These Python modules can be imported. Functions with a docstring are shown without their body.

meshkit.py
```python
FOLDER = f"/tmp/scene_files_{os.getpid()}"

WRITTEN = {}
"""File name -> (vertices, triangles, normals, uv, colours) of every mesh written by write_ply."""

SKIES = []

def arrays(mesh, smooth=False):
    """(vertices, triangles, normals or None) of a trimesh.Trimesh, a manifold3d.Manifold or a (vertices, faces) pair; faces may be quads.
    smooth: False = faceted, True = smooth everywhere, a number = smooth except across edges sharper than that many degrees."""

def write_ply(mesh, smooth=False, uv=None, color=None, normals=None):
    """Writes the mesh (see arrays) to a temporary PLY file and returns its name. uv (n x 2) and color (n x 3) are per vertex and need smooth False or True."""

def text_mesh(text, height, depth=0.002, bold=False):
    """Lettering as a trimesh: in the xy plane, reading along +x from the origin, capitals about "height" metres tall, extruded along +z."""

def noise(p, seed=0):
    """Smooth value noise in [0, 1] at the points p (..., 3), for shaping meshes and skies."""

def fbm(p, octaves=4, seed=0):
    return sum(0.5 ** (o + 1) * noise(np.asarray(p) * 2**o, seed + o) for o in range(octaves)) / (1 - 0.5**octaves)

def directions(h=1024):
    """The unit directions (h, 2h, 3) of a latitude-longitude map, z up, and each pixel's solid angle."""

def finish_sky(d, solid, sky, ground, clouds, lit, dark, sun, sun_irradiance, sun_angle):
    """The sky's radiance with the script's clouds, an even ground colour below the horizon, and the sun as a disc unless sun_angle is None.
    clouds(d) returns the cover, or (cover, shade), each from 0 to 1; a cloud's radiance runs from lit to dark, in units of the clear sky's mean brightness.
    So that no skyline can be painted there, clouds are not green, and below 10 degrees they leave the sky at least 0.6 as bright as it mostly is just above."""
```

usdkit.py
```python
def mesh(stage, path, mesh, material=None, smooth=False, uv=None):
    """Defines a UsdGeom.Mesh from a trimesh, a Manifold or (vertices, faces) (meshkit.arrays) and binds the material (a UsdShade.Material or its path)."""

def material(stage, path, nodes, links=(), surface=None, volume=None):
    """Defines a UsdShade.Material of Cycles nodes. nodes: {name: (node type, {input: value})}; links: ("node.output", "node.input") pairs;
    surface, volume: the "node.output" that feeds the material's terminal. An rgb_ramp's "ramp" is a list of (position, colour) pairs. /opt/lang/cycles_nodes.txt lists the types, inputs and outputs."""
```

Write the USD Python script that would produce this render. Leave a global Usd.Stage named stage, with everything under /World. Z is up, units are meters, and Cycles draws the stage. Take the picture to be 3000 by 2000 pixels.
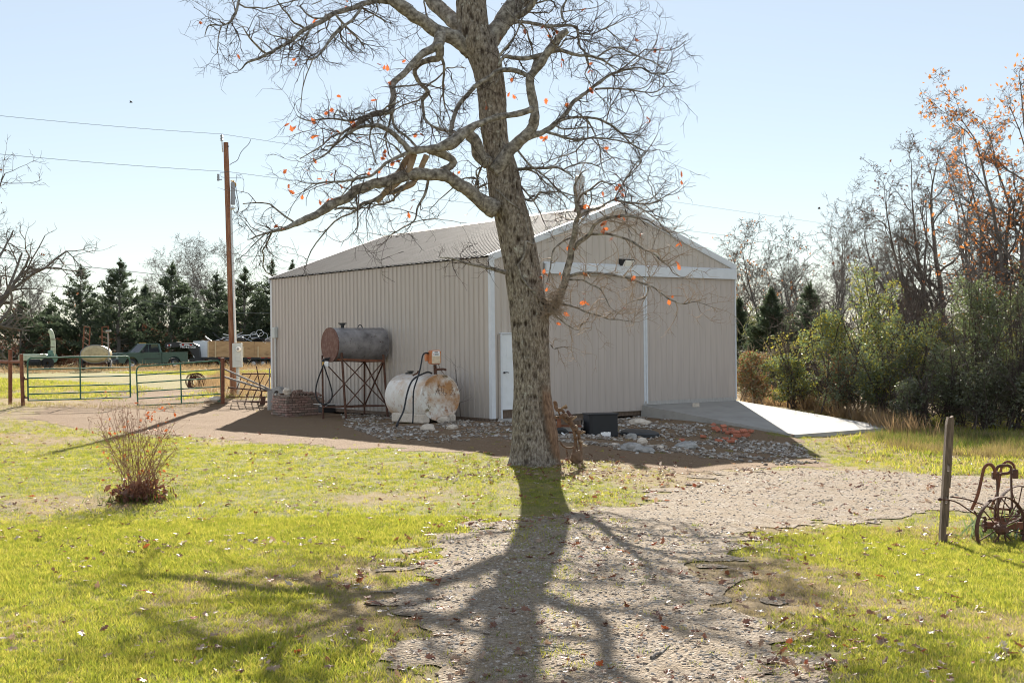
import math, random
import numpy as np, trimesh, usdkit, meshkit
from pxr import Usd, UsdGeom, UsdLux, UsdShade, Gf, Sdf, Vt
from scipy.interpolate import RBFInterpolator, RegularGridInterpolator
from scipy.ndimage import gaussian_filter
import shapely

stage = Usd.Stage.CreateInMemory()
UsdGeom.SetStageUpAxis(stage, 'Z'); UsdGeom.SetStageMetersPerUnit(stage, 1.0)
UsdGeom.Xform.Define(stage, '/World'); UsdGeom.Scope.Define(stage, '/World/Looks')
random.seed(7); RNG = np.random.default_rng(7)

# ------------------------------------------------------------------ camera, sky, sun, exposure
FPX, ROLL, PITCH, HC = 3848.3, 0.0108, 0.0033, 1.9016
EXPOSURE, SKY, SUN = 1.5, 0.05, 1.25
SUN_EL, SUN_AZ = math.radians(26.5), -0.021
cr, sr, cp, sp = math.cos(ROLL), math.sin(ROLL), math.cos(PITCH), math.sin(PITCH)
FW = np.array([0, cp, sp]); UP0 = np.array([0, -sp, cp]); RT0 = np.array([1.0, 0, 0])
RIGHT, UPV = cr*RT0 - sr*UP0, sr*RT0 + cr*UP0
EYE = np.array([0, 0, HC])
cam = UsdGeom.Camera.Define(stage, '/World/camera')
m = np.eye(4); m[0, :3], m[1, :3], m[2, :3], m[3, :3] = RIGHT, UPV, -FW, EYE
cam.AddTransformOp().Set(Gf.Matrix4d(m.tolist()))
cam.CreateHorizontalApertureAttr(36.0); cam.CreateVerticalApertureAttr(24.0)
cam.CreateFocalLengthAttr(FPX/3000*36); cam.CreateClippingRangeAttr(Gf.Vec2f(0.1, 5000))
cam.CreateExposureAttr(EXPOSURE)

sky_mat = usdkit.material(stage, '/World/Looks/sky_light', {
    's': ('sky_texture', {'sky_type': 'single_scattering', 'sun_disc': False, 'sun_elevation': SUN_EL, 'sun_rotation': SUN_AZ,
                          'altitude': 200.0, 'air_density': 1.0, 'aerosol_density': 0.05, 'ozone_density': 1.0}),
    'v': ('mix_color', {'fac': .55, 'b': (5.2, 5.5, 5.8), 'use_clamp': False}), 'b': ('background_shader', {'strength': SKY})}, [('s.color', 'v.a'), ('v.result', 'b.color')], surface='b.background')
dome = UsdLux.DomeLight.Define(stage, '/World/sky')
UsdShade.MaterialBindingAPI.Apply(dome.GetPrim()).Bind(sky_mat)
dome.GetPrim().SetCustomDataByKey('kind', 'structure')
sun = UsdLux.DistantLight.Define(stage, '/World/sun')
sun.CreateIntensityAttr(SUN); sun.CreateAngleAttr(0.5); sun.CreateNormalizeAttr(True)
sun.CreateColorAttr(Gf.Vec3f(1.0, 0.93, 0.82))
sd = np.array([math.cos(SUN_EL)*math.sin(SUN_AZ), math.cos(SUN_EL)*math.cos(SUN_AZ), math.sin(SUN_EL)])
ax = np.cross([0, 0, 1], sd); ax /= np.linalg.norm(ax); ay = np.cross(sd, ax)
m = np.eye(4); m[0, :3], m[1, :3], m[2, :3] = ax, ay, sd
sun.AddTransformOp().Set(Gf.Matrix4d(m.tolist()))

# ------------------------------------------------------------------ helpers: pixels of the photograph to points of the place
def ray(px, py):
    d = FW*FPX + RIGHT*(px-1500) + UPV*(1000-py)
    return d/d[1]
def W(px, py, D):
    "the point at distance D (metres along y) seen at a pixel"
    return EYE + ray(px, py)*D
def A(*p): return np.array(p, float)

# ------------------------------------------------------------------ helpers: prims
USED = {}; ORG = {}
def path_for(parent, name):
    base = (parent or '/World') + '/' + name
    n = USED.get(base, 0); USED[base] = n+1
    return base if n == 0 else f'{base}_{n:03d}'
def tag(prim, label=None, cat=None, group=None, kind=None):
    for k, v in (('label', label), ('category', cat), ('group', group), ('kind', kind)):
        if v: prim.SetCustomDataByKey(k, v)
def thing(name, label, cat, origin=(0, 0, 0), group=None, rz=None, kind=None):
    p = path_for(None, name); x = UsdGeom.Xform.Define(stage, p)
    x.AddTranslateOp().Set(Gf.Vec3d(*map(float, origin)))
    if rz is not None: x.AddRotateZOp().Set(math.degrees(rz)); ORG[p] = A(0, 0, 0)
    else: ORG[p] = np.asarray(origin, float)
    tag(x.GetPrim(), label, cat, group, kind); return p
def cat(ms):
    vs, fs, n = [], [], 0
    for v, f in ms:
        vs.append(v); fs.append(np.asarray(f)+n); n += len(v)
    return np.vstack(vs), np.vstack(fs)
def part(parent, name, mesh, mat, label=None, smooth=False, kind=None, attrs=None):
    if isinstance(mesh, list): mesh = cat(mesh)
    v, f = np.asarray(mesh[0], float), np.asarray(mesh[1], int)
    p = path_for(parent, name)
    o = ORG.get(parent, None)
    if o is None and parent is not None: o = ORG.get(parent.rsplit('/', 1)[0], A(0, 0, 0))
    if o is not None: v = v - o
    me = usdkit.mesh(stage, p, (v, f), M[mat], smooth=smooth)
    if attrs:
        for k, a in attrs.items():
            UsdGeom.PrimvarsAPI(me).CreatePrimvar(k, Sdf.ValueTypeNames.Color3fArray, 'vertex').Set(Vt.Vec3fArray.FromNumpy(np.asarray(a, np.float32)))
    if o is not None: ORG[p] = o
    tag(me.GetPrim(), label, None, None, kind)
    return p
def solo(name, mesh, mat, label=None, catg=None, group=None, kind=None, smooth=False, attrs=None):
    p = part(None, name, mesh, mat, None, smooth, None, attrs)
    tag(stage.GetPrimAtPath(p), label, catg, group, kind); return p

# ------------------------------------------------------------------ helpers: shapes, all as (vertices, triangles)
BF = np.array([[0,2,1],[0,3,2],[4,5,6],[4,6,7],[0,1,5],[0,5,4],[1,2,6],[1,6,5],[2,3,7],[2,7,6],[3,0,4],[3,4,7]])
def hexa(c): return np.asarray(c, float), BF
def box(c, s, R=None):
    q = np.array([[-1,-1,-1],[1,-1,-1],[1,1,-1],[-1,1,-1],[-1,-1,1],[1,-1,1],[1,1,1],[-1,1,1]])*np.asarray(s)/2
    if R is not None: q = q @ np.asarray(R).T
    return q+np.asarray(c), BF
def bbox(c, s, b=0.01, R=None):
    "box with chamfered edges"
    s = np.asarray(s, float)/2; q = []
    b = min(b, *(s*0.9))
    for sx in (-1, 1):
        for sy in (-1, 1):
            for sz in (-1, 1):
                q += [[sx*(s[0]-b), sy*(s[1]-b), sz*s[2]], [sx*(s[0]-b), sy*s[1], sz*(s[2]-b)], [sx*s[0], sy*(s[1]-b), sz*(s[2]-b)]]
    h = trimesh.convex.convex_hull(np.array(q)); v = np.array(h.vertices)
    if R is not None: v = v @ np.asarray(R).T
    return v+np.asarray(c), np.array(h.faces)
def rotz(a): c, s = math.cos(a), math.sin(a); return np.array([[c,-s,0],[s,c,0],[0,0,1]])
def rotx(a): c, s = math.cos(a), math.sin(a); return np.array([[1,0,0],[0,c,-s],[0,s,c]])
def roty(a): c, s = math.cos(a), math.sin(a); return np.array([[c,0,s],[0,1,0],[-s,0,c]])
def tube(P, r, n=8, caps=True):
    P = np.asarray(P, float); k = len(P); r = np.broadcast_to(np.asarray(r, float), (k,))
    t = np.gradient(P, axis=0); t /= np.linalg.norm(t, axis=1, keepdims=True)+1e-12
    a = np.cross(t[0], [0, 0, 1.0]) if abs(t[0][2]) < 0.9 else np.cross(t[0], [1.0, 0, 0])
    a /= np.linalg.norm(a); fr = [a]
    for i in range(1, k):
        a = a - t[i]*(a@t[i]); a /= np.linalg.norm(a)+1e-12; fr.append(a)
    fr = np.array(fr); b = np.cross(t, fr); an = np.arange(n)*2*np.pi/n
    v = (P[:, None] + r[:, None, None]*(np.cos(an)[None, :, None]*fr[:, None]+np.sin(an)[None, :, None]*b[:, None])).reshape(-1, 3)
    i, j = np.meshgrid(np.arange(k-1), np.arange(n), indexing='ij'); i = i.ravel(); j = j.ravel(); j2 = (j+1) % n
    q = np.stack([i*n+j, i*n+j2, (i+1)*n+j2, (i+1)*n+j], 1)
    f = np.vstack([q[:, [0,1,2]], q[:, [0,2,3]]])
    if caps and n > 3:
        c0 = [[0, x+1, x] for x in range(1, n-1)]; e = (k-1)*n
        f = np.vstack([f, c0, [[e, e+x, e+x+1] for x in range(1, n-1)]])
    return v, f
def bar(p, q, w, h=None, up=(0, 0, 1)):
    "square bar from p to q"
    p, q = np.asarray(p, float), np.asarray(q, float); h = h or w; t = (q-p)/np.linalg.norm(q-p)
    if abs(t@np.asarray(up)) > 0.98: up = (1, 0, 0)
    a = np.cross(t, up); a /= np.linalg.norm(a); b = np.cross(a, t)
    return hexa([p-a*w/2-b*h/2, p+a*w/2-b*h/2, p+a*w/2+b*h/2, p-a*w/2+b*h/2, q-a*w/2-b*h/2, q+a*w/2-b*h/2, q+a*w/2+b*h/2, q-a*w/2+b*h/2])
def lathe(prof, n=24, axis=None, base=(0, 0, 0)):
    "profile of (radius, height) turned about an axis"
    prof = np.asarray(prof, float); an = np.arange(n)*2*np.pi/n
    v = np.stack([prof[:, None, 0]*np.cos(an), prof[:, None, 0]*np.sin(an), np.broadcast_to(prof[:, None, 1], (len(prof), n))], -1).reshape(-1, 3)
    k = len(prof); i, j = np.meshgrid(np.arange(k-1), np.arange(n), indexing='ij'); i = i.ravel(); j = j.ravel(); j2 = (j+1) % n
    q = np.stack([i*n+j, i*n+j2, (i+1)*n+j2, (i+1)*n+j], 1)
    f = np.vstack([q[:, [0,1,2]], q[:, [0,2,3]]])
    if axis is not None:
        z = np.asarray(axis, float)/np.linalg.norm(axis); x = np.cross([0, 0, 1.0], z)
        x = x/np.linalg.norm(x) if np.linalg.norm(x) > 1e-6 else A(1, 0, 0); y = np.cross(z, x)
        v = v[:, :1]*x + v[:, 1:2]*y + v[:, 2:]*z
    return v+np.asarray(base), f
def disc(c, axis, r, n=24): return lathe([[0.0001, 0], [r, 0]], n, axis, c)
def torus(c, axis, R, r, n=28, k=8):
    z = np.asarray(axis, float)/np.linalg.norm(axis); x = np.cross(z, [0, 0, 1.0]) if abs(z[2]) < .9 else np.cross(z, [1.0, 0, 0]); x /= np.linalg.norm(x); y = np.cross(z, x)
    a = np.linspace(0, 2*np.pi, n+1)
    return tube(np.asarray(c)+R*(np.cos(a)[:, None]*x+np.sin(a)[:, None]*y), r, k, False)
def prism(poly, h, M3=None, c=(0, 0, 0)):
    from shapely.geometry import Polygon
    t = trimesh.creation.extrude_polygon(Polygon(poly), h, engine='earcut')
    v = np.array(t.vertices)
    if M3 is not None: v = v @ np.asarray(M3).T
    return v+np.asarray(c), np.array(t.faces)
def blob(c, s, seed, sub=2, amp=0.35, fr=1.6, R=None):
    t = trimesh.creation.icosphere(sub, 1.0); v = np.array(t.vertices)
    v = v*(1+amp*(meshkit.fbm(v*fr+seed*7.3, 3, seed)[:, None]-0.5)*2)*np.asarray(s)
    if R is not None: v = v @ np.asarray(R).T
    return v+np.asarray(c), np.array(t.faces)
def leaves(C, size, rng, flat=0.0, asp=0.55, fold=0.25, out=None):
    "one small folded leaf (two triangles) at each centre"
    n = len(C); d = rng.normal(size=(n, 3)); d[:, 2] *= 1-flat; d /= np.linalg.norm(d, axis=1, keepdims=True)
    e = rng.normal(size=(n, 3)); 
    if flat: e[:, 2] *= 1-flat
    e -= d*(e*d).sum(1, keepdims=True); e /= np.linalg.norm(e, axis=1, keepdims=True)+1e-9
    nn = np.cross(d, e); s = (size*rng.uniform(.6, 1.35, n))[:, None]
    v = np.stack([C-d*s/2, C+e*s*asp/2+nn*s*fold*.5, C+d*s/2, C-e*s*asp/2+nn*s*fold*.5], 1).reshape(-1, 3)
    b = np.arange(n)[:, None]*4
    return v, np.vstack([b+[0, 1, 2], b+[0, 2, 3]])
def spikes(C, D, L, w, rng):
    "thin triangles from centres along directions: needles, straw"
    n = len(C); D = D/np.linalg.norm(D, axis=1, keepdims=True); e = np.cross(D, rng.normal(size=(n, 3))); e /= np.linalg.norm(e, axis=1, keepdims=True)+1e-9
    L = np.broadcast_to(np.asarray(L, float), (n,))[:, None]; w = np.broadcast_to(np.asarray(w, float), (n,))[:, None]
    v = np.stack([C-e*w/2, C+e*w/2, C+D*L], 1).reshape(-1, 3)
    return v, np.arange(n*3).reshape(-1, 3)

# ------------------------------------------------------------------ materials
M = {}
def mk(name, nodes, links, surface): M[name] = usdkit.material(stage, '/World/Looks/'+name, nodes, links, surface=surface)
def paint(name, stops, scale=4.0, stretch=(1, 1, 1), rough=.6, metal=0.0, bump=0.0, bscale=None, detail=6, spec=.4, spots=None, rand=0.0, dist=.02):
    "noise-mottled surface: stops = ramp of colours over a noise; spots = (colour, scale, low, high) a second layer of rust or stain"
    nd = {'g': ('geometry', {}), 'm': ('mapping', {'scale': stretch}), 'n': ('noise_texture', {'scale': scale, 'detail': float(detail), 'roughness': .62}),
          'r': ('rgb_ramp', {'ramp': stops}), 'p': ('principled_bsdf', {'roughness': rough, 'metallic': metal, 'specular_ior_level': spec})}
    lk = [('g.position', 'm.vector'), ('m.vector', 'n.vector'), ('n.fac', 'r.fac')]; col = 'r.color'
    if spots:
        for i, (c, s, lo, hi) in enumerate(spots):
            nd[f'n{i}'] = ('noise_texture', {'scale': s, 'detail': 8.0, 'roughness': .65}); nd[f'q{i}'] = ('map_range', {'from_min': lo, 'from_max': hi, 'clamp': True})
            nd[f'x{i}'] = ('mix_color', {'b': c})
            lk += [('m.vector', f'n{i}.vector'), (f'n{i}.fac', f'q{i}.value'), (f'q{i}.result', f'x{i}.fac'), (col, f'x{i}.a')]; col = f'x{i}.result'
    if rand:
        nd['o'] = ('geometry', {}); nd['rr'] = ('map_range', {'to_min': 1-rand, 'to_max': 1+rand}); nd['h'] = ('hsv', {})
        lk += [('o.random_per_island', 'rr.value'), ('rr.result', 'h.value'), (col, 'h.color')]; col = 'h.color'
    lk.append((col, 'p.base_color'))
    if bump:
        nd['bn'] = ('noise_texture', {'scale': bscale or scale*4, 'detail': 5.0, 'roughness': .6}); nd['b'] = ('bump', {'strength': bump, 'distance': dist})
        lk += [('m.vector', 'bn.vector'), ('bn.fac', 'b.height'), ('b.normal', 'p.normal')]
    mk(name, nd, lk, 'p.BSDF')
def plain(name, c, rough=.6, metal=0.0, v=.12, scale=6.0, **k):
    c = np.asarray(c, float); paint(name, [(.3, c*(1-v)), (.7, np.minimum(c*(1+v), .95))], scale, rough=rough, metal=metal, **k)
def leafmat(name, stops, trans=.5, inst=False, gloss=.06):
    nd = {'o': ('object_info' if inst else 'geometry', {}), 'r': ('rgb_ramp', {'ramp': stops}), 'd': ('diffuse_bsdf', {}), 't': ('translucent_bsdf', {}),
          'k': ('glossy_bsdf', {'roughness': .45, 'color': (.9, .9, .9)}), 'x': ('mix_closure', {'fac': trans}), 'y': ('mix_closure', {'fac': gloss})}
    lk = [('o.random' if inst else 'o.random_per_island', 'r.fac'), ('r.color', 'd.color'), ('r.color', 't.color'), ('d.BSDF', 'x.closure1'), ('t.BSDF', 'x.closure2'), ('x.closure', 'y.closure1'), ('k.BSDF', 'y.closure2')]
    mk(name, nd, lk, 'y.closure')

# barn metal: warm grey paint with faint vertical streaks and splash dirt near the ground
def siding(name, c, dirt):
    c = np.asarray(c)
    nd = {'g': ('geometry', {}), 'm': ('mapping', {'scale': (3, 3, .25)}), 'n': ('noise_texture', {'scale': 3.0, 'detail': 5.0}), 'r': ('rgb_ramp', {'ramp': [(.3, c*.93), (.7, c*1.05)]}),
          's': ('separate_xyz', {}), 'z': ('map_range', {'from_min': 1.3, 'from_max': -.1, 'to_min': 0.0, 'to_max': dirt, 'clamp': True}), 'n2': ('noise_texture', {'scale': 5.0, 'detail': 6.0}),
          'mu': ('math', {'math_type': 'multiply'}), 'x': ('mix_color', {'b': (.20, .185, .165)}), 'p': ('principled_bsdf', {'roughness': .42, 'specular_ior_level': .5})}
    mk(name, nd, [('g.position', 'm.vector'), ('m.vector', 'n.vector'), ('n.fac', 'r.fac'), ('g.position', 's.vector'), ('s.z', 'z.value'), ('m.vector', 'n2.vector'), ('z.result', 'mu.value1'), ('n2.fac', 'mu.value2'),
                  ('mu.value', 'x.fac'), ('r.color', 'x.a'), ('x.result', 'p.base_color')], 'p.BSDF')
siding('siding', (.475, .42, .375), .9)
siding('door_siding', (.445, .385, .35), .3)
paint('roof_metal', [(.3, (.25, .222, .197)), (.7, (.31, .28, .25))], 2.0, rough=.62, spec=.12)
plain('white_trim', (.60, .62, .65), .45, v=.05)
plain('tan_strip', (.40, .35, .31), .5)
plain('door_white', (.68, .70, .72), .4, v=.04)
plain('galvanised', (.5, .5, .5), .35, .7, scale=20)
plain('black_plastic', (.012, .013, .016), .45, spec=.4, bump=.1, bscale=120)
plain('dark_metal', (.03, .03, .032), .5, .3)
plain('lens_white', (.85, .84, .80), .25, v=.03)
plain('grey_box', (.50, .52, .50), .5, v=.05)
paint('concrete', [(.25, (.27, .255, .235)), (.5, (.35, .335, .31)), (.8, (.40, .38, .35))], 1.6, rough=.85, bump=.25, bscale=60, spots=[((.25, .235, .215), 2.2, .58, .85)])
paint('rust', [(.25, (.09, .035, .022)), (.5, (.17, .065, .035)), (.75, (.26, .11, .055))], 9.0, rough=.85, bump=.4, bscale=60)
paint('sculpture_rust', [(.25, (.07, .042, .028)), (.5, (.15, .09, .055)), (.8, (.25, .17, .11))], 12.0, rough=.8, bump=.4, bscale=60)
paint('dark_rust', [(.25, (.045, .022, .016)), (.55, (.10, .045, .028)), (.8, (.19, .085, .045))], 14.0, rough=.8, bump=.4, bscale=80)
paint('rust_face', [(.2, (.10, .045, .035)), (.5, (.16, .08, .06)), (.8, (.26, .17, .14))], 10.0, rough=.8, bump=.3, bscale=60, detail=10)
paint('tank_grey', [(.25, (.075, .065, .065)), (.45, (.20, .185, .185)), (.7, (.33, .31, .30))], 2.6, rough=.5, metal=.25, bump=.15, bscale=40, spots=[((.06, .035, .025), 7.0, .60, .68), ((.10, .06, .04), 22.0, .64, .72)])
paint('tank_white', [(.25, (.56, .51, .44)), (.6, (.70, .67, .64))], 3.0, rough=.55, bump=.15, bscale=30, spots=[((.46, .29, .16), 1.4, .47, .70), ((.38, .20, .09), 6.0, .56, .72), ((.15, .07, .04), 9.0, .63, .72)])
paint('tank_white_end', [(.25, (.62, .57, .48)), (.6, (.74, .72, .68))], 3.0, rough=.55, bump=.15, bscale=30, spots=[((.43, .22, .09), 1.3, .42, .58), ((.30, .13, .05), 7.0, .52, .70), ((.13, .11, .05), 3.5, .58, .70)])
plain('pump_orange', (.50, .17, .06), .5, v=.25, scale=10)
plain('pump_face', (.62, .50, .36), .5, v=.2, scale=14)
plain('label_white', (.82, .82, .82), .5, v=.03)
plain('ink', (.02, .02, .02), .6)
plain('brass', (.55, .33, .10), .35, .8)
plain('rubber', (.015, .015, .017), .55)
plain('gate_green', (.045, .12, .075), .6, v=.3, scale=8, spots=[((.16, .09, .05), 9.0, .63, .70)])
paint('pole_wood', [(.3, (.10, .042, .026)), (.5, (.22, .095, .05)), (.7, (.33, .19, .115))], 4.0, (6, 6, .5), rough=.85, bump=.6, bscale=9, spots=[((.36, .32, .28), 1.2, .62, .75)])
paint('old_wood', [(.3, (.06, .042, .03)), (.55, (.15, .105, .075)), (.8, (.25, .185, .135))], 7.0, (6, 6, .6), rough=.9, bump=.7, bscale=14)
paint('grey_board', [(.3, (.34, .32, .30)), (.7, (.46, .44, .42))], 7.0, (5, 5, .6), rough=.9, bump=.3)
paint('plywood', [(.3, (.36, .21, .10)), (.7, (.54, .34, .18))], 1.5, (1, 1, 3), rough=.8, spots=[((.15, .085, .045), 1.2, .58, .72)])
plain('lumber', (.60, .44, .26), .8)
for i, c in enumerate([(.27, .165, .135), (.235, .155, .125), (.21, .145, .115), (.30, .20, .165), (.20, .155, .125)]): plain(f'brick_{i}', c, .9, v=.25, scale=18, bump=.4, bscale=90)
plain('brick_red', (.40, .14, .085), .9, v=.25, scale=25, bump=.4)
paint('stone_pale', [(.3, (.42, .36, .29)), (.7, (.66, .58, .50))], 9.0, rough=.9, bump=.5, bscale=40)
paint('stone_grey', [(.3, (.20, .20, .19)), (.55, (.34, .33, .32)), (.8, (.46, .44, .41))], 9.0, rough=.9, bump=.5, bscale=40)
paint('rubble', [(.3, (.30, .29, .28)), (.7, (.50, .49, .47))], 14.0, rough=.9, rand=.45)
# bark: grey plates with lichen over dark furrows
paint('bark', [(.22, (.045, .033, .025)), (.42, (.14, .108, .08)), (.58, (.25, .20, .155)), (.78, (.40, .36, .30))], 7.0, (5.0, 5.0, 1.1), rough=.95, bump=1.0, bscale=11, detail=9, dist=.03, spec=.2, spots=[((.46, .45, .39), 9.0, .66, .76), ((.10, .105, .045), .55, .64, .78)])
paint('limb_bark', [(.3, (.05, .044, .038)), (.47, (.17, .15, .13)), (.6, (.30, .275, .245)), (.78, (.44, .42, .37))], 12.0, rough=.95, bump=.8, bscale=30, spots=[((.34, .35, .28), 7.0, .60, .72)], spec=.2)
paint('dead_wood', [(.3, (.17, .11, .065)), (.55, (.34, .25, .17)), (.8, (.36, .32, .27))], 5.0, rough=.9, bump=.6, bscale=30)
plain('twig', (.072, .054, .046), .9, v=.3, scale=3)
plain('twig_pale', (.30, .235, .18), .9, v=.3, scale=3)
plain('bush_stem', (.22, .10, .06), .8, v=.3, scale=4)
plain('far_bark', (.135, .118, .105), .95, v=.3, scale=2)
plain('inner_wood', (.30, .155, .085), .85, v=.4, scale=8, bump=.6, bscale=20)
leafmat('oak_leaf', [(0, (.40, .10, .025)), (.5, (.60, .19, .03)), (.85, (.64, .32, .05)), (1, (.14, .06, .03))], .6)
leafmat('orange_leaf', [(0, (.50, .19, .05)), (.5, (.62, .30, .06)), (1, (.66, .42, .08))], .5)
leafmat('dry_leaf', [(0, (.16, .065, .035)), (.5, (.27, .145, .08)), (1, (.40, .26, .16))], .3)
leafmat('hedge_leaf', [(0, (.13, .18, .055)), (.45, (.28, .31, .08)), (.8, (.46, .42, .11)), (1, (.52, .40, .12))], .58, gloss=.15)
leafmat('dark_leaf', [(0, (.12, .13, .045)), (.6, (.26, .255, .075)), (1, (.44, .37, .11))], .58, gloss=.14)
leafmat('yellow_leaf', [(0, (.34, .31, .05)), (.6, (.52, .42, .06)), (1, (.58, .42, .08))], .5)
leafmat('russet_leaf', [(0, (.26, .14, .06)), (.5, (.36, .24, .09)), (.8, (.26, .24, .06)), (1, (.42, .2, .08))], .5)
leafmat('cedar_leaf', [(0, (.07, .095, .055)), (.5, (.13, .155, .08)), (.85, (.23, .215, .10)), (1, (.30, .24, .12))], .45, gloss=.03)
leafmat('straw', [(0, (.30, .20, .10)), (.5, (.44, .30, .16)), (1, (.52, .40, .24))], .45)
leafmat('grass_blade', [(0, (.10, .14, .018)), (.4, (.19, .22, .022)), (.75, (.29, .29, .032)), (1, (.36, .30, .08))], .55, gloss=.05)
leafmat('dry_blade', [(0, (.27, .21, .08)), (.5, (.38, .28, .13)), (1, (.44, .35, .18))], .45)
for i, st in enumerate([[(0, (.14, .05, .025)), (1, (.24, .095, .045))], [(0, (.30, .18, .11)), (1, (.42, .29, .20))], [(0, (.40, .33, .27)), (1, (.55, .47, .40))], [(0, (.30, .06, .02)), (1, (.40, .11, .03))]]): leafmat(f'fallen_{i}', st, .3, True, gloss=.08)
leafmat('tuft', [(0, (.15, .19, .022)), (.35, (.26, .29, .03)), (.7, (.38, .37, .045)), (1, (.48, .42, .09))], .58, True, gloss=.05)
leafmat('dry_tuft', [(0, (.33, .27, .11)), (.5, (.43, .33, .16)), (1, (.50, .40, .22))], .45, True)
# vehicles
plain('truck_paint', (.06, .095, .08), .18, .25, v=.1)
mk('window_glass', {'f': ('fresnel', {'IOR': 1.5}), 't': ('transparent_bsdf', {'color': (.35, .4, .42)}), 'g': ('glossy_bsdf', {'roughness': .02}), 'x': ('mix_closure', {})}, [('f.fac', 'x.fac'), ('t.BSDF', 'x.closure1'), ('g.BSDF', 'x.closure2')], 'x.closure')
plain('chrome', (.6, .6, .6), .15, 1.0)
plain('tyre', (.02, .02, .02), .8)
plain('trailer_black', (.02, .021, .024), .4)
plain('reflector_red', (.5, .03, .02), .3)
plain('yellow_tank', (.42, .34, .20), .5, v=.3, scale=5)
plain('machine_green', (.10, .20, .16), .5, v=.3)
plain('pale_green', (.42, .46, .34), .5, v=.25)
plain('scrap_grey', (.30, .30, .31), .45, .4, v=.5, scale=2)
plain('peb_0', (0.16, 0.13, 0.105), .9, v=.3, scale=30)
plain('peb_1', (0.27, 0.235, 0.2), .9, v=.3, scale=30)
plain('peb_2', (0.38, 0.34, 0.3), .9, v=.3, scale=30)
plain('peb_3', (0.26, 0.195, 0.14), .9, v=.3, scale=30)
plain('peb_4', (0.44, 0.42, 0.4), .9, v=.3, scale=30)
plain('pipe_grey', (.26, .24, .22), .7, v=.3)
plain('wire', (.10, .11, .12), .5)
plain('porcelain', (.25, .26, .28), .3)
plain('soil_pale', (.36, .27, .19), .95)

# ------------------------------------------------------------------ the barn's own frame: u along the gable, v along the long wall
NC, YAW, BW, BL, BH, RH = A(-.5373, 34.4844, 0), .6423, 9.1135, 12.7618, 4.27, 5.875
GU, LV = A(math.cos(YAW), math.sin(YAW), 0), A(-math.sin(YAW), math.cos(YAW), 0)
def B(u, v, z=0): return NC+GU*u+LV*v+A(0, 0, z)
RB = rotz(YAW)
def gable_uz(px, py):
    "barn coordinates of what is seen at a pixel on the gable wall"
    d = ray(px, py); t = ((NC-EYE)@LV)/(d@LV); p = EYE+d*t-NC; return p@GU, p[2]
def side_vz(px, py):
    d = ray(px, py); t = ((NC-EYE)@GU)/(d@GU); p = EYE+d*t-NC; return p@LV, p[2]

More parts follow.
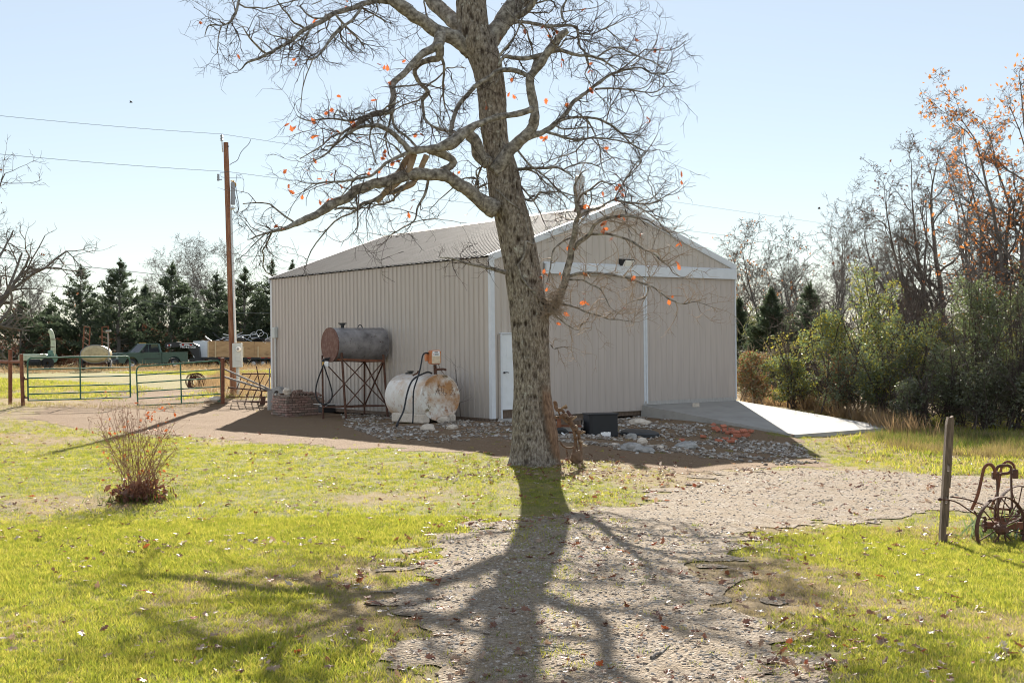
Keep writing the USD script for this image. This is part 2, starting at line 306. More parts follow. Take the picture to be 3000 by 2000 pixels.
# ------------------------------------------------------------------ terrain
class MPath:
    def __init__(self, pts): self.g = shapely.Polygon(pts).buffer(0); shapely.prepare(self.g)
    def contains_points(self, q): return shapely.contains_xy(self.g, q[:, 0], q[:, 1])
CT = [(-.5, 34, -.06), (-4, 38.2, -.12), (-8, 43.5, -.1), (-1.6, 33, -.08), (-4.7, 37.2, -.14), (-6.9, 40, -.2), (-5.5, 38, -.15), (1.5, 35.6, -.22), (3, 36.7, -.2), (1, 31, -.15), (3, 31, -.32), (4.7, 28, -.52), (4.6, 34, -.2), (5.6, 33, -.33),
      (3, 42, -.12), (0, 46, -.1), (8, 46, -.2), (7.5, 41, -.1), (14, 46, -.3), (20, 40, -.4), (-5.7, 20.2, -.42), (.4, 24.4, -.28), (.3, 16.5, -.46), (.2, 20, -.40), (-2, 24.5, -.30), (2, 24.5, -.34),
      (-7.9, 35.5, -.31), (-5, 31, -.26), (-9, 31, -.28), (-3, 28, -.22), (0, 25.6, -.19), (-.5, 28, -.12), (-2.5, 30.5, -.14), (3.3, 23.8, -.41), (7, 30, -.75), (7, 33, -.48), (10.2, 35.3, -.52), (9, 31.5, -.66), (12, 36, -.5), (14, 31, -.62), (11, 28, -.72),
      (5.5, 16.7, -.68), (8, 25.5, -.75), (4.2, 19, -.6), (9, 12, -.66), (6, 10, -.58), (11, 20, -.72), (-14.8, 40, .27), (-16, 41.5, .24), (-20, 42, .3), (-12.8, 44.8, -.04), (-9.7, 44, .07), (-12, 40.5, .02), (-9.9, 40, -.12), (-15, 33, .0), (-12, 35, -.12), (-12, 28, -.25), (-17, 25, -.2),
      (-9.95, 47, .3), (-12, 55, .42), (-20, 60, .5), (-15, 49, .22), (-25, 100, .40), (-40, 100, .40), (-10, 100, .40), (-5, 70, .5), (20, 80, .2), (40, 60, 0), (0, 130, .6), (-60, 130, .6), (60, 130, .7), (-30, 70, .45)]
for x in (-10, -6, -3, 0, 2.5): CT += [(x, 5, -.46), (x, 9.5, -.46), (x, 13.5, -.45)]
CT += [(-300, 300, 1), (300, 300, 1), (0, 400, 1), (-600, 900, 1), (600, 900, 1), (-300, 0, 0), (300, 0, -.5), (0, -200, -.5), (-600, -300, 0), (600, -300, 0)]
CT = np.array(CT, float); TS = A(.5, .5)
_rbf = RBFInterpolator(CT[:, :2], CT[:, 2], kernel='linear')
gx = np.concatenate([-np.geomspace(620, 17.2, 34), np.arange(-17, 17.01, .17), np.geomspace(17.2, 620, 34)])
gy = np.concatenate([np.linspace(-250, 4, 14), np.arange(4.2, 50, .17), np.geomspace(50.2, 900, 46)])
GXX, GYY = np.meshgrid(gx, gy, indexing='ij')
GZ = _rbf(np.stack([GXX.ravel(), GYY.ravel()], 1)).reshape(GXX.shape)
GZ = gaussian_filter(GZ, 3.0)
GZ += .05*(meshkit.fbm(np.stack([GXX*.9, GYY*.9, GXX*0], -1), 3, 3)-.5)*np.clip((60-np.hypot(GXX, GYY-20))/40, 0, 1)
# fine bumps and wheel ruts
GZ += .022*(meshkit.fbm(np.stack([GXX*3.1, GYY*3.1, GXX*0], -1), 3, 5)-.5)*np.clip((60-np.hypot(GXX, GYY-20))/40, 0, 1)
_rg = RegularGridInterpolator((gx, gy), GZ, bounds_error=False, fill_value=0)
def zg(x, y): return _rg(np.stack([np.atleast_1d(x), np.atleast_1d(y)], -1))
def Z(x, y): return float(zg(x, y)[0])
def G(px, py):
    "where the ground is seen at a pixel"
    d = ray(px, py); t = np.linspace(6, 140, 3000); P = EYE+d*t[:, None]; h = P[:, 2]-zg(P[:, 0], P[:, 1])
    i = int(np.argmax(h < 0)) if (h < 0).any() else len(t)-1
    return P[i]
def on(p, dz=0): return A(p[0], p[1], Z(p[0], p[1])+dz)
def pix_poly(pts): return MPath(np.array([G(*p)[:2] for p in pts]))

DRIVE = pix_poly([(1205, 2100), (1175, 1960), (1130, 1860), (1110, 1770), (1150, 1690), (1230, 1630), (1330, 1580), (1450, 1540), (1560, 1520), (1680, 1505), (1800, 1485), (1950, 1450), (2080, 1405), (2230, 1378), (2500, 1376), (2780, 1392), (3100, 1405),
                  (3250, 1500), (3000, 1490), (2800, 1505), (2600, 1518), (2400, 1535), (2250, 1565), (2160, 1630), (2105, 1700), (2150, 1770), (2240, 1850), (2330, 2000), (2400, 2100)])
YARD = pix_poly([(60, 1228), (250, 1255), (450, 1272), (650, 1286), (900, 1302), (1200, 1320), (1480, 1341), (1600, 1343), (1750, 1346), (1860, 1350), (1980, 1385), (2080, 1405), (2230, 1378), (2400, 1362), (2340, 1292), (1900, 1205), (1800, 1195), (1440, 1210), (1060, 1190), (800, 1170), (700, 1172), (640, 1172), (590, 1150), (470, 1122), (430, 1100), (330, 1093), (290, 1120), (280, 1170), (130, 1200)])
def inside(path, x, y, wob=.35, seed=9):
    "soft signed test with ragged edges"
    p = np.stack([x, y, x*0], -1); q = np.stack([x+wob*(meshkit.fbm(p*1.3, 3, seed)-.5)*2, y+wob*2*(meshkit.fbm(p*1.3, 3, seed+5)-.5)*2], -1)
    return path.contains_points(q.reshape(-1, 2)).reshape(x.shape)
inD = inside(DRIVE, GXX, GYY).astype(float); inY = inside(YARD, GXX, GYY).astype(float)
near = (np.abs(GXX) < 17.1) & (GYY > 4.1) & (GYY < 50.1)
rg_ = meshkit.fbm(np.stack([GXX*3.3, GYY*3.3, GXX*0+9], -1), 4, 44)-.5; rg2 = meshkit.fbm(np.stack([GXX*.8, GYY*.8, GXX*0+2], -1), 2, 45)-.5
sD, sY = gaussian_filter(inD, 3.2), gaussian_filter(inY, 2.6)
fD = np.where(near, np.clip(sD+(rg_*1.5+rg2*.5)*np.clip(4*sD*(1-sD), 0, 1), 0, 1), 0); fY = np.where(near, np.clip(sY+(rg_*1.3+rg2*.4)*np.clip(4*sY*(1-sY), 0, 1), 0, 1), 0)
# how dry the grass is: patches, and the rough ground by the gate and on the right bank
dry = meshkit.fbm(np.stack([GXX*.45, GYY*.45, GXX*0+3], -1), 4, 21)
dry = np.clip((dry-.49)*4.2, 0, .85)
dry = np.clip(dry+np.clip((GYY-25)/14, 0, 1)*np.clip((-GXX-6)/5, 0, 1)*.8+np.clip((GXX-6)/4, 0, 1)*np.clip((GYY-26)/4, 0, 1), 0, 1)
dry = np.clip(dry+.25*np.where(near, np.clip(4*sD*(1-sD), 0, 1), 0), 0, 1)
dry = np.where((GYY > 52), np.clip(.25+.9*(meshkit.fbm(np.stack([GXX*.12, GYY*.12, GXX*0], -1), 3, 8)-.5), 0, 1), dry)
_rd = RegularGridInterpolator((gx, gy), dry, bounds_error=False, fill_value=.5)
_rD = RegularGridInterpolator((gx, gy), fD, bounds_error=False, fill_value=0); _rY = RegularGridInterpolator((gx, gy), fY, bounds_error=False, fill_value=0)

def ground_mat(name, kind):
    nd = {'g': ('geometry', {}), 'a': ('attribute', {'attribute': 'dry'}), 's': ('separate_color', {}), 'p': ('principled_bsdf', {'roughness': .95, 'specular_ior_level': .15}),
          'n': ('noise_texture', {'scale': 3.0, 'detail': 8.0, 'roughness': .7}), 'n2': ('noise_texture', {'scale': 38.0, 'detail': 5.0, 'roughness': .7}), 'b': ('bump', {'strength': .9, 'distance': .03}),
          'v': ('voronoi_texture', {'scale': 34.0, 'detail': 1.0}), 'vr': ('separate_color', {})}
    lk = [('g.position', 'n.vector'), ('g.position', 'n2.vector'), ('g.position', 'v.vector'), ('a.color', 's.color'), ('v.color', 'vr.color')]
    if kind == 'lawn':
        nd |= {'c1': ('rgb_ramp', {'ramp': [(.3, (.16, .16, .04)), (.7, (.27, .24, .075))]}), 'c2': ('rgb_ramp', {'ramp': [(.3, (.22, .16, .08)), (.7, (.36, .27, .16))]}), 'x': ('mix_color', {}), 'y': ('mix_color', {'blend_type': 'multiply', 'fac': .6}), 'k': ('rgb_ramp', {'ramp': [(.3, (.45, .45, .45)), (.65, (1.1, 1.1, 1.1))]})}
        lk += [('n.fac', 'c1.fac'), ('n.fac', 'c2.fac'), ('c1.color', 'x.a'), ('c2.color', 'x.b'), ('s.r', 'x.fac'), ('x.result', 'y.a'), ('n2.fac', 'k.fac'), ('k.color', 'y.b'), ('y.result', 'p.base_color'), ('n2.fac', 'b.height')]
    else:
        c = [(.25, (.20, .15, .10)), (.5, (.32, .25, .175)), (.75, (.40, .325, .24))] if kind == 'gravel' else [(.25, (.16, .105, .065)), (.5, (.27, .185, .115)), (.75, (.35, .25, .165))]
        st = [(0, (.09, .065, .048)), (.35, (.22, .17, .125)), (.7, (.33, .27, .215)), (1, (.48, .43, .37))]
        nd |= {'c1': ('rgb_ramp', {'ramp': c}), 'c2': ('rgb_ramp', {'ramp': st}), 'x': ('mix_color', {}), 'f': ('map_range', {'from_min': .40 if kind == 'gravel' else .58, 'from_max': .64 if kind == 'gravel' else .85, 'to_max': .8, 'clamp': True}), 'y': ('mix_color', {'blend_type': 'multiply', 'fac': .55}), 'k': ('rgb_ramp', {'ramp': [(.3, (.5, .48, .46)), (.65, (1.1, 1.1, 1.1))]}), 'h': ('math', {'math_type': 'subtract', 'value1': 1.0})}
        lk += [('n2.fac', 'c1.fac'), ('vr.r', 'c2.fac'), ('c1.color', 'x.a'), ('c2.color', 'x.b'), ('n.fac', 'f.value'), ('f.result', 'x.fac'), ('x.result', 'y.a'), ('n2.fac', 'k.fac'), ('k.color', 'y.b'), ('y.result', 'p.base_color'), ('v.distance', 'h.value2'), ('h.value', 'b.height')]
    lk.append(('b.normal', 'p.normal')); mk(name, nd, lk, 'p.BSDF')
ground_mat('lawn', 'lawn'); ground_mat('gravel', 'gravel'); ground_mat('dirt', 'dirt')

nx, ny = GXX.shape
ii, jj = np.meshgrid(np.arange(nx-1), np.arange(ny-1), indexing='ij'); k0 = (ii*ny+jj).ravel()
GV = np.stack([GXX.ravel(), GYY.ravel(), GZ.ravel()], 1)
GF = np.vstack([np.stack([k0, k0+ny, k0+ny+1], 1), np.stack([k0, k0+ny+1, k0+1], 1)])
solo('ground', (GV, GF), 'lawn', kind='structure', smooth=True, attrs={'dry': np.repeat(dry.ravel()[:, None], 3, 1)})
def clip_sheet(field, lift):
    "the part of the ground sheet where the field is over one half, lifted a little"
    s = field.ravel()-.5; F = GF[(s[GF] > 0).any(1)]; V = GV.copy(); V[:, 2] += lift
    full = (s[F] > 0).all(1); out = [F[full]]; vs = [V]; n = len(V); extra = []
    for t in F[~full]:
        poly = []
        for a, b in ((0, 1), (1, 2), (2, 0)):
            i, j = t[a], t[b]
            if s[i] > 0: poly.append(('v', i))
            if (s[i] > 0) != (s[j] > 0):
                w = s[i]/(s[i]-s[j]); extra.append(V[i]*(1-w)+V[j]*w); poly.append(('e', n+len(extra)-1))
        ids = [p[1] for p in poly]
        for q in range(1, len(ids)-1): out.append(np.array([[ids[0], ids[q], ids[q+1]]]))
    v = np.vstack([V, np.array(extra)]) if extra else V; f = np.vstack(out)
    u, inv = np.unique(f, return_inverse=True)
    return v[u], inv.reshape(-1, 3)
solo('gravel_driveway', clip_sheet(fD, .012), 'gravel', kind='structure', smooth=True)
solo('dirt_yard', clip_sheet(np.where(fD > .5, 0, fY), .006), 'dirt', kind='structure', smooth=True)

# ================================================================== the barn
barn = thing('metal_barn', 'large beige ribbed metal barn with white trim and a low gable roof behind the oak', 'barn', NC, rz=YAW)
def bp(name, mesh, mat, label=None, smooth=False, parent=None): return part(parent or barn, name, mesh, mat, label, smooth)
RP = [(-.114, 0), (-.07, 0), (-.06, .004), (-.05, 0), (-.024, 0), (-.012, .019), (.012, .019), (.024, 0), (.05, 0), (.06, .004), (.07, 0)]
def ribs(length, pitch=.2286, hi=.019):
    "cross-section of a ribbed sheet: (along, height)"
    out = []
    for k in range(int(round(length/pitch))): out += [(k*pitch+pitch/2+a, h*hi/.019) for a, h in RP]
    out.append((length, 0)); out[0] = (0, 0); return out
def sheet(prof, lo, hi, place):
    "extrudes a ribbed profile between heights lo(a) and hi(a); place(a, h, z) gives the point"
    v = [place(a, h, lo(a)) for a, h in prof]+[place(a, h, hi(a)) for a, h in prof]; n = len(prof)
    return np.array(v), np.array([[i, i+1, n+i+1] for i in range(n-1)]+[[i, n+i+1, n+i] for i in range(n-1)])
roof_z = lambda u: BH+(RH-BH)*(1-abs(u-BW/2)/(BW/2))
pw = BL/14
for k in range(14):
    pr = ribs(pw, pw/4, .030)
    for side, u0, sg in (('l', 0, -1), ('r', BW, 1)):
        v, f = sheet(pr, lambda a: 0.0, lambda a: BH-.03, lambda a, h, z: (u0+sg*h, k*pw+a, z))
        bp('wall_panel', (v, f if sg > 0 else f[:, ::-1]), 'siding')
gw = BW/10
u_d0, _ = gable_uz(1610, 900); u_d0 = 1.75
u_mid = gable_uz(1889, 1000)[0]; zb1 = gable_uz(1900, 783)[1]+.0; zb0 = gable_uz(1900, 811)[1]
for k in range(10):
    pr = ribs(gw, gw/4, .022)
    v, f = sheet(pr, lambda a: 0.0, lambda a: roof_z(k*gw+a)-.04, lambda a, h, z: (k*gw+a, -h, z)); bp('wall_panel', (v, f[:, ::-1]), 'siding')
    v, f = sheet(pr, lambda a: 0.0, lambda a: roof_z(k*gw+a)-.04, lambda a, h, z: (k*gw+a, BL+h, z)); bp('wall_panel', (v, f), 'siding')
# roof sheets
for k in range(14):
    pr = ribs(pw, pw/4, .034)
    for sg in (-1, 1):
        e = -.07 if sg < 0 else BW+.07
        ze = BH-.07*(RH-BH)/(BW/2)
        v = [(e, k*pw+a, ze+h+.02) for a, h in pr]+[(BW/2, k*pw+a, RH+h+.02) for a, h in pr]; n = len(pr)
        f = np.array([[i, i+1, n+i+1] for i in range(n-1)]+[[i, n+i+1, n+i] for i in range(n-1)])
        bp('roof_panel', (np.array(v), f if sg > 0 else f[:, ::-1]), 'roof_metal')
# trims
for (u, v, a) in ((0, 0, 0), (BW, 0, 1), (0, BL, 3), (BW, BL, 2)):
    du = 1 if u == 0 else -1; dv = 1 if v == 0 else -1
    bp('corner_trim', [hexa([(u-du*.024, v-dv*.024, -.01), (u+du*.10, v-dv*.024, -.01), (u+du*.10, v-dv*.020, -.01), (u-du*.024, v-dv*.020, -.01)]+[(x, y, BH-.06) for x, y in ((u-du*.024, v-dv*.024), (u+du*.10, v-dv*.024), (u+du*.10, v-dv*.020), (u-du*.024, v-dv*.020))]),
                       hexa([(u-du*.024, v-dv*.0195, -.01), (u-du*.020, v-dv*.0195, -.01), (u-du*.020, v+dv*.10, -.01), (u-du*.024, v+dv*.10, -.01)]+[(x, y, BH-.06) for x, y in ((u-du*.024, v-dv*.0195), (u-du*.020, v-dv*.0195), (u-du*.020, v+dv*.10), (u-du*.024, v+dv*.10))])], 'white_trim')
for vv, dv in ((-.03, -1), (BL+.03, 1)):
    for sg in (-1, 1):
        e = BW/2+sg*(BW/2+.08); ze = BH-.08*(RH-BH)/(BW/2)
        def rk(a0, a1, v0, v1):
            return hexa([(e, v0, ze+a0), (BW/2, v0, RH+a0), (BW/2, v1, RH+a0), (e, v1, ze+a0), (e, v0, ze+a1), (BW/2, v0, RH+a1), (BW/2, v1, RH+a1), (e, v1, ze+a1)])
        bp('rake_trim', [rk(-.10, .05, vv-.012, vv+.012), rk(.046, .052, vv+dv*.013, vv-dv*.14), rk(-.135, -.10, vv-.006, vv+.012)], 'white_trim')
bp('ridge_cap', [hexa([(BW/2-.16, -.05, RH-.01), (BW/2, -.05, RH+.052), (BW/2, BL+.05, RH+.052), (BW/2-.16, BL+.05, RH-.01), (BW/2-.16, -.05, RH-.003), (BW/2, -.05, RH+.058), (BW/2, BL+.05, RH+.058), (BW/2-.16, BL+.05, RH-.003)]),
                 hexa([(BW/2, -.05, RH+.052), (BW/2+.16, -.05, RH-.01), (BW/2+.16, BL+.05, RH-.01), (BW/2, BL+.05, RH+.052), (BW/2, -.05, RH+.058), (BW/2+.16, -.05, RH-.003), (BW/2+.16, BL+.05, RH-.003), (BW/2, BL+.05, RH+.058)])], 'roof_metal')
bp('base_board', [box((-.004, BL/2, -.05), (.03, BL, .10)), box((BW/2, -.004+.02, -.06), (BW, .03, .12))], 'old_wood')
# sliding doors, their track cover and edge trims
def slide(u0, u1, z0, z1, off):
    n = int(round((u1-u0)/.2286)); pr = ribs(u1-u0, (u1-u0)/n, .014)
    v, f = sheet(pr, lambda a: z0, lambda a: z1, lambda a, h, z: (u0+a, -off-h, z)); n = len(pr)
    fr = [(u0, -off, z0), (u1, -off, z0), (u1, -off+.03, z0), (u0, -off+.03, z0), (u0, -off, z1), (u1, -off, z1), (u1, -off+.03, z1), (u0, -off+.03, z1)]
    return cat([(v, f[:, ::-1]), hexa(np.array(fr)+[0, .004, 0])])
zr = gable_uz(1900, 1180.5)[1]
bp('sliding_door', slide(u_d0, u_mid-.09, .015, zb0, .045), 'door_siding', 'left sliding door panel reaching the ground')
bp('sliding_door', slide(u_mid+.03, BW-.03, zr, zb0, .052), 'door_siding', 'right sliding door panel above the ramp')
bp('door_edge_trim', [box((u_mid+.012, -.066, (zr+zb0)/2), (.045, .03, zb0-zr)), box((u_mid-.05, -.045, zb0/2), (.075, .02, zb0-.05))], 'white_trim')
bp('door_edge_trim', box((BW-.012, -.068, (zr+zb0)/2), (.04, .03, zb0-zr)), 'white_trim')
bp('door_bottom_rail', [box((BW-1.95, -.05, zr-.02), (3.75, .045, .05)), box((BW-1.9, -.06, zr+.035), (3.7, .012, .06))], 'grey_board')
bp('track_cover', [box(((u_d0+BW)/2, -.105, (zb0+zb1)/2), (BW-u_d0, .07, zb1-zb0)), hexa([(u_d0, -.05, zb1), (BW, -.05, zb1), (BW, -.02, zb1), (u_d0, -.02, zb1), (u_d0, -.05, zb1+.03), (BW, -.05, zb1+.03), (BW, -.02, zb1+.05), (u_d0, -.02, zb1+.05)])], 'white_trim')
# walk-in door behind the oak
ud = gable_uz(1467.5, 1100)[0]; zt = gable_uz(1475, 978)[1]; zs = gable_uz(1480, 1201.5)[1]
dw = .93
door = bp('door', [bbox((ud+dw/2, -.035, (zt+zs)/2), (dw, .04, zt-zs-.03), .004)], 'door_white')
for (x0, x1) in ((.12, .42), (.51, .81)):
    for (a, b) in ((.06, .33), (.36, .60), (.66, .93)):
        za, zc = zs+(zt-zs)*(1-b), zs+(zt-zs)*(1-a); x = ud+.0+x0
        bp('door_panel', [box((x+.15, -.057, (za+zc)/2), (.24, .006, zc-za-.08)), box((x+.15, -.0565, za+.015), (.30, .006, .012)), box((x+.15, -.0565, zc-.015), (.30, .006, .012))], 'door_white', parent=door)
bp('door_handle', [tube([(ud+.06, -.05, zs+1.0), (ud+.06, -.10, zs+1.0)], .025, 10), tube([(ud+.06, -.10, zs+1.0), (ud+.12, -.105, zs+1.01), (ud+.19, -.10, zs+.995)], .011, 6)], 'dark_metal', parent=door)
bp('door_frame', [box((ud-.025, -.04, (zt+zs)/2-.1), (.04, .07, zt-zs+.22)), box((ud+dw+.025, -.04, (zt+zs)/2-.1), (.04, .07, zt-zs+.22)), box((ud+dw/2, -.04, zt+.015), (dw+.09, .07, .04))], 'white_trim')
bp('door_jamb_strip', box((ud-.07, -.03, (zt-.02)/2), (.05, .02, zt)), 'tan_strip')
bp('door_sill', [box((ud+dw/2, -.03, zs-.12), (dw, .05, .20)), box((ud+dw/2, -.06, zs-.005), (dw, .06, .03))], 'old_wood', 'dark weathered board under the white door')
# wall lamp with its wedge shade
(lu0, lz1), (lu1, lz0) = gable_uz(1812, 763.5), gable_uz(1849, 787)
lamp = bp('wall_light', [hexa([(lu0, -.02, lz0), (lu0+.40, -.02, lz0), (lu0+.40, -.01, lz0+.27), (lu0, -.01, lz0+.27), (lu0, -.09, lz0), (lu0+.40, -.09, lz0), (lu0+.40, -.27, lz0+.235), (lu0, -.27, lz0+.235)][:4]+[(lu0, -.08, lz0+.005), (lu0+.40, -.08, lz0+.005), (lu0+.40, -.26, lz0+.24), (lu0, -.26, lz0+.24)])], 'dark_metal')
nrm = np.cross([1, 0, 0], A(0, -.18, .235)); nrm /= np.linalg.norm(nrm)
bp('lens', hexa([A(lu0+.04, -.085, lz0+.03)+nrm*.0, A(lu0+.36, -.085, lz0+.03), A(lu0+.36, -.245, lz0+.215), A(lu0+.04, -.245, lz0+.215)]+[A(lu0+.04, -.085, lz0+.03)+nrm*.02*(1 if nrm[1] < 0 else -1), A(lu0+.36, -.085, lz0+.03)+nrm*.02*(1 if nrm[1] < 0 else -1), A(lu0+.36, -.245, lz0+.215)+nrm*.02*(1 if nrm[1] < 0 else -1), A(lu0+.04, -.245, lz0+.215)+nrm*.02*(1 if nrm[1] < 0 else -1)]), 'lens_white', parent=lamp)
# stove pipe on the left slope
best = None
for u in np.arange(2.4, 4.5, .02):
    zz = roof_z(u); d = ray(1700, 618)
    # point of the slope line u=const seen at this pixel column
    n_ = GU; t = ((NC+GU*u-EYE)@GU)/(d@GU); p = EYE+d*t
    e = abs(p[2]-zz)
    if best is None or e < best[0]: best = (e, u, (p-NC)@LV)
pu, pv = best[1], best[2]; pz = roof_z(pu)
pp = bp('stove_pipe', lathe([[.0, 0], [.125, 0], [.125, .52], [.128, .52], [.128, .56], [.125, .56], [.125, 1.0], [0, 1.0]], 20, None, (pu, pv, pz-.05)), 'galvanised', smooth=40)
bp('pipe_collar', lathe([[.24, -.12], [.16, .10], [.13, .16]], 20, None, (pu, pv, pz)), 'dark_rust', parent=pp)
bp('pipe_cap', lathe([[.0, 1.09], [.15, 1.05], [.15, .93], [.13, .93]], 20, None, (pu, pv, pz-.05)), 'galvanised', parent=pp)
# electric box and conduit on the long wall near its far end
cv, cz = side_vz(812, 985)
bp('junction_box', bbox((-.09, cv, cz+.12), (.13, .22, .36), .01), 'grey_box')
bp('wall_conduit', tube([(-.08, cv-.02, cz), (-.08, cv-.02, .0)], .033, 10), 'galvanised', smooth=40)
# ------------------------------------------------------------------ ramp and step
ru0, ru1 = gable_uz(1876, 1190)[0], BW+.02; rz0 = zr-.05
rt = [(ru0, -.02, rz0), (ru1, -.02, rz0+.0), (ru1, -5.75, -.40), (ru0, -5.75, -.41)]
NS = 12; rv = []; rf = []
for i in range(NS+1):
    t = i/NS; zt_ = rz0+(-.405-rz0)*t-.0*t; v_ = -.02-5.73*t
    rv += [B(ru0, v_, -.75), B(ru0, v_, zt_), B(ru1, v_, zt_+.01), B(ru1, v_, -.75)]
for i in range(NS):
    a = i*4; b = a+4
    for p, q in ((0, 1), (1, 2), (2, 3)): rf += [[a+p, a+q, b+q], [a+p, b+q, b+p]]
rf += [[NS*4, NS*4+1, NS*4+2], [NS*4, NS*4+2, NS*4+3], [0, 2, 1], [0, 3, 2]]
solo('concrete_ramp', (np.array(rv), np.array(rf)[:, ::-1]), 'concrete', kind='structure')
solo('door_step', bbox(B(ud+.42, -.30, -.13), (1.15, .5, .24), .015, RB), 'concrete', 'low grey concrete step block under the white walk-in door', 'step')

# ================================================================== the two fuel tanks
def yard(u, v): p = B(u, v); return p
# high dark tank on its rusty stand
st = thing('tank_stand', 'rusty angle-iron stand on four braced legs carrying the dark tank', 'stand', on(yard(-1.0, 5.3)))
L2, L1, L3, L4 = (W(1014, 1228, 37.3), W(947, 1225, 38.1), W(1067.5, 1215, 38.92), None); L4 = L2+L3-L1
bots = {k: on(p, -.03) for k, p in (('a', L2), ('b', L1), ('c', L3), ('d', L4))}
tops = {'a': W(1001, 1033, 37.35), 'b': W(944, 1040, 38.05), 'c': W(1067.5, 1046, 38.75), 'd': W(1123, 1038, 38.05)}
rail = {k: bots[k]+(tops[k]-bots[k])*(.90 if k in 'ad' else .93) for k in bots}
low = {k: bots[k]+(tops[k]-bots[k])*.20 for k in bots}
for k in 'abcd': part(st, 'leg', tube([bots[k], tops[k]], .034 if k in 'ad' else .028, 8), 'dark_rust', smooth=40)
for a, b in ('ab', 'bc', 'cd', 'da'):
    part(st, 'top_rail', bar(rail[a], rail[b], .05, .06), 'rust'); part(st, 'lower_rail', bar(low[a], low[b], .04), 'dark_rust')
for a, b in ('bc', 'cd', 'da', 'ab'):
    if (a, b) == ('a', 'b'): continue
    part(st, 'brace', bar(low[a]+A(.01, -.01, 0), rail[b]+A(.01, -.01, 0), .045, .02), 'dark_rust'); part(st, 'brace', bar(low[b], rail[a], .045, .02), 'dark_rust')
t1 = thing('fuel_tank', 'dark grey scorched cylinder tank with a rusty end raised on the iron stand', 'tank', B(-1.0, 5.32, 1.98))
tc, ta, tr, tl = B(-1.87, 5.32, 1.985), GU, .485, 1.68
part(t1, 'tank_shell', lathe([[tr, 0], [tr, .015], [tr, tl*.5], [tr+.002, tl*.5+.01], [tr, tl-.015], [tr, tl]], 48, ta, tc), 'tank_grey', smooth=40)
part(t1, 'tank_end', lathe([[.0001, -.035], [tr*.6, -.025], [tr-.03, .0], [tr+.012, -.012], [tr+.012, .03], [tr, .03]][::1], 48, ta, tc), 'rust_face', 'rusty brown end plate of the dark tank', smooth=40)
part(t1, 'tank_end', lathe([[tr, tl-.03], [tr+.012, tl-.03], [tr+.012, tl+.012], [tr-.03, tl], [.0001, tl+.035]], 48, ta, tc), 'tank_grey', smooth=40)
cp_ = tc+ta*.42+A(0, 0, tr)
part(t1, 'filler_cap', [tube([cp_-A(0, 0, .02), cp_+A(0, 0, .08)], .05, 12), tube([cp_+A(0, 0, .08), cp_+A(0, 0, .12)], .085, 12), bar(cp_+A(-.12, 0, .13), cp_+A(.12, 0, .13), .03)], 'dark_metal')
hk = tc+ta*1.0+A(0, 0, tr)
part(t1, 'lifting_hook', tube([hk-ta*.07, hk-ta*.05+A(0, 0, .06), hk+A(0, 0, .09), hk+ta*.05+A(0, 0, .07), hk+ta*.09+A(0, 0, .0)], .014, 6), 'dark_metal')
pt = tc+ta*1.42+A(.0, 0, 0)
fv = A(-.10, -.99, 0)
# outlet, white filter and the looped hose with its brass end
vo = W(945, 1056, 37.55)
part(t1, 'outlet_valve', [tube([vo+A(.18, .05, .02), vo+A(.02, 0, .02), vo+A(0, 0, -.03)], .035, 8), tube([vo+A(.06, -.02, .06), vo+A(.22, -.02, .07)], .018, 6), tube([vo+A(0, 0, -.03), vo+A(0, 0, -.16)], .03, 8)], 'dark_metal')
part(t1, 'fuel_filter', bbox(W(957, 1066, 37.5), (.115, .09, .15), .015), 'label_white')
part(t1, 'hose_end', tube([W(947, 1060, 37.5), W(946.5, 1071, 37.5)], .024, 8), 'brass')
hp = [(947, 1070), (940, 1088), (932, 1110), (926, 1135), (925, 1155), (929, 1170), (938, 1180), (948, 1184), (960, 1181), (969, 1172), (973, 1158), (971, 1140), (965, 1118), (957, 1095), (950, 1074), (947, 1066)]
from scipy.interpolate import splprep, splev
def smooth_path(P, n=60, s=0):
    P = np.asarray(P, float); tck, _ = splprep(P.T, s=s, k=min(3, len(P)-1)); return np.array(splev(np.linspace(0, 1, n), tck)).T
part(t1, 'hose', tube(smooth_path([W(x, y, 37.45-.004*i) for i, (x, y) in enumerate(hp)], 70), .021, 8), 'rubber', smooth=True)

# white rusty tank on the gravel with its pump
t2o = B(-1.15, .76, .55)
t2 = thing('fuel_tank', 'white rust-streaked cylinder tank lying on gravel with an orange pump on top', 'tank', t2o)
r2, l2 = .605, 1.80; a2 = LV; c2 = B(-1.15, .74, .565)
part(t2, 'tank_shell', lathe([[r2, 0], [r2, .012], [r2+.004, .02], [r2, .03], [r2, l2*.33], [r2+.003, l2*.335], [r2, l2*.34], [r2, l2*.66], [r2+.003, l2*.665], [r2, l2*.67], [r2, l2-.03], [r2-.05, l2+.03], [.0001, l2+.09]], 56, a2, c2), 'tank_white', smooth=40)
end = part(t2, 'tank_end', lathe([[r2, .02], [r2+.010, .015], [r2+.010, -.02], [r2-.015, -.022], [r2-.02, -.004], [r2*.5, -.004], [.0001, -.004]], 56, a2, c2)[0:2], 'tank_white_end', 'round end plate with letters scratched into the rust', smooth=35)
def strokes(lines, w, M3, c, mat, parent, name):
    ms = []
    for ln in lines:
        P = [c+M3[0]*x+M3[1]*y for x, y in ln]
        ms.append(tube(P, w, 5))
    return part(parent, name, ms, mat)
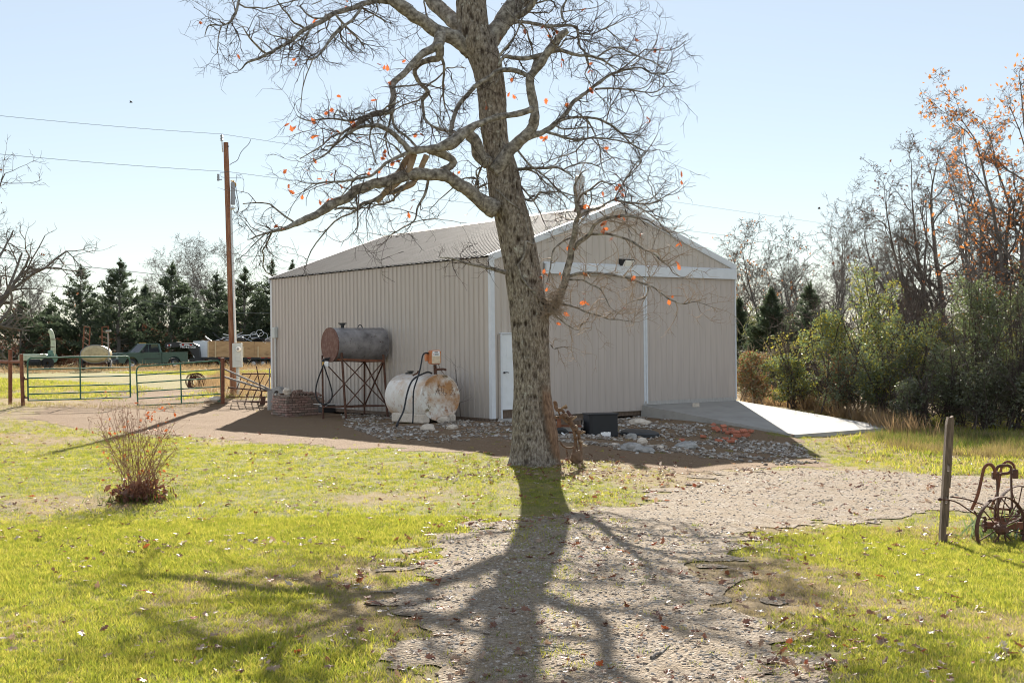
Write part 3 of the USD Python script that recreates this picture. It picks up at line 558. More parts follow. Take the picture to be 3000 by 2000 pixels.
# letters scratched on the end: a loose A, a small arch, an open G and a Z
fx, fz = -GU*-1, A(0, 0, 1.0)
ec = c2-a2*.008
sx = lambda px, py: ((px-1286)/3848*34.4/.80, (1165-py)/3848*34.4)
def scr(pts): return [sx(1100+x*.279, 1000+y*.279) for x, y in pts]
strokes([scr([(618, 560), (640, 500), (648, 470), (652, 510), (660, 560)]), scr([(622, 522), (665, 512)]), scr([(640, 465), (665, 462), (690, 468)]), scr([(680, 480), (682, 520), (690, 545)]), scr([(700, 500), (703, 560), (720, 568), (735, 555), (730, 540), (715, 548)]), scr([(755, 520), (805, 512), (785, 545), (765, 565), (825, 560)]), scr([(697, 466), (712, 470)])], .0045, (GU, fz), ec, 'dark_rust', t2, 'scratched_letters')
stm = []
for k, y in enumerate(np.linspace(480, 560, 7)):
    pass
part(t2, 'filler_cap', [tube([c2+a2*1.42+A(0, 0, r2-.02), c2+a2*1.42+A(0, 0, r2+.05)], .06, 12), tube([c2+a2*1.42+A(0, 0, r2+.05), c2+a2*1.42+A(0, 0, r2+.085)], .09, 12), tube([c2+a2*1.58+A(0, 0, r2-.02), c2+a2*1.58+A(0, 0, r2+.035)], .06, 10)], 'dark_metal')
pb = W(1274, 1100, 34.5)
pk = W(1273, 1046, 34.5)
pump = part(t2, 'pump', [bbox(pk, (.30, .26, .37), .04, rotz(.38)), bbox(W(1250.5, 1047, 34.55), (.09, .16, .19), .02, rotz(.38))], 'pump_orange')
pn = rotz(.38) @ A(0, -1, 0); px_ = rotz(.38) @ A(1, 0, 0)
fc = pk+pn*.133
R_ = np.stack([px_, -pn, A(0, 0, 1)], 1)
part(pump, 'face_plate', bbox(fc+A(0, 0, -.03), (.235, .012, .27), .004, R_), 'pump_face')
part(pump, 'dial_label', bbox(fc+A(0, 0, .095)+pn*.004, (.20, .012, .13), .003, R_), 'label_white')
part(pump, 'dial_marks', [box(fc+A(0, 0, .13)+pn*.012, (.09, .006, .022), R_), box(fc+A(0, 0, .085)+pn*.012+px_*.01, (.11, .006, .012), R_), box(fc+A(0, 0, .065)+pn*.012+px_*.01, (.11, .006, .010), R_)], 'ink')
part(pump, 'red_mark', box(fc+A(0, 0, .075)+pn*.012-px_*.07, (.018, .006, .022), R_), 'reflector_red')
part(t2, 'pump_pipe', [tube([W(1274, 1068, 34.6), W(1275.5, 1096, 34.6)], .045, 10), tube([W(1275, 1082, 34.58), W(1300, 1081, 34.4), W(1306, 1083, 34.35)], .03, 8), tube([W(1285, 1067, 34.55), W(1288, 1080, 34.5), W(1302, 1097, 34.4)], .008, 5)], 'dark_rust', smooth=40)
hs = [(1256, 1035, 34.5), (1246, 1034, 34.35), (1239, 1040, 34.2), (1236, 1052, 34.1), (1231, 1080, 33.9), (1224, 1105, 33.75), (1218, 1122, 33.6), (1212, 1145, 33.45), (1210.5, 1170, 33.35), (1210.5, 1200, 33.2), (1209, 1238, 33.0)]
part(t2, 'pump_hose', tube(smooth_path([W(*p) for p in hs], 60), .021, 8), 'rubber', smooth=True)
hs = [(1264, 1093, 34.7), (1252, 1090, 34.4), (1238, 1095, 34.1), (1220, 1104, 33.8), (1207, 1116, 33.55), (1198, 1135, 33.35), (1190, 1165, 33.2), (1183, 1200, 33.0), (1172, 1225, 32.8), (1161, 1248, 32.6), (1166, 1243, 32.7)]
part(t2, 'return_hose', tube(smooth_path([W(*p) for p in hs], 60), .024, 8), 'rubber', smooth=True)
part(t2, 'nozzle', [tube([W(1209, 1100, 34.0), W(1220, 1094, 34.0), W(1228, 1090, 34.0)], .022, 8), tube([W(1224, 1086, 34.0), W(1227, 1092, 34.0)], .03, 8)], 'dark_rust')
rng = np.random.default_rng(3)
solo('tank_cradle', [bbox(B(-1.62, 1.45, .03), (.26, 1.45, .24), .03, RB @ rotz(.03)), bbox(B(-.8, 1.3, .02), (.2, 1.3, .2), .03, RB)], 'stone_pale', 'pale stained block cradle under the white rusty tank', 'cradle')
solo('support_stone', blob(B(-1.12, .62, -.02), (.17, .13, .12), 4, 3, .25), 'stone_pale', 'flat pale stone wedged under the near end of the white tank', 'stone', smooth=50)

# ================================================================== brick stack
bs = thing('brick_stack', 'square stack of used red-brown bricks beside the barn with rubble piled on top', 'brick stack', on(B(-1.2, 8.8)))
rng = np.random.default_rng(11); bu0, bu1, bv0, bv1 = -1.80, -.47, 8.20, 9.22; zb_ = Z(*B(-1.7, 8.3)[:2])-.03
CL = .075
for c in range(9):
    z = zb_+c*CL+.035; sh = 0 if c % 2 else .11; in_ = .0 if c < 7 else .03*(c-6)
    u = bu0+in_-sh
    while u < bu1-.05:
        a, b = max(u, bu0+in_), min(u+.205, bu1-in_*2-(.09*rng.random() if c > 6 else 0))
        if b-a > .06 and not (c == 8 and rng.random() < .2):
            part(bs, 'brick', bbox(B((a+b)/2, bv0+.05+in_+rng.uniform(-.008, .008), z+rng.uniform(-.004, .004)), (b-a-.006, .10, .064), .006, RB @ rotz(rng.uniform(-.012, .012))), f'brick_{rng.integers(5)}')
        u += .213
    v = bv0+.105+(.05 if c % 2 else 0)
    if c % 2: part(bs, 'brick', bbox(B(bu0+.05+in_, bv0+.127, z), (.10, .045, .064), .005, RB), f'brick_{rng.integers(5)}')
    while v < bv1-.04:
        w_ = .205 if rng.random() < .7 else .10; b = min(v+w_, bv1)
        part(bs, 'brick', bbox(B(bu0+.05+in_+rng.uniform(-.012, .012), (v+b)/2, z+rng.uniform(-.004, .004)), (.10, b-v-.007, .064), .006, RB @ rotz(rng.uniform(-.03, .03))), f'brick_{rng.integers(5)}')
        v = b+.004
part(bs, 'core', box(B((bu0+bu1)/2+.06, (bv0+bv1)/2+.06, zb_+.30), (bu1-bu0-.24, bv1-bv0-.24, .60), RB), 'brick_2')
zt_ = zb_+9*CL
for i in range(30):
    u, v = rng.uniform(bu0+.15, bu1-.1), rng.uniform(bv0+.08, bv1-.1); hump = max(0, .22-.5*abs(u-(-1.25)))*(.6+.4*rng.random())
    part(bs, 'brick', bbox(B(u, v, zt_+.02+hump*rng.random()), (.2*rng.uniform(.5, 1), .1, .064), .008, RB @ rotz(rng.uniform(0, 3)) @ rotx(rng.normal(0, .35)) @ roty(rng.normal(0, .3))), f'brick_{rng.integers(5)}')
def cored(c, R, mat, L=.2, Wd=.1, Hh=.064, holes=3):
    from shapely.geometry import Point, box as sbox
    g = sbox(-L/2, -Hh/2, L/2, Hh/2)
    return g
def holed_brick(c, R, holes=3, rows=1, L=.2, Wd=.095, T=.064):
    from shapely.geometry import Point, box as sbox
    g = sbox(-L/2, -Wd/2, L/2, Wd/2)
    for i in range(holes):
        for j in range(rows): g = g.difference(Point((i-(holes-1)/2)*L/(holes+.6), (j-(rows-1)/2)*Wd*.42).buffer(.019 if rows == 1 else .013, 4))
    t = trimesh.creation.extrude_polygon(g, T, engine='earcut'); v = np.array(t.vertices)-[0, 0, T/2]
    return v @ np.asarray(R).T+np.asarray(c), np.array(t.faces)
for (px, py) in ((866, 1158), (877, 1146)):
    p = W(px, py, 40.05); part(bs, 'cored_brick', holed_brick(p, RB @ rotx(math.pi/2)), 'brick_1', 'brick lying on its side with three round holes')
solo('pale_rock', blob(W(842, 1146, 40.15), (.14, .12, .12), 8, 3, .3), 'stone_pale', 'pale tan rock sitting on top of the brick stack', 'rock', smooth=40)
rp = W(816, 1142, 40.75); an = np.linspace(0, math.pi, 16)
def half_ring(c, R0, R1, w, ax_):
    x = A(1, 0, 0)-ax_*ax_[0]; x /= np.linalg.norm(x); vs = []
    for a in an:
        d = x*math.cos(a)+A(0, 0, 1)*math.sin(a)
        vs += [c+d*R0-ax_*w/2, c+d*R1-ax_*w/2, c+d*R1+ax_*w/2, c+d*R0+ax_*w/2]
    f = []
    for i in range(len(an)-1):
        for k in range(4): a, b = i*4+k, i*4+(k+1) % 4; f += [[a, b, b+4], [a, b+4, a+4]]
    n = (len(an)-1)*4; f += [[0, 2, 1], [0, 3, 2], [n, n+1, n+2], [n, n+2, n+3]]
    return np.array(vs), np.array(f)
solo('clay_pipe', half_ring(rp-A(0, 0, .10), .085, .20, .30, A(-.25, -.968, 0)), 'stone_grey', 'broken half ring of grey clay pipe on the left of the brick stack', 'pipe', smooth=30)
pbd = G(791, 1199)
bd0 = W(791, 1147, pbd[1])
solo('grey_board', bbox((W(791, 1173, 41.6)+A(0, 0, -.0)), (.15, .07, .60), .008, rotz(.5)), 'grey_board', 'short grey board standing between the brick stack and the barn corner', 'board')
solo('dark_block', bbox(W(958, 1197, 39.3), (.45, .3, .22), .02, RB), 'dark_metal', 'dark block on the ground under the tank stand carrying a metal sheet', 'block')
solo('metal_sheet', [bbox(W(968, 1186, 39.3)+A(0, 0, .02), (.85, .55, .02), .005, RB @ roty(.03)), tube([W(938, 1189, 39.0), W(1012, 1196, 38.2)], .02, 6)], 'galvanised', 'thin pale metal sheet lying flat between bricks and tank stand', 'sheet metal')

# ================================================================== gates, posts and fence pieces
def gate(name, label, TL, TR, BL_, BR_, fr, mid, hinge):
    "tube gate between four corner points"
    o = (BL_+BR_)/2; g = thing(name, label, 'gate', o, 'green tube gates')
    L = lambda a, b, t: a+(b-a)*t
    r = .026; up = .14; al = .14
    fp = [L(BL_, TL, 0), L(TL, BL_, up)]; n = 8
    for k in range(n+1):
        a = k/n*math.pi/2; fp.append(L(L(TL, BL_, up*(1-math.sin(a))), L(TR, BR_, up*(1-math.sin(a))), .042*(1-math.cos(a))))
    for k in range(n+1):
        a = k/n*math.pi/2; fp.append(L(L(TL, BL_, up*(1-math.cos(a))), L(TR, BR_, up*(1-math.cos(a))), 1-.042*(1-math.sin(a))))
    fp += [L(BR_, TR, 0)]
    part(g, 'frame', tube(fp, r, 8), 'gate_green', smooth=50)
    for t in fr: part(g, 'bar', tube([L(TL, BL_, t), L(TR, BR_, t)], .021, 8), 'gate_green', smooth=50)
    mt, mb = L(TL, TR, mid), L(BL_, BR_, mid)
    part(g, 'middle_upright', tube([mt+A(0, -.03, 0), mb+A(0, -.03, 0)], .024, 8), 'gate_green', smooth=50)
    for t in (.5, .93) if hinge else (.3,):
        p = L(TR, BR_, t) if hinge > 0 else L(TL, BL_, t); part(g, 'hinge', [box(p+A(.05*(hinge or 1), -.01, 0), (.12, .05, .05)), box(p+A(.1*(hinge or 1), -.01, .03), (.03, .03, .09))], 'dark_rust')
    return g
FRS = [.27, .475, .68, .85, 1.0]
gate('green_gate', 'longer green tube gate next to the two rusty posts, left of the bush', W(80.5, 1048, 40), W(380.5, 1043, 42.5), W(82.5, 1173, 40), W(382, 1163, 42.5), FRS, .50, -1)
gate('green_gate', 'shorter green tube gate sloping up to the rusty post by the utility pole', W(399, 1074, 44.6), W(646, 1055, 44), W(404, 1188, 44.6), W(648, 1175, 44), [.22, .42, .64, .82, 1.0], .53, 1)
def post(px, py0, py1, D, w, label, px1=None):
    b = W(px, py1, D); t = W(px1 or px, py0, D); b = on(b, -.15) if b[2] > Z(b[0], b[1])-.1 else b
    p = thing('rusty_post', label, 'post', b, 'rusty steel fence posts')
    part(p, 'pipe', tube([b, t], w, 12), 'rust', smooth=40)
    part(p, 'cap', lathe([[w*1.03, -.012], [w*1.03, .006], [.0001, .016]], 12, None, t), 'dark_rust', smooth=40)
    return b, t
post(30, 1024, 1187, 41.2, .062, 'rusty square-topped post, the outermost and taller of the left pair')
post(68, 1037, 1184, 40.0, .058, 'rusty post right beside the hinge end of the longer gate', 62)
post(652.5, 1048, 1182, 44, .068, 'rusty post between the shorter gate and the pipe lattice', 652)
solo('brace_rail', tube([W(-60, 1058, 43), W(28, 1060, 41.25), W(62, 1059.5, 40.1)], .05, 10), 'rust', 'rusty horizontal pipe rail joining the two left fence posts', 'rail', smooth=40)
# lattice of scrap pipes between the post and the barn
lt = thing('pipe_lattice', 'leaning lattice of rusty pipes and rods filling the gap beside the barn corner', 'fence panel', on(W(720, 1180, 45)))
for i, (a, b, w_) in enumerate([((655, 1080, 44.2), (800, 1144, 44.6), .03), ((655, 1103, 44.2), (797, 1146, 44.6), .035), ((668, 1135, 44.5), (795, 1146, 44.6), .025), ((712, 1095, 45), (795, 1095, 45), .02), ((670, 1162, 44.6), (785, 1162, 44.6), .018), ((680, 1176, 44.7), (785, 1176, 44.7), .03)]):
    part(lt, 'rail', tube([W(*a), W(*b)], w_, 8), 'pipe_grey' if i in (0, 1) else 'dark_rust', smooth=40)
for x0, x1 in ((700, 738), (720, 758), (742, 778), (760, 797), (693, 714)):
    part(lt, 'rod', tube([W(x0, 1162 if x0 > 694 else 1140, 44.9), W(x1 if x0 > 694 else 712, 1092, 44.9)], .016, 6), 'dark_rust', smooth=40)
for x in (738, 758, 777): part(lt, 'rod', tube([W(x-20, 1178, 44.9), W(x-9, 1150, 44.9)], .014, 6), 'dark_rust')
part(lt, 'upright_pipe', tube([on(W(788, 1150, 44.6), -.1), W(789.5, 1078, 44.6)], .02, 8), 'pipe_grey')
sh = thing('shovel', 'dark long-handled shovel standing against the pipe lattice', 'shovel', on(W(771, 1180, 44.3)))
part(sh, 'handle', tube([W(751, 1072, 44.35), W(768, 1165, 44.3)], .018, 8), 'dark_rust', smooth=40)
part(sh, 'blade', bbox(W(770, 1174, 44.3), (.17, .03, .26), .012, roty(.15)), 'dark_rust')
solo('fence_wire_roll', [torus(W(572, 1121, 52)+A(rr.uniform(-.12, .12), rr.uniform(-.12, .12), rr.uniform(-.08, .08)), A(rr.uniform(-.5, .5), -1, rr.uniform(-.3, .3)), rr.uniform(.20, .36), .012, 22, 4) for rr in [np.random.default_rng(k) for k in range(22)]], 'dark_rust', 'tangled roll of old fence wire in the grass behind the shorter gate', 'wire roll')
solo('log', tube([W(598, 1177, 43.4), W(615, 1176, 43.4), W(636, 1175, 43.5)], [.05, .055, .045], 8), 'dead_wood', 'short broken log lying under the shorter gate', 'log', smooth=40)
solo('flat_rock', blob(W(635, 1168, 44.2), (.26, .2, .09), 5, 3, .3), 'stone_pale', 'flat tan rock beside the foot of the rusty gate post', 'rock', smooth=40)

# ------------------------------------------------------------------ utility pole and its fittings
PD = 47.0
pb_, pt_ = W(686, 1150, PD), W(661.6, 418, PD)
up_ = thing('utility_pole', 'reddish brown wooden utility pole with a meter box, left of the barn', 'utility pole', on(pb_))
pb_ = on(pb_, -.3)
part(up_, 'wood_pole', tube([pb_+(pt_-pb_)*t for t in np.linspace(0, 1, 14)], np.linspace(.128, .088, 14), 18), 'pole_wood', smooth=40)
ins = W(649, 418, PD-.1)
part(up_, 'insulator_bracket', [bar(W(652.5, 446, PD-.05), W(650, 412, PD-.1), .05, .03), tube([W(650, 416, PD-.1), W(649, 394, PD-.1)], .02, 8)], 'galvanised')
part(up_, 'insulator', lathe(sum([[[.035, .055*k], [.065, .055*k+.02], [.035, .055*k+.04]] for k in range(4)], []), 14, None, W(649.5, 413, PD-.1)), 'porcelain', smooth=40)
part(up_, 'bolt', tube([W(667, 429, PD-.12), W(671, 429, PD-.1)], .02, 6), 'dark_metal')
tc_ = W(682.5, 566, PD-.02)
tr_ = part(up_, 'transformer', lathe([[.0001, .385], [.065, .38], [.082, .35], [.078, .34], [.078, -.40], [.06, -.42], [.0001, -.42]], 20, None, tc_), 'porcelain', smooth=40)
part(tr_, 'lid_fittings', [tube([W(679, 530, PD-.02), W(688, 536, PD-.02)], .03, 6), box(W(681, 531, PD-.02), (.12, .1, .04)), tube([W(690, 536, PD), W(691, 545, PD)], .025, 6)], 'brass')
part(up_, 'fuse_holder', [lathe([[.04, -.12], [.05, -.08], [.04, -.03], [.05, 0], [.04, .04], [.045, .12], [.0001, .13]], 12, None, W(639.5, 520, PD-.2)), tube([W(640, 527, PD-.2), W(650, 526, PD-.1)], .02, 6)], 'porcelain', smooth=40)
part(up_, 'fuse_tube', tube([W(639.5, 512, PD-.2), W(639.5, 524, PD-.2)], .036, 10), 'brass')
part(up_, 'drop_wire', [tube(smooth_path([W(x, y, PD) for x, y in [(734, 409), (727, 424), (711, 440), (702, 455), (695, 470), (683, 477), (673, 484)]], 30), .012, 5), tube(smooth_path([W(x, y, PD) for x, y in [(690, 538), (692, 555), (698, 590), (699, 615), (694, 625), (684, 616)]], 24), .014, 5), tube(smooth_path([W(x, y, PD) for x, y in [(689, 545), (688, 565), (693, 590), (695, 620), (690, 624)]], 24), .012, 5), tube([W(706, 511, PD), W(694, 511, PD), W(691, 535, PD)], .008, 4), tube([W(706, 522, PD), W(674, 522, PD), W(648, 519, PD), W(645, 507, PD), W(668, 504, PD)], .008, 4)], 'wire')
part(up_, 'weatherhead', [tube([W(676, 612, PD-.03), W(681, 608, PD-.05), W(685, 612, PD-.06)], .06, 8)], 'galvanised', smooth=40)
part(up_, 'conduit', tube([W(676.5, 614, PD-.02), W(683, 800, PD-.07), W(690, 1004, PD-.13)], .045, 10), 'galvanised', smooth=40)
part(up_, 'conduit', tube([W(696, 1074, PD-.15), on(W(699, 1140, PD-.15), -.1)], .06, 10), 'grey_box', smooth=40)
mb = part(up_, 'meter_box', bbox(W(695.8, 1040.5, PD-.22), (.345, .15, .86), .015, roty(-.01)), 'grey_box')
mc = W(698.5, 1022, PD-.31)
part(mb, 'meter', lathe([[.09, 0], [.09, .03], [.082, .035], [.08, .10], [.06, .115], [.0001, .12]], 22, A(0, -1, 0), mc+A(0, .02, 0)), 'lens_white', smooth=40)
part(mb, 'meter_face', lathe([[.0001, .122], [.05, .121]], 16, A(0, -1, 0), mc+A(0, .02, 0)), 'stone_grey')
part(mb, 'breaker_door', bbox(W(697, 1049.5, PD-.30), (.17, .02, .19), .006), 'grey_box')
# wires
def wire(label, P, r, sag=0.0):
    Q = []
    for a, b in zip(P[:-1], P[1:]):
        a, b = np.asarray(a), np.asarray(b)
        for t in np.linspace(0, 1, 14)[:-1]: Q.append(a+(b-a)*t-A(0, 0, sag*4*t*(1-t)))
    Q.append(P[-1]); solo('power_line', tube(Q, r, 5), 'wire', label, 'power line')
wire('topmost thin power line crossing the sky over the insulator of the pole', [W(-120, 327, 39.5), W(649, 393, PD-.1), W(2560, 675, 88)], .0065, .05)
wire('lower thin power line passing the pole below its top', [W(-120, 440, 39.5), W(665, 503, PD-.12), W(2560, 742, 88)], .0070, .05)
wire('dark slanting cable running in front of the cedar trees', [W(-150, 738, 58), W(500, 808, 64), W(1100, 878, 72)], .014, .0)
wire('faint pale cable hanging low across the cedar trees', [W(150, 835, 66), W(560, 905, 70), W(700, 917, 74), W(1000, 920, 84)], .012, .0)
for (px, py, D, lab, a) in ((384, 300, 90, 'small dark bird flying in the sky left of the oak', .3), (2400, 611, 90, 'small dark bird flying in the sky above the right trees', -.2)):
    c = W(px, py, D); bd = thing('bird', lab, 'bird', c)
    part(bd, 'body', lathe([[.001, -.13], [.035, -.06], [.045, 0], [.03, .08], [.001, .13]], 8, A(1, .3, .1), c), 'ink', smooth=True)
    part(bd, 'wing', [(np.array([c+A(.05, 0, .01), c+A(-.05, 0, .01), c+A(-.06, -.16, .08), c+A(.02, -.17, .08)]), np.array([[0, 1, 2], [0, 2, 3]]))], 'ink')
    part(bd, 'wing', [(np.array([c+A(.05, 0, .01), c+A(-.05, 0, .01), c+A(-.06, .16, .10), c+A(.02, .17, .10)]), np.array([[0, 1, 2], [0, 2, 3]]))], 'ink')

# ------------------------------------------------------------------ pickup truck in the field: x forward, y to its left, z up
def truck():
    from shapely.geometry import Polygon, Point
    h = math.radians(221.5); R = rotz(h); mid = W(451, 1060, 98.0); cxy = mid[:2]-(R @ A(0, 1.0, 0))[:2]
    o = A(cxy[0], cxy[1], Z(*cxy)-.02)
    t = thing('pickup_truck', 'dark green pickup truck parked side-on in the field with amber roof lights', 'pickup truck', o, rz=h)
    def side(poly, w0, w1, mat, name, par=None, label=None):
        "side profile (x, z) given width between y=w0 and y=w1"
        g = trimesh.creation.extrude_polygon(poly, w1-w0, engine='earcut'); v = np.array(g.vertices); v = np.stack([v[:, 0], v[:, 2]+w0, v[:, 1]], 1)
        return part(par or t, name, (v, np.array(g.faces)[:, ::-1]), mat, label)
    xf, xr = 1.75, -1.68
    arch = Point(xf, .42).buffer(.53, 12).union(Point(xr, .42).buffer(.53, 12))
    body = Polygon([(2.75, .52), (2.80, .8), (2.76, 1.10), (2.55, 1.16), (1.15, 1.28), (.95, 1.28), (-.62, 1.27), (-.64, .45), (.9, .42), (2.3, .45)]).difference(arch)
    side(body, -.98, .98, 'truck_paint', 'body')
    bed = Polygon([(-.68, 1.27), (-2.78, 1.27), (-2.80, .95), (-2.78, .55), (-.68, .45)]).difference(arch)
    for w0, w1 in ((.86, .98), (-.98, -.86)): side(bed, w0, w1, 'truck_paint', 'bed_side')
    part(t, 'tailgate', bbox((-2.76, 0, .92), (.06, 1.72, .68), .01), 'truck_paint'); part(t, 'bed_floor', box((-1.7, 0, .72), (2.1, 1.7, .05)), 'dark_metal'); part(t, 'bed_front', box((-.72, 0, .95), (.05, 1.72, .62)), 'truck_paint')
    # cab: pillars and roof round real window openings
    def ring(x0, x1, z, w): return [(x0, -w, z), (x1, -w, z), (x1, w, z), (x0, w, z)]
    part(t, 'cab_roof', bbox((.0, 0, 1.895), (1.05, 1.50, .07), .03), 'truck_paint')
    for s in (-1, 1):
        part(t, 'cab_pillar', [bar((1.12, s*.93, 1.26), (.50, s*.74, 1.88), .07), bar((-.58, s*.93, 1.26), (-.50, s*.74, 1.88), .16, .10), bar((.50, s*.75, 1.885), (-.50, s*.75, 1.885), .07), bar((.36, s*.93, 1.26), (.32, s*.76, 1.86), .035)], 'truck_paint')
        q = np.array([(1.05, s*.925, 1.28), (-.50, s*.925, 1.28), (-.45, s*.755, 1.86), (.47, s*.755, 1.86)]); part(t, 'side_window', (q, np.array([[0, 1, 2], [0, 2, 3]])), 'window_glass')
        part(t, 'mirror', [bbox((.92, s*1.14, 1.36), (.10, .16, .26), .02), bar((.92, s*.95, 1.28), (.92, s*1.1, 1.32), .04)], 'dark_metal')
        part(t, 'door_handle', bbox((-.40, s*.99, 1.13), (.16, .03, .05), .01), 'dark_metal')
        part(t, 'headlight', bbox((2.75, s*.70, .98), (.08, .36, .17), .02), 'lens_white')
        part(t, 'tail_light', bbox((-2.79, s*.9, 1.02), (.04, .12, .36), .01), 'reflector_red')
        part(t, 'side_trim', box((.1, s*.985, .80), (1.4, .02, .05)), 'dark_metal')
    q = np.array([(1.12, -.88, 1.27), (1.12, .88, 1.27), (.52, .70, 1.87), (.52, -.70, 1.87)]); part(t, 'windscreen', (q, np.array([[0, 1, 2], [0, 2, 3]])), 'window_glass')
    q = np.array([(-.58, -.85, 1.27), (-.58, .85, 1.27), (-.52, .70, 1.87), (-.52, -.70, 1.87)]); part(t, 'rear_window', (q, np.array([[0, 2, 1], [0, 3, 2]])), 'window_glass')
    part(t, 'seat', [bbox((-.3, 0, 1.25), (.25, 1.5, .55), .05), bbox((.75, 0, 1.22), (.35, 1.6, .16), .04)], 'dark_metal')
    part(t, 'bonnet', bbox((1.95, 0, 1.235), (1.45, 1.15, .09), .04, roty(.055)), 'truck_paint')
    part(t, 'grille', [bbox((2.79, 0, .95), (.05, 1.0, .30), .015)], 'dark_metal'); part(t, 'grille_bar', [box((2.815, 0, .95), (.02, .06, .28)), box((2.815, 0, .95), (.02, .98, .04))], 'truck_paint')
    part(t, 'front_bumper', bbox((2.88, 0, .60), (.24, 2.0, .34), .05), 'dark_metal'); part(t, 'number_plate', box((3.005, .25, .62), (.012, .32, .17)), 'label_white')
    part(t, 'rear_bumper', bbox((-2.86, 0, .58), (.16, 1.9, .20), .03), 'chrome')
    for k in range(5): part(t, 'roof_light', bbox((.42, (k-2)*.24, 1.95), (.10, .09, .05), .015), 'brass')
    for x in (xf, xr):
        for s in (-1, 1):
            w = part(t, 'wheel', lathe([[.19, -.14], [.36, -.14], [.415, -.10], [.42, 0], [.415, .10], [.36, .14], [.19, .14]], 26, (0, s, 0), (x, s*.86, .42)), 'tyre', smooth=35)
            part(w, 'rim', lathe([[.0001, .05], [.07, .10], [.10, .08], [.17, .10], [.21, .145], [.22, .14]], 20, (0, s, 0), (x, s*.86, .42)), 'chrome', smooth=35)
truck()

# ------------------------------------------------------------------ gooseneck trailer loaded with scrap
TDv = lambda px: 100.5+(px-487)*.0085
def T(px, py, back=0.0): return W(px, py, TDv(px))+A(.12, 1, 0)*back/1.007
def tq(pts, depth, b0=0.0):
    "a flat outline seen at the trailer's near side, given depth away from the viewer"
    from shapely.geometry import Polygon
    g = trimesh.creation.extrude_polygon(Polygon([(p[0], -p[1]) for p in pts]), 1.0, engine='earcut'); v = np.array(g.vertices)
    return np.array([T(a, -b, b0+c*depth) for a, b, c in v]), np.array(g.faces)
tl_ = thing('gooseneck_trailer', 'long black gooseneck trailer with plywood sides hitched behind the green truck', 'trailer', on(T(680, 1070)))
part(tl_, 'gooseneck', [tq([(487, 1008), (495, 1003), (520, 1002), (575, 1006), (586, 1012), (591, 1052), (600, 1052), (600, 1060), (560, 1060), (556, 1050), (575, 1048), (571, 1022), (556, 1020), (530, 1015), (505, 1017), (489, 1020)], .35, -.35), tq([(556, 1020), (575, 1022), (578, 1050)], .30, -.32)], 'trailer_black')
[part(tl_, 'reflector_stripe', q_, 'label_white') for q_ in (tq([(495, 1010), (507, 1008), (507, 1012), (495, 1014)], .02, -.39), tq([(532, 1007.5), (571, 1009), (571, 1012), (532, 1010.5)], .02, -.39))]; part(tl_, 'reflector_mark', [tq([(499, 1009.5), (504, 1008.7), (504, 1012.4), (499, 1013.2)], .02, -.42), tq([(539, 1007.8), (545, 1008), (545, 1011), (539, 1010.8)], .02, -.42), tq([(561, 1008.6), (568, 1008.9), (568, 1011.9), (561, 1011.6)], .02, -.42)], 'reflector_red')
tm = meshkit.text_mesh('PRO\u2605STOCK', .145, .012, True); tv = np.array(tm.vertices); tv[:, 0] *= 1.17/np.ptp(tv[:, 0]); e1 = T(579, 1016.5)-T(533, 1015); e1 /= np.linalg.norm(e1)
part(tl_, 'lettering', (T(533.5, 1018.3, -.38)+tv[:, :1]*e1+tv[:, 1:2]*A(0, 0, 1)-tv[:, 2:]*A(.12, 1, 0), np.array(tm.faces)[:, ::1]), 'label_white')
part(tl_, 'deck_frame', tq([(590, 1046), (880, 1049), (880, 1053), (590, 1052)], 2.3), 'trailer_black')
part(tl_, 'marker_light', [tq([(x, 1047.3), (x+10, 1047.4), (x+10, 1049), (x, 1048.9)], .02, -.03) for x in (640, 725, 765, 785)], 'reflector_red')
part(tl_, 'front_panel', [tq([(607, 998), (611, 998), (611, 1046), (607, 1046)], 2.2), (np.array([T(607, 998, 0), T(607, 1046, 0), T(607, 1046, 0)+A(-1.45, 1.5, 0), T(607, 998, 0)+A(-1.45, 1.5, 0)]), np.array([[0, 1, 2], [0, 2, 3]]))], 'white_trim', 'white sheet closing the front of the load bed')
for x0, x1 in ((611, 672), (673, 745), (746, 812), (813, 880)):
    part(tl_, 'plywood_side', tq([(x0, 998+(x0-611)*.02), (x1, 998+(x1-611)*.02), (x1, 1045+(x1-611)*.01), (x0, 1045+(x0-611)*.01)], .03), 'plywood')
    part(tl_, 'plywood_side', tq([(x0, 998+(x0-611)*.02), (x1, 998+(x1-611)*.02), (x1, 1045+(x1-611)*.01), (x0, 1045+(x0-611)*.01)], .03, 2.2), 'plywood')
for x, y0 in ((611, 1000), (632, 1000), (714, 1015), (757, 1014)): part(tl_, 'side_post', tq([(x-1.6, y0), (x+1.6, y0), (x+1.6, 1047), (x-1.6, 1047)], .08, -.09), 'lumber')
for x in (741, 769, 797):
    w = part(tl_, 'wheel', lathe([[.17, -.11], [.33, -.11], [.36, 0], [.33, .11], [.17, .11]], 22, (0, -1, 0), T(x, 1064.5, .2)), 'tyre', smooth=35)
    part(w, 'rim', lathe([[.0001, .06], [.07, .09], [.16, .06], [.2, .115]], 16, (0, -1, 0), T(x, 1064.5, .2)), 'galvanised', smooth=35)
sc = thing('scrap_heap', 'heap of scrap metal pipes and sheets piled above the trailer sides', 'scrap heap', T(690, 1000, 1.1)); rng = np.random.default_rng(5)
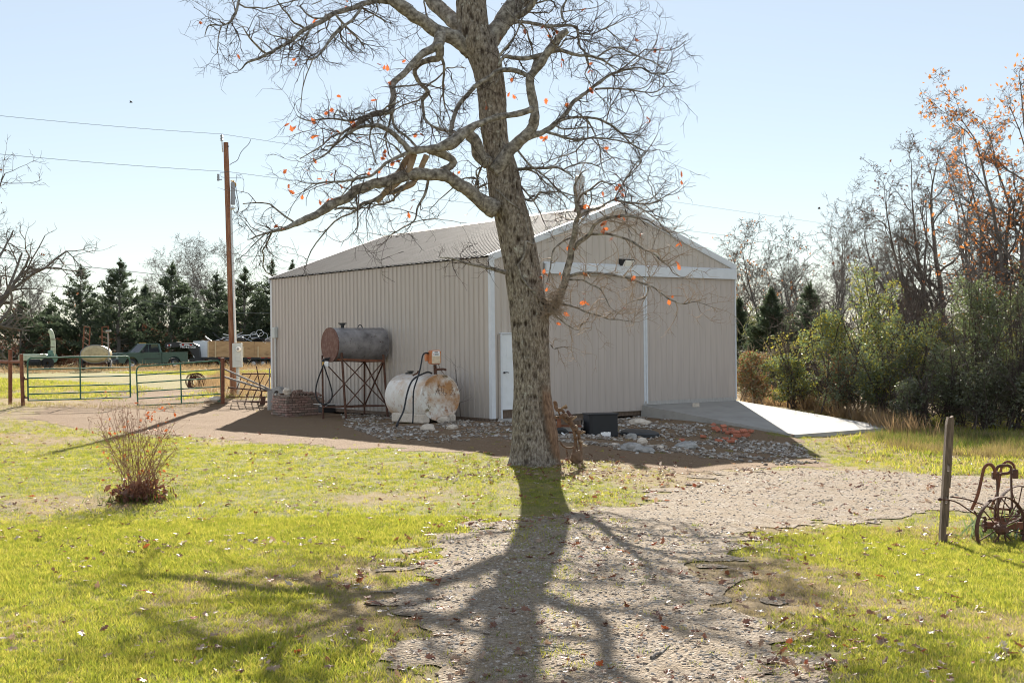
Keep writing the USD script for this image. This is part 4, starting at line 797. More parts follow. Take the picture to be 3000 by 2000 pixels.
for k in range(26):
    px = rng.uniform(590, 775); py = 1000-20*math.exp(-((px-700)/60)**2)*rng.uniform(.3, 1); c = T(px, py, rng.uniform(.2, 2)); d = rng.normal(size=3)*A(1, .6, .3); d /= np.linalg.norm(d)
    part(sc, 'pipe', tube([c-d*rng.uniform(.3, .9), c, c+d*rng.uniform(.3, .9)+A(0, 0, rng.uniform(-.1, .2))], rng.uniform(.02, .05), 6), rng.choice(['scrap_grey', 'galvanised', 'label_white', 'dark_metal']), smooth=40)
for k in range(22):
    px = rng.uniform(600, 770); c = T(px, 1003-18*math.exp(-((px-690)/70)**2)*rng.uniform(0, 1), rng.uniform(.2, 2)); part(sc, 'sheet', bbox(c, (rng.uniform(.3, .9), rng.uniform(.2, .6), .03), .01, rotz(rng.uniform(0, 3)) @ rotx(rng.normal(0, .7))), rng.choice(['scrap_grey', 'dark_metal', 'galvanised', 'dark_rust']))
for (cx, cy, r_) in ((752, 975, .28), (762, 985, .35), (735, 983, .3)): part(sc, 'bent_tube', torus(T(cx, cy, .8), A(.3, -1, .5), r_, .022, 18, 5), 'galvanised', smooth=True)
solo('white_freezer', bbox(T(568, 1035, 1.4), (.9, .7, .75), .03, rotz(.3)), 'white_trim', 'white box seen under the gooseneck in front of the load', 'box')

# ------------------------------------------------------------------ old farm machines at the left
ot = thing('oval_tank', 'yellowed oval tank wagon standing left of the truck', 'tank wagon', on(W(283, 1070, 90)))
c = W(283, 1037, 89); R_ = rotz(.2)
prof = [[.0001, -1.25], [.75, -1.2], [.98, -1.0], [1.0, -.95], [1.0, .95], [.98, 1.0], [.75, 1.2], [.0001, 1.25]]
v, f = lathe(prof, 32, A(0, 1, 0), (0, 0, 0)); v = (v*[.93, 1, .60]) @ R_.T+c
part(ot, 'tank_shell', (v, f), 'yellow_tank', smooth=35)
part(ot, 'tank_band', [torus((0, 0, 0), A(0, 1, 0), 1.0, .03, 32, 5)][0:0] or (lambda w: (w[0]*[.94, 1, .61] @ R_.T+c, w[1]))(torus((0, -1.0, 0), A(0, 1, 0), 1.0, .03, 32, 5)), 'porcelain', smooth=True)
part(ot, 'frame', [bar(c+R_ @ A(sx_*.5, -1.2, -.62), c+R_ @ A(sx_*.5, 1.2, -.62), .12) for sx_ in (-1, 1)]+[bar(c+R_ @ A(-.8, yy, -.68), c+R_ @ A(.8, yy, -.68), .1) for yy in (-.9, .9)], 'dark_rust')
for sx_ in (-1, 1): part(ot, 'wheel', lathe([[.1, -.1], [.36, -.1], [.4, 0], [.36, .1], [.1, .1]], 18, R_ @ A(1, 0, 0), c+R_ @ A(sx_*.85, 0, -.72)), 'tyre', smooth=35)
fh = thing('forage_harvester', 'old pale green chopper with a tall curved spout left of the oval tank', 'farm machine', on(W(115, 1065, 90)))
part(fh, 'hopper', [tq_ for tq_ in [bbox(W(99, 1047, 90), (1.6, 1.4, .42), .05), bbox(W(99, 1037.5, 89.6), (1.55, .08, .07), .02), bbox(W(125, 1040, 89.6), (.1, 1.2, .2), .02)]], 'pale_green')
part(fh, 'pickup_reel', [tube([W(82, 1062, 89.3), W(118, 1062, 89.3)], .22, 14)]+[tube([W(82+4*k, 1056, 89.0), W(82+4*k, 1070, 89.0)], .02, 5) for k in range(10)], 'dark_metal')
part(fh, 'blower', lathe([[.0001, -.2], [.32, -.2], [.36, 0], [.32, .2], [.0001, .2]], 18, A(1, -.4, 0), W(153, 1048, 90)), 'machine_green', smooth=35)
part(fh, 'gearbox', bbox(W(148, 1034, 89.8), (.3, .3, .35), .05), 'machine_green')
part(fh, 'spout', tube(smooth_path([W(x, y, 90) for x, y in [(155, 1042), (156, 1022), (155.5, 1000), (153, 985), (149, 972), (144, 967)]], 24), np.linspace(.17, .15, 24), 10), 'pale_green', smooth=40)
for yy in (994, 1016): part(fh, 'spout_band', torus(W(155, yy, 90), A(0, 0, 1), .17, .02, 16, 4), 'dark_rust')
part(fh, 'wheel', lathe([[.1, -.1], [.4, -.1], [.43, 0], [.4, .1], [.1, .1]], 18, A(0, -1, 0), W(140, 1063, 89.5)), 'tyre', smooth=35)
for q, lab in (([(238, 1040), (247, 956), (264, 959), (257, 1035)], 'tall narrow rusty frame standing behind the oval tank on its left'), ([(300, 1035), (299, 958), (317, 956), (321, 1030)], 'tall narrow rusty frame standing behind the oval tank on its right')):
    e = thing('elevator_tower', lab, 'metal tower', on(W(q[0][0], 1070, 96)), 'tall rusty frames behind the tank wagon'); P = [W(x, y, 96) for x, y in q]
    for a, b in ((0, 1), (1, 2), (2, 3)): part(e, 'frame_bar', bar(P[a] if a else on(P[0], 0), P[b] if b != 3 else on(P[3], 0), .07), 'rust')
    for t in (.15, .35, .55): part(e, 'brace_rod', bar(P[1]+(P[0]-P[1])*t, P[2]+(P[3]-P[2])*min(1, t+.15), .035), 'rust')
solo('meter_stake', [tube([W(319, 1060, 70), W(316, 975, 70)], .03, 6), bbox(W(318, 970, 70), (.28, .2, .12), .04)], 'stone_grey', 'thin grey stake with a pale cap behind the truck hood', 'stake')

# ================================================================== the oak
OD = 24.4; K = OD/FPX
# bark of the trunk: bare orange wood where the mask says so
nd = {'g': ('geometry', {}), 'm': ('mapping', {'scale': (5.0, 5.0, 1.9)}), 'n': ('noise_texture', {'scale': 6.5, 'detail': 9.0, 'roughness': .7}), 'r': ('rgb_ramp', {'ramp': [(.28, (.05, .038, .028)), (.44, (.15, .122, .098)), (.56, (.27, .232, .195)), (.74, (.44, .41, .37))]}),
      'n1': ('noise_texture', {'scale': 7.0, 'detail': 8.0, 'roughness': .7}), 'q1': ('map_range', {'from_min': .58, 'from_max': .68, 'to_max': .85, 'clamp': True}), 'x1': ('mix_color', {'b': (.46, .45, .40)}),
      'n3': ('noise_texture', {'scale': .55, 'detail': 6.0}), 'q3': ('map_range', {'from_min': .60, 'from_max': .72, 'to_max': .75, 'clamp': True}), 'x3': ('mix_color', {'b': (.075, .08, .035)}),
      'a': ('attribute', {'attribute': 'wood'}), 's': ('separate_color', {}), 'n2': ('noise_texture', {'scale': 5.0, 'detail': 6.0}), 'w': ('rgb_ramp', {'ramp': [(.3, (.10, .06, .042)), (.55, (.22, .14, .095)), (.8, (.32, .23, .165))]}), 'x2': ('mix_color', {}),
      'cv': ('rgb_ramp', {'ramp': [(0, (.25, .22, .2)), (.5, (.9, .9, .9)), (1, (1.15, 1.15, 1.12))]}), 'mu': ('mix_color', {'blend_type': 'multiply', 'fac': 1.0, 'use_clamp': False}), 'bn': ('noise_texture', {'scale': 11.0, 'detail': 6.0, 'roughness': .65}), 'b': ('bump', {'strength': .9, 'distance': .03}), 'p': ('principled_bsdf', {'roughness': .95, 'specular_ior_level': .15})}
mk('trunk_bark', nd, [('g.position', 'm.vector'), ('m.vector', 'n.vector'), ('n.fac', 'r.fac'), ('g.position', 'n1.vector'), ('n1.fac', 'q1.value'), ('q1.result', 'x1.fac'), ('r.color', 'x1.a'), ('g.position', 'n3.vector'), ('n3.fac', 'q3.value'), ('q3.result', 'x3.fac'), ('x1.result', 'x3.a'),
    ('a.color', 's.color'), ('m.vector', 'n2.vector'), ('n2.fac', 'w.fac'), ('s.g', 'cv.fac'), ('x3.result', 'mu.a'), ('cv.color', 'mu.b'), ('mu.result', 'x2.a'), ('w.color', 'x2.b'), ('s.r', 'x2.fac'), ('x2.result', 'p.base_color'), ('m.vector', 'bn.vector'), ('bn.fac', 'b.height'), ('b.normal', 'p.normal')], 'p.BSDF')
oak_o = on(W(1570, 1371, OD))
oak = thing('oak_tree', 'large nearly bare oak with rough grey bark in front of the barn', 'tree', oak_o)
TR = np.array([1, 1, .95])*np.array([(1400, 1568, 190), (1376, 1568, 180), (1345, 1566, 160), (1310, 1565, 148), (1276, 1566, 140), (1220, 1562, 130), (1148, 1559, 114), (1100, 1558, 112), (1020, 1555, 114), (950, 1552, 116), (902, 1548, 116), (840, 1538, 113), (768, 1527, 112), (653, 1504, 109), (576, 1484, 104), (500, 1472, 97), (455, 1462, 88), (419, 1453, 80), (357, 1445, 84), (300, 1442, 86), (238, 1435, 89), (178, 1421, 100), (130, 1402, 110), (71, 1385, 97), (0, 1381, 92), (-150, 1390, 80), (-350, 1400, 60), (-560, 1420, 40), (-760, 1430, 16)], float)
nr, ncol = 560, 150
from scipy.interpolate import PchipInterpolator
ord_ = np.argsort(TR[:, 0]); cxf, wf = PchipInterpolator(TR[ord_, 0], TR[ord_, 1]), PchipInterpolator(TR[ord_, 0], TR[ord_, 2])
ys = np.concatenate([np.linspace(1400, 0, 470), np.linspace(-3, -760, 90)]); nr = len(ys)
C_ = np.array([W(cxf(y), y, OD) for y in ys]); Rr = wf(ys)/2*K; th = np.arange(ncol)*2*np.pi/ncol
dirs = np.stack([np.cos(th), np.sin(th), 0*th], 1)
base = C_[:, None]+Rr[:, None, None]*dirs
h = C_[:, 2]-oak_o[2]
fl = np.exp(-np.clip(h, 0, 9)/.30)
lob = (np.cos(5*th+.6)+.6*np.cos(8*th+2))*.09
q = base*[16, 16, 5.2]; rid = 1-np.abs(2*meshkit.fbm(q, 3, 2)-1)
dsp = .030*(rid-.75)+.02*(meshkit.fbm(base*[2.2, 2.2, 1.2], 2, 6)-.5)+fl[:, None]*lob*Rr[:, None]
dsp += .05*np.exp(-(((base-W(1610, 905, OD-.1))**2).sum(-1))/.16**2)
# px of every front vertex, for the split in the trunk
pxs = 1500+FPX*((base-EYE) @ RIGHT)/((base-EYE) @ FW); pys = 1000-FPX*((base-EYE) @ UPV)/((base-EYE) @ FW)
front = base[..., 1] < C_[:, None, 1]+.05
cy = np.array([1125, 1160, 1200, 1240, 1280, 1320, 1355, 1395]); cx_ = np.array([1583, 1585, 1590, 1598, 1606, 1620, 1637, 1650])
xc = np.interp(pys, cy, cx_); rel = pxs-xc; grow = np.clip((pys-1130)/60, 0, 1)
crack = front*grow*np.exp(-(rel/(3.5+4*grow))**2)
strip = front*np.clip((pys-1120)/40, 0, 1)*np.clip((rel-2)/6, 0, 1)*np.clip((30+14*(pys-1130)/230-rel)/7, 0, 1)
dsp = dsp*(1-.85*strip)-.11*crack+.012*strip
V_ = (base+dsp[..., None]*dirs).reshape(-1, 3)
i, j = np.meshgrid(np.arange(nr-1), np.arange(ncol), indexing='ij'); i = i.ravel(); j = j.ravel(); j2 = (j+1) % ncol
Q_ = np.stack([i*ncol+j, i*ncol+j2, (i+1)*ncol+j2, (i+1)*ncol+j], 1); F_ = np.vstack([Q_[:, [0, 1, 2]], Q_[:, [0, 2, 3]]])
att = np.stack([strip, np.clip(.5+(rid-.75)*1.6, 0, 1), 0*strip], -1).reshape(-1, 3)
part(oak, 'trunk', (V_, F_), 'trunk_bark', smooth=True, attrs={'wood': att})

def zoomed(s): return s
LIMBS = [ # (points in photo pixels with widths), depth offset at start and end, pale wood?
 ([(1385, 150, 60), (1345, 118, 50), (1309, 100, 44), (1274, 84, 40), (1214, 46, 38), (1167, 10, 36), (1128, -25, 32), (1060, -80, 26), (980, -150, 20), (900, -190, 14), (820, -230, 8)], 0, -1.5, 0),
 ([(1167, 10, 30), (1131, 2, 18), (1054, 15, 15), (988, 36, 14), (940, 62, 13), (881, 95, 11), (833, 128, 9), (780, 158, 8), (750, 174, 7), (732, 179, 6), (700, 205, 3)], -.4, -2.2, 0),
 ([(1062, 14, 9), (1040, 50, 8), (1006, 77, 8), (970, 113, 7), (946, 146, 6), (917, 173, 5), (887, 179, 3)], -.9, -2.0, 0),
 ([(982, 40, 7), (1024, 89, 6), (1048, 113, 5), (1071, 143, 2)], -1.2, -.8, 0), ([(917, 77, 6), (887, 110, 5), (857, 131, 4), (842, 190, 2)], -1.4, -1.8, 0), ([(780, 158, 6), (738, 119, 5), (711, 77, 2)], -1.8, -2.3, 0), ([(857, 119, 5), (821, 110, 4), (792, 101, 3), (768, 74, 2)], -1.6, -1.3, 0), ([(1050, 12, 7), (1071, 30, 6), (1101, 45, 5), (1131, 65, 3)], -.8, -.2, 0),
 ([(740, -60, 9), (702, 0, 7), (690, 36, 7), (679, 60, 6), (649, 74, 4), (619, 74, 4), (598, 104, 2)], -1.6, -2.4, 0), ([(649, 74, 4), (640, 110, 3), (636, 155, 2)], -2.2, -2.3, 0),
 ([(1400, 118, 60), (1360, 82, 52), (1321, 54, 46), (1280, 18, 42), (1250, -20, 40), (1180, -120, 32), (1120, -260, 22), (1080, -420, 10)], .2, 1.2, 0),
 ([(1400, 150, 70), (1440, 112, 62), (1475, 60, 54), (1506, 18, 48), (1560, -30, 42), (1640, -140, 32), (1700, -300, 20), (1740, -450, 8)], .1, .9, 0), ([(1475, 70, 30), (1500, 60, 26), (1530, 40, 20), (1600, -40, 14), (1680, -90, 8)], .3, -.6, 0),
 ([(1290, 96, 34), (1285, 125, 32), (1262, 146, 24), (1238, 160, 21), (1208, 190, 19), (1185, 220, 18), (1155, 243, 19), (1150, 262, 16), (1152, 290, 17), (1149, 324, 18), (1119, 330, 12), (1071, 345, 10), (1036, 369, 8), (1000, 400, 5), (960, 450, 3)], -.3, -1.6, 0),
 ([(1285, 125, 26), (1290, 165, 22), (1274, 174, 18), (1232, 185, 15), (1214, 208, 13), (1232, 244, 12), (1256, 268, 11), (1238, 298, 10), (1244, 339, 8), (1268, 369, 6), (1300, 385, 4)], -.5, .9, 0), ([(1291, 160, 12), (1300, 200, 8), (1296, 260, 6), (1310, 330, 4)], -.4, .3, 0),
 ([(1450, 615, 56), (1430, 602, 50), (1396, 577, 42), (1355, 547, 38), (1313, 522, 35), (1271, 509, 33), (1224, 510, 32), (1176, 519, 32), (1129, 532, 30), (1069, 550, 28), (1021, 574, 26), (968, 600, 26), (932, 624, 20), (873, 654, 19), (837, 666, 11), (795, 676, 7), (760, 687, 5), (724, 702, 2)], -.3, -2.4, 0),
 ([(1430, 478, 40), (1408, 455, 38), (1385, 407, 34), (1366, 382, 30)], -.3, -.6, 0),
 ([(1560, 318, 18), (1530, 330, 17), (1498, 336, 17), (1456, 345, 18), (1402, 365, 20), (1355, 389, 30), (1325, 419, 34), (1289, 432, 26), (1248, 437, 20), (1206, 441, 18), (1176, 413, 15), (1140, 383, 13), (1105, 368, 12), (1057, 374, 10), (1021, 389, 8), (986, 419, 6), (956, 431, 4)], -.75, -1.6, 2),
 ([(1215, 448, 22), (1195, 470, 20), (1176, 492, 19), (1158, 514, 15)], -1.0, -1.0, 1), ([(1212, 450, 20), (1200, 495, 18), (1160, 535, 17), (1140, 552, 18), (1120, 575, 15), (1105, 594, 11)], -1.1, -1.1, 1), ([(1250, 455, 18), (1235, 490, 16), (1212, 532, 15), (1165, 556, 14), (1140, 565, 12)], -.9, -1.0, 1),
 ([(1212, 532, 12), (1140, 564, 12), (1087, 589, 12), (1057, 598, 10), (1045, 612, 8), (1010, 612, 8), (980, 616, 5)], -.9, -1.4, 0),
 ([(1206, 443, 13), (1164, 461, 11), (1129, 479, 9), (1111, 496, 8), (1069, 520, 8), (1021, 529, 7), (968, 532, 6), (926, 538, 4), (879, 532, 2)], -1.2, -2.2, 0),
 ([(1255, 440, 22), (1300, 455, 24), (1328, 475, 22), (1310, 492, 22), (1270, 506, 24)], -.9, -.6, 0), ([(1254, 530, 9), (1242, 574, 8), (1224, 610, 6), (1218, 639, 5), (1176, 669, 4), (1140, 693, 2)], -.7, -1.2, 0), ([(1388, 572, 9), (1394, 545, 8), (1402, 514, 7), (1414, 485, 5)], -.3, -.5, 0), ([(1390, 560, 8), (1400, 550, 8), (1425, 538, 8)], -.3, -.2, 0),
 ([(1149, 324, 10), (1105, 327, 9), (1069, 342, 8), (1021, 354, 6), (962, 348, 5), (908, 354, 4), (873, 342, 2)], -.9, -2.0, 0), ([(1069, 342, 7), (1033, 383, 6), (986, 419, 5), (950, 455, 4), (896, 479, 2)], -1.0, -1.9, 0), ([(1149, 324, 9), (1158, 371, 8), (1194, 407, 7), (1218, 431, 7)], -.9, -1.1, 0), ([(1236, 300, 8), (1240, 330, 7), (1248, 354, 6), (1283, 377, 6), (1343, 389, 5)], .0, -.4, 0),
 ([(1590, 160, 12), (1573, 172, 12), (1548, 220, 13), (1512, 208, 15), (1470, 208, 14), (1429, 226, 14), (1387, 256, 14), (1357, 292, 14), (1337, 330, 13), (1325, 377, 13), (1318, 410, 12)], -.4, -.85, 2), ([(1460, 195, 8), (1482, 167, 11), (1536, 170, 13), (1595, 158, 13), (1637, 149, 12), (1696, 161, 9), (1744, 170, 8), (1774, 185, 6), (1810, 205, 3)], -.6, -.2, 0), ([(1450, 250, 7), (1467, 195, 8), (1462, 172, 8), (1500, 120, 6), (1530, 60, 4)], -.55, -.6, 0),
 ([(1446, 500, 48), (1473, 473, 44), (1496, 436, 36), (1538, 397, 32), (1562, 365, 30), (1565, 324, 26), (1554, 262, 26), (1553, 232, 24), (1577, 196, 24), (1601, 155, 25), (1625, 131, 25), (1643, 107, 22), (1664, 88, 16)], -.2, -.7, 0),
 ([(1520, 412, 22), (1556, 398, 20), (1598, 383, 17), (1633, 357, 15), (1663, 324, 13), (1679, 298, 12), (1714, 274, 10), (1756, 244, 9), (1786, 220, 8), (1833, 205, 6), (1875, 199, 5), (1917, 214, 4), (1952, 214, 4), (1961, 190, 3), (1982, 164, 2)], -.4, .8, 0), ([(1744, 262, 7), (1786, 259, 6), (1833, 262, 5), (1893, 271, 4), (1923, 268, 4), (1952, 232, 2)], .2, .9, 0), ([(1850, 195, 5), (1869, 179, 4), (1911, 143, 3), (1926, 107, 2)], .5, .8, 0), ([(1774, 190, 5), (1810, 160, 4), (1850, 162, 3), (1870, 150, 2)], .3, .8, 0),
 ([(1600, 385, 9), (1645, 401, 8), (1687, 410, 7), (1740, 404, 6), (1776, 407, 5), (1824, 413, 4), (1848, 422, 3)], -.3, .5, 0), ([(1633, 357, 9), (1687, 345, 8), (1740, 348, 7), (1788, 365, 7), (1818, 389, 6), (1854, 425, 5), (1895, 443, 4), (1931, 437, 2)], -.1, .7, 0), ([(1860, 425, 4), (1877, 473, 4), (1848, 508, 3), (1824, 538, 2)], .5, .6, 0), ([(1850, 422, 4), (1870, 400, 3), (1895, 385, 2)], .5, .9, 0),
 ([(1500, 497, 10), (1568, 493, 9), (1627, 490, 8), (1657, 502, 6), (1681, 520, 4)], 0, -.6, 0), ([(1650, 498, 5), (1717, 478, 4), (1752, 487, 3), (1776, 508, 2)], -.4, .1, 0), ([(1515, 560, 7), (1560, 590, 6), (1586, 562, 5), (1633, 562, 5), (1681, 574, 3)], 0, -.5, 0), ([(1510, 430, 7), (1540, 470, 6), (1600, 520, 5), (1640, 560, 4), (1690, 600, 2)], -.3, -.7, 0), ([(1500, 520, 6), (1540, 560, 5), (1570, 600, 4), (1590, 640, 2)], 0, .5, 0),
 ([(1600, 910, 36), (1622, 895, 26), (1637, 876, 24), (1650, 829, 23), (1663, 782, 21), (1674, 735, 20), (1682, 694, 17), (1690, 652, 15), (1692, 621, 12), (1690, 586, 10), (1681, 556, 8), (1690, 530, 6), (1720, 500, 3)], -.05, -.9, 3), ([(1692, 600, 7), (1700, 575, 7), (1729, 556, 6), (1764, 532, 5), (1790, 545, 3)], -.6, -.9, 0),
 ([(1674, 735, 16), (1690, 716, 15), (1705, 704, 14), (1726, 686, 13), (1742, 662, 11), (1762, 644, 10), (1794, 636, 9), (1825, 634, 8), (1867, 636, 6), (1898, 647, 5), (1929, 668, 3), (1971, 683, 2)], -.35, -1.3, 3), ([(1731, 686, 9), (1773, 686, 8), (1815, 694, 8), (1846, 704, 7), (1882, 728, 6), (1913, 743, 5), (1940, 767, 5), (1960, 782, 4), (1971, 800, 3), (2007, 811, 2)], -.5, -1.5, 3),
 ([(1652, 815, 11), (1664, 811, 10), (1700, 800, 9), (1742, 800, 9), (1783, 803, 8), (1825, 811, 7), (1867, 824, 7), (1903, 837, 6), (1934, 855, 5), (1971, 881, 5), (2002, 889, 4), (2033, 884, 3), (2090, 902, 2)], -.2, -1.8, 3), ([(1660, 819, 7), (1700, 819, 6), (1731, 834, 6), (1757, 845, 5), (1773, 871, 4), (1788, 897, 3), (1815, 918, 2)], -.2, -.9, 3),
 ([(1630, 890, 8), (1658, 892, 7), (1690, 902, 6), (1721, 915, 6), (1757, 925, 5), (1788, 936, 4), (1825, 938, 3), (1856, 944, 2)], -.1, -1.1, 3), ([(1622, 915, 5), (1658, 949, 4), (1695, 967, 3), (1705, 949, 3), (1731, 941, 2)], -.1, -.6, 3), ([(1614, 1010, 4), (1625, 1022, 4), (1650, 1016, 3), (1668, 1015, 2)], -.05, -.3, 3), ([(1682, 694, 6), (1640, 715, 6), (1620, 740, 5), (1612, 790, 4), (1600, 830, 3)], -.3, -.5, 3), ([(1900, 840, 5), (1885, 875, 4), (1860, 880, 3), (1830, 895, 2)], -1.2, -1.0, 3),
 ([(1690, 640, 8), (1717, 621, 7), (1752, 610, 7), (1800, 586, 6), (1836, 592, 6), (1895, 598, 5), (1931, 586, 4), (1961, 568, 3), (1990, 550, 2)], -.6, -.3, 0), ([(1800, 586, 5), (1818, 550, 5), (1836, 520, 4), (1865, 479, 3), (1895, 443, 3), (1925, 395, 2)], -.5, .1, 0), ([(1836, 592, 5), (1880, 612, 4), (1930, 650, 3), (1965, 690, 2)], -.5, -.8, 0), ([(1752, 612, 4), (1780, 640, 4), (1840, 660, 3), (1880, 700, 2)], -.6, -.9, 3),
 ([(1480, 797, 16), (1468, 794, 12), (1444, 788, 11), (1410, 779, 9), (1364, 770, 7), (1332, 761, 5), (1300, 756, 4), (1283, 754, 2)], -.3, -.9, 2),
 ([(1464, 90, 12), (1524, 65, 11), (1560, 68, 10), (1607, 77, 10), (1661, 74, 9), (1690, 80, 6)], .2, .1, 0), ([(1690, 95, 6), (1726, 101, 5), (1774, 83, 4), (1815, 65, 3), (1839, 51, 2)], .1, .6, 0), ([(1690, 78, 8), (1694, 110, 8), (1700, 140, 7), (1712, 150, 6), (1716, 165, 9), (1722, 190, 6)], .1, .2, 0), ([(1665, -30, 7), (1661, 0, 6), (1643, 36, 6), (1655, 65, 6)], .3, .1, 0), ([(1500, 30, 8), (1560, 12, 6), (1607, 0, 5), (1680, -30, 3)], .3, .4, 0), ([(1774, 83, 4), (1804, 107, 3), (1835, 130, 2)], .4, .6, 0), ([(1607, 77, 7), (1640, 95, 5), (1700, 115, 4), (1760, 130, 3), (1800, 150, 2)], .1, .7, 0),
]
def respl(P, step):
    P = np.asarray(P, float); seg = np.linalg.norm(np.diff(P[:, :2], axis=0), axis=1); s = np.concatenate([[0], np.cumsum(seg)])
    n = max(4, int(s[-1]/step)); t = np.linspace(0, s[-1], n)
    return np.stack([PchipInterpolator(s, P[:, k])(t) for k in range(P.shape[1])], 1), s[-1]
def batch_tubes(P, R, n=3):
    "many thin branches at once: P (N, K, 3), R (N, K)"
    N, Kk, _ = P.shape; t = np.gradient(P, axis=1); t /= np.linalg.norm(t, axis=2, keepdims=True)+1e-9
    a = np.cross(t, A(.31, .77, .56)); a /= np.linalg.norm(a, axis=2, keepdims=True)+1e-9; b = np.cross(t, a); an = np.arange(n)*2*np.pi/n
    v = P[:, :, None]+R[:, :, None, None]*(np.cos(an)[:, None]*a[:, :, None]+np.sin(an)[:, None]*b[:, :, None])
    i, j = np.meshgrid(np.arange(Kk-1), np.arange(n), indexing='ij'); i = i.ravel(); j = j.ravel(); j2 = (j+1) % n
    f = np.vstack([np.stack([i*n+j, i*n+j2, (i+1)*n+j2], 1), np.stack([i*n+j, (i+1)*n+j2, (i+1)*n+j], 1)])
    F = (f[None]+np.arange(N)[:, None, None]*Kk*n).reshape(-1, 3)
    return v.reshape(-1, 3), F
def unit(v): return v/(np.linalg.norm(v, axis=-1, keepdims=True)+1e-9)
def twig_level(S, Dr, L, r0, rng, K_=5, kink=.28, droop=0.0):
    "crooked twigs from starts S along Dr"
    N = len(S); P = np.zeros((N, K_, 3)); P[:, 0] = S; d = Dr.copy()
    for k in range(1, K_):
        d = unit(d+rng.normal(size=(N, 3))*kink+A(0, 0, -droop)); P[:, k] = P[:, k-1]+d*(L/(K_-1))[:, None]
    R = np.asarray(r0)[:, None]*np.linspace(1, .45, K_)[None]
    return P, R
rng = np.random.default_rng(17); anch = []; twS = []; twT = []; twR = []; twB = []; SEC = []
for pts, d0, d1, pale in LIMBS:
    wts = np.array(pts); q, Lp = respl(wts, 7); n = len(q); t = np.linspace(0, 1, n)
    P = np.array([W(x, y, OD+d0+(d1-d0)*tt) for (x, y, w), tt in zip(q, t)]); wob = min(.04, q[:, 2].mean()*K*.55)
    P += wob*np.stack([meshkit.fbm(np.stack([t*Lp/34, t*0+k, t*0+len(anch)*.37], -1), 3, 3)*2-1 for k in (1, 2, 3)], 1)*np.clip(np.minimum(t, 1)*6, 0, 1)[:, None]
    r = np.maximum(q[:, 2], 1.6)/2*K; big = q[:, 2].max() > 15; ns = 14 if q[:, 2].max() > 24 else 9 if big else 6
    v, f = tube(P, r, ns, True)
    if big:
        c = np.repeat(P, ns, axis=0); u = unit(v-c); v = v+u*((meshkit.fbm(v*[16, 16, 16], 2, 4)-.5)*.16*np.repeat(r, ns))[:, None]+u*((meshkit.fbm(v*5, 2, 9)-.5)*.42*np.repeat(r, ns))[:, None]
    part(oak, 'limb', (v, f), {0: 'limb_bark', 1: 'dead_wood', 2: 'limb_bark', 3: 'limb_bark'}[pale], smooth=True, label='broken pale limb hanging in the branches' if pale == 1 else None)
    for i_ in range(n): anch.append((q[i_, 0], q[i_, 1], P[i_]))
    if pale == 1: continue
    thin = np.where((q[:, 2] < 17) & (t > .12))[0]
    if len(thin) < 2: continue
    T_ = unit(np.gradient(P, axis=0)); m_ = max(3, int(len(thin)*7/(16 if pale != 3 else 15)))
    for k in rng.choice(thin, m_): twS.append(P[k]); twT.append(T_[k]); twR.append(r[k]); twB.append(pale)
    twS.append(P[-1]); twT.append(T_[-1]); twR.append(r[-1]); twB.append(pale)
    if pale == 0 and q[:, 2].max() > 5: SEC += [(P[k], T_[k], r[k]) for k in rng.choice(n, max(1, int(n*7/95))) if t[k] > .15]
sS, sT, sR = (np.array(x) for x in zip(*SEC)); sL = rng.uniform(.7, 1.7, len(sS)); sP, sRR = twig_level(sS, unit(sT*.6+unit(rng.normal(size=(len(sS), 3))*A(1, .8, 1))), sL, np.minimum(.020, sR*.7), rng, 10, .24)
part(oak, 'branches', batch_tubes(sP, sRR, 5), 'limb_bark', smooth=True, kind='stuff'); sT2 = unit(np.gradient(sP, axis=1))
for a_ in range(len(sS)):
    for k in rng.integers(2, 10, 3): twS.append(sP[a_, k]); twT.append(sT2[a_, k]); twR.append(sRR[a_, k]); twB.append(0)
twS, twT, twR, twB = np.array(twS), np.array(twT), np.array(twR), np.array(twB); n = len(twS)
dr = unit(twT*.75+unit(rng.normal(size=(n, 3)))*1.0+A(0, 0, .12)); L1_ = rng.uniform(.22, .80, n)*np.where(twB == 2, .5, 1)
P1, R1 = twig_level(twS, dr, L1_, np.minimum(.0105, twR*.75), rng, 6, .30)
def children(P, R, L, per, lo, hi, rng, rmin, K_=4):
    N, Kk, _ = P.shape; idx = np.repeat(np.arange(N), per); k = rng.integers(1, Kk, len(idx)); S = P[idx, k]; T_ = unit(P[idx, k]-P[idx, k-1])
    d = unit(T_*.8+unit(rng.normal(size=(len(idx), 3)))*.95); return twig_level(S, d, L[idx]*rng.uniform(lo, hi, len(idx)), np.maximum(rmin, R[idx, k]*.72), rng, K_, .25)+(idx,)
P2, R2, ix = children(P1, R1, L1_, 4, .25, .6, rng, .0042); P3, R3, ix3 = children(P2, R2, np.full(len(P2), .3), 2, .3, .7, rng, .0032, 3)
pal1 = twB == 3; pal2 = pal1[ix]; pal3 = pal2[ix3]
part(oak, 'twigs', cat([batch_tubes(P1[~pal1], R1[~pal1]), batch_tubes(P2[~pal2], R2[~pal2]), batch_tubes(P3[~pal3], R3[~pal3])]), 'twig', kind='stuff', smooth=True)
part(oak, 'twigs', cat([batch_tubes(P1[pal1], R1[pal1]), batch_tubes(P2[pal2], R2[pal2]), batch_tubes(P3[pal3], R3[pal3])]), 'twig_pale', kind='stuff', smooth=True)
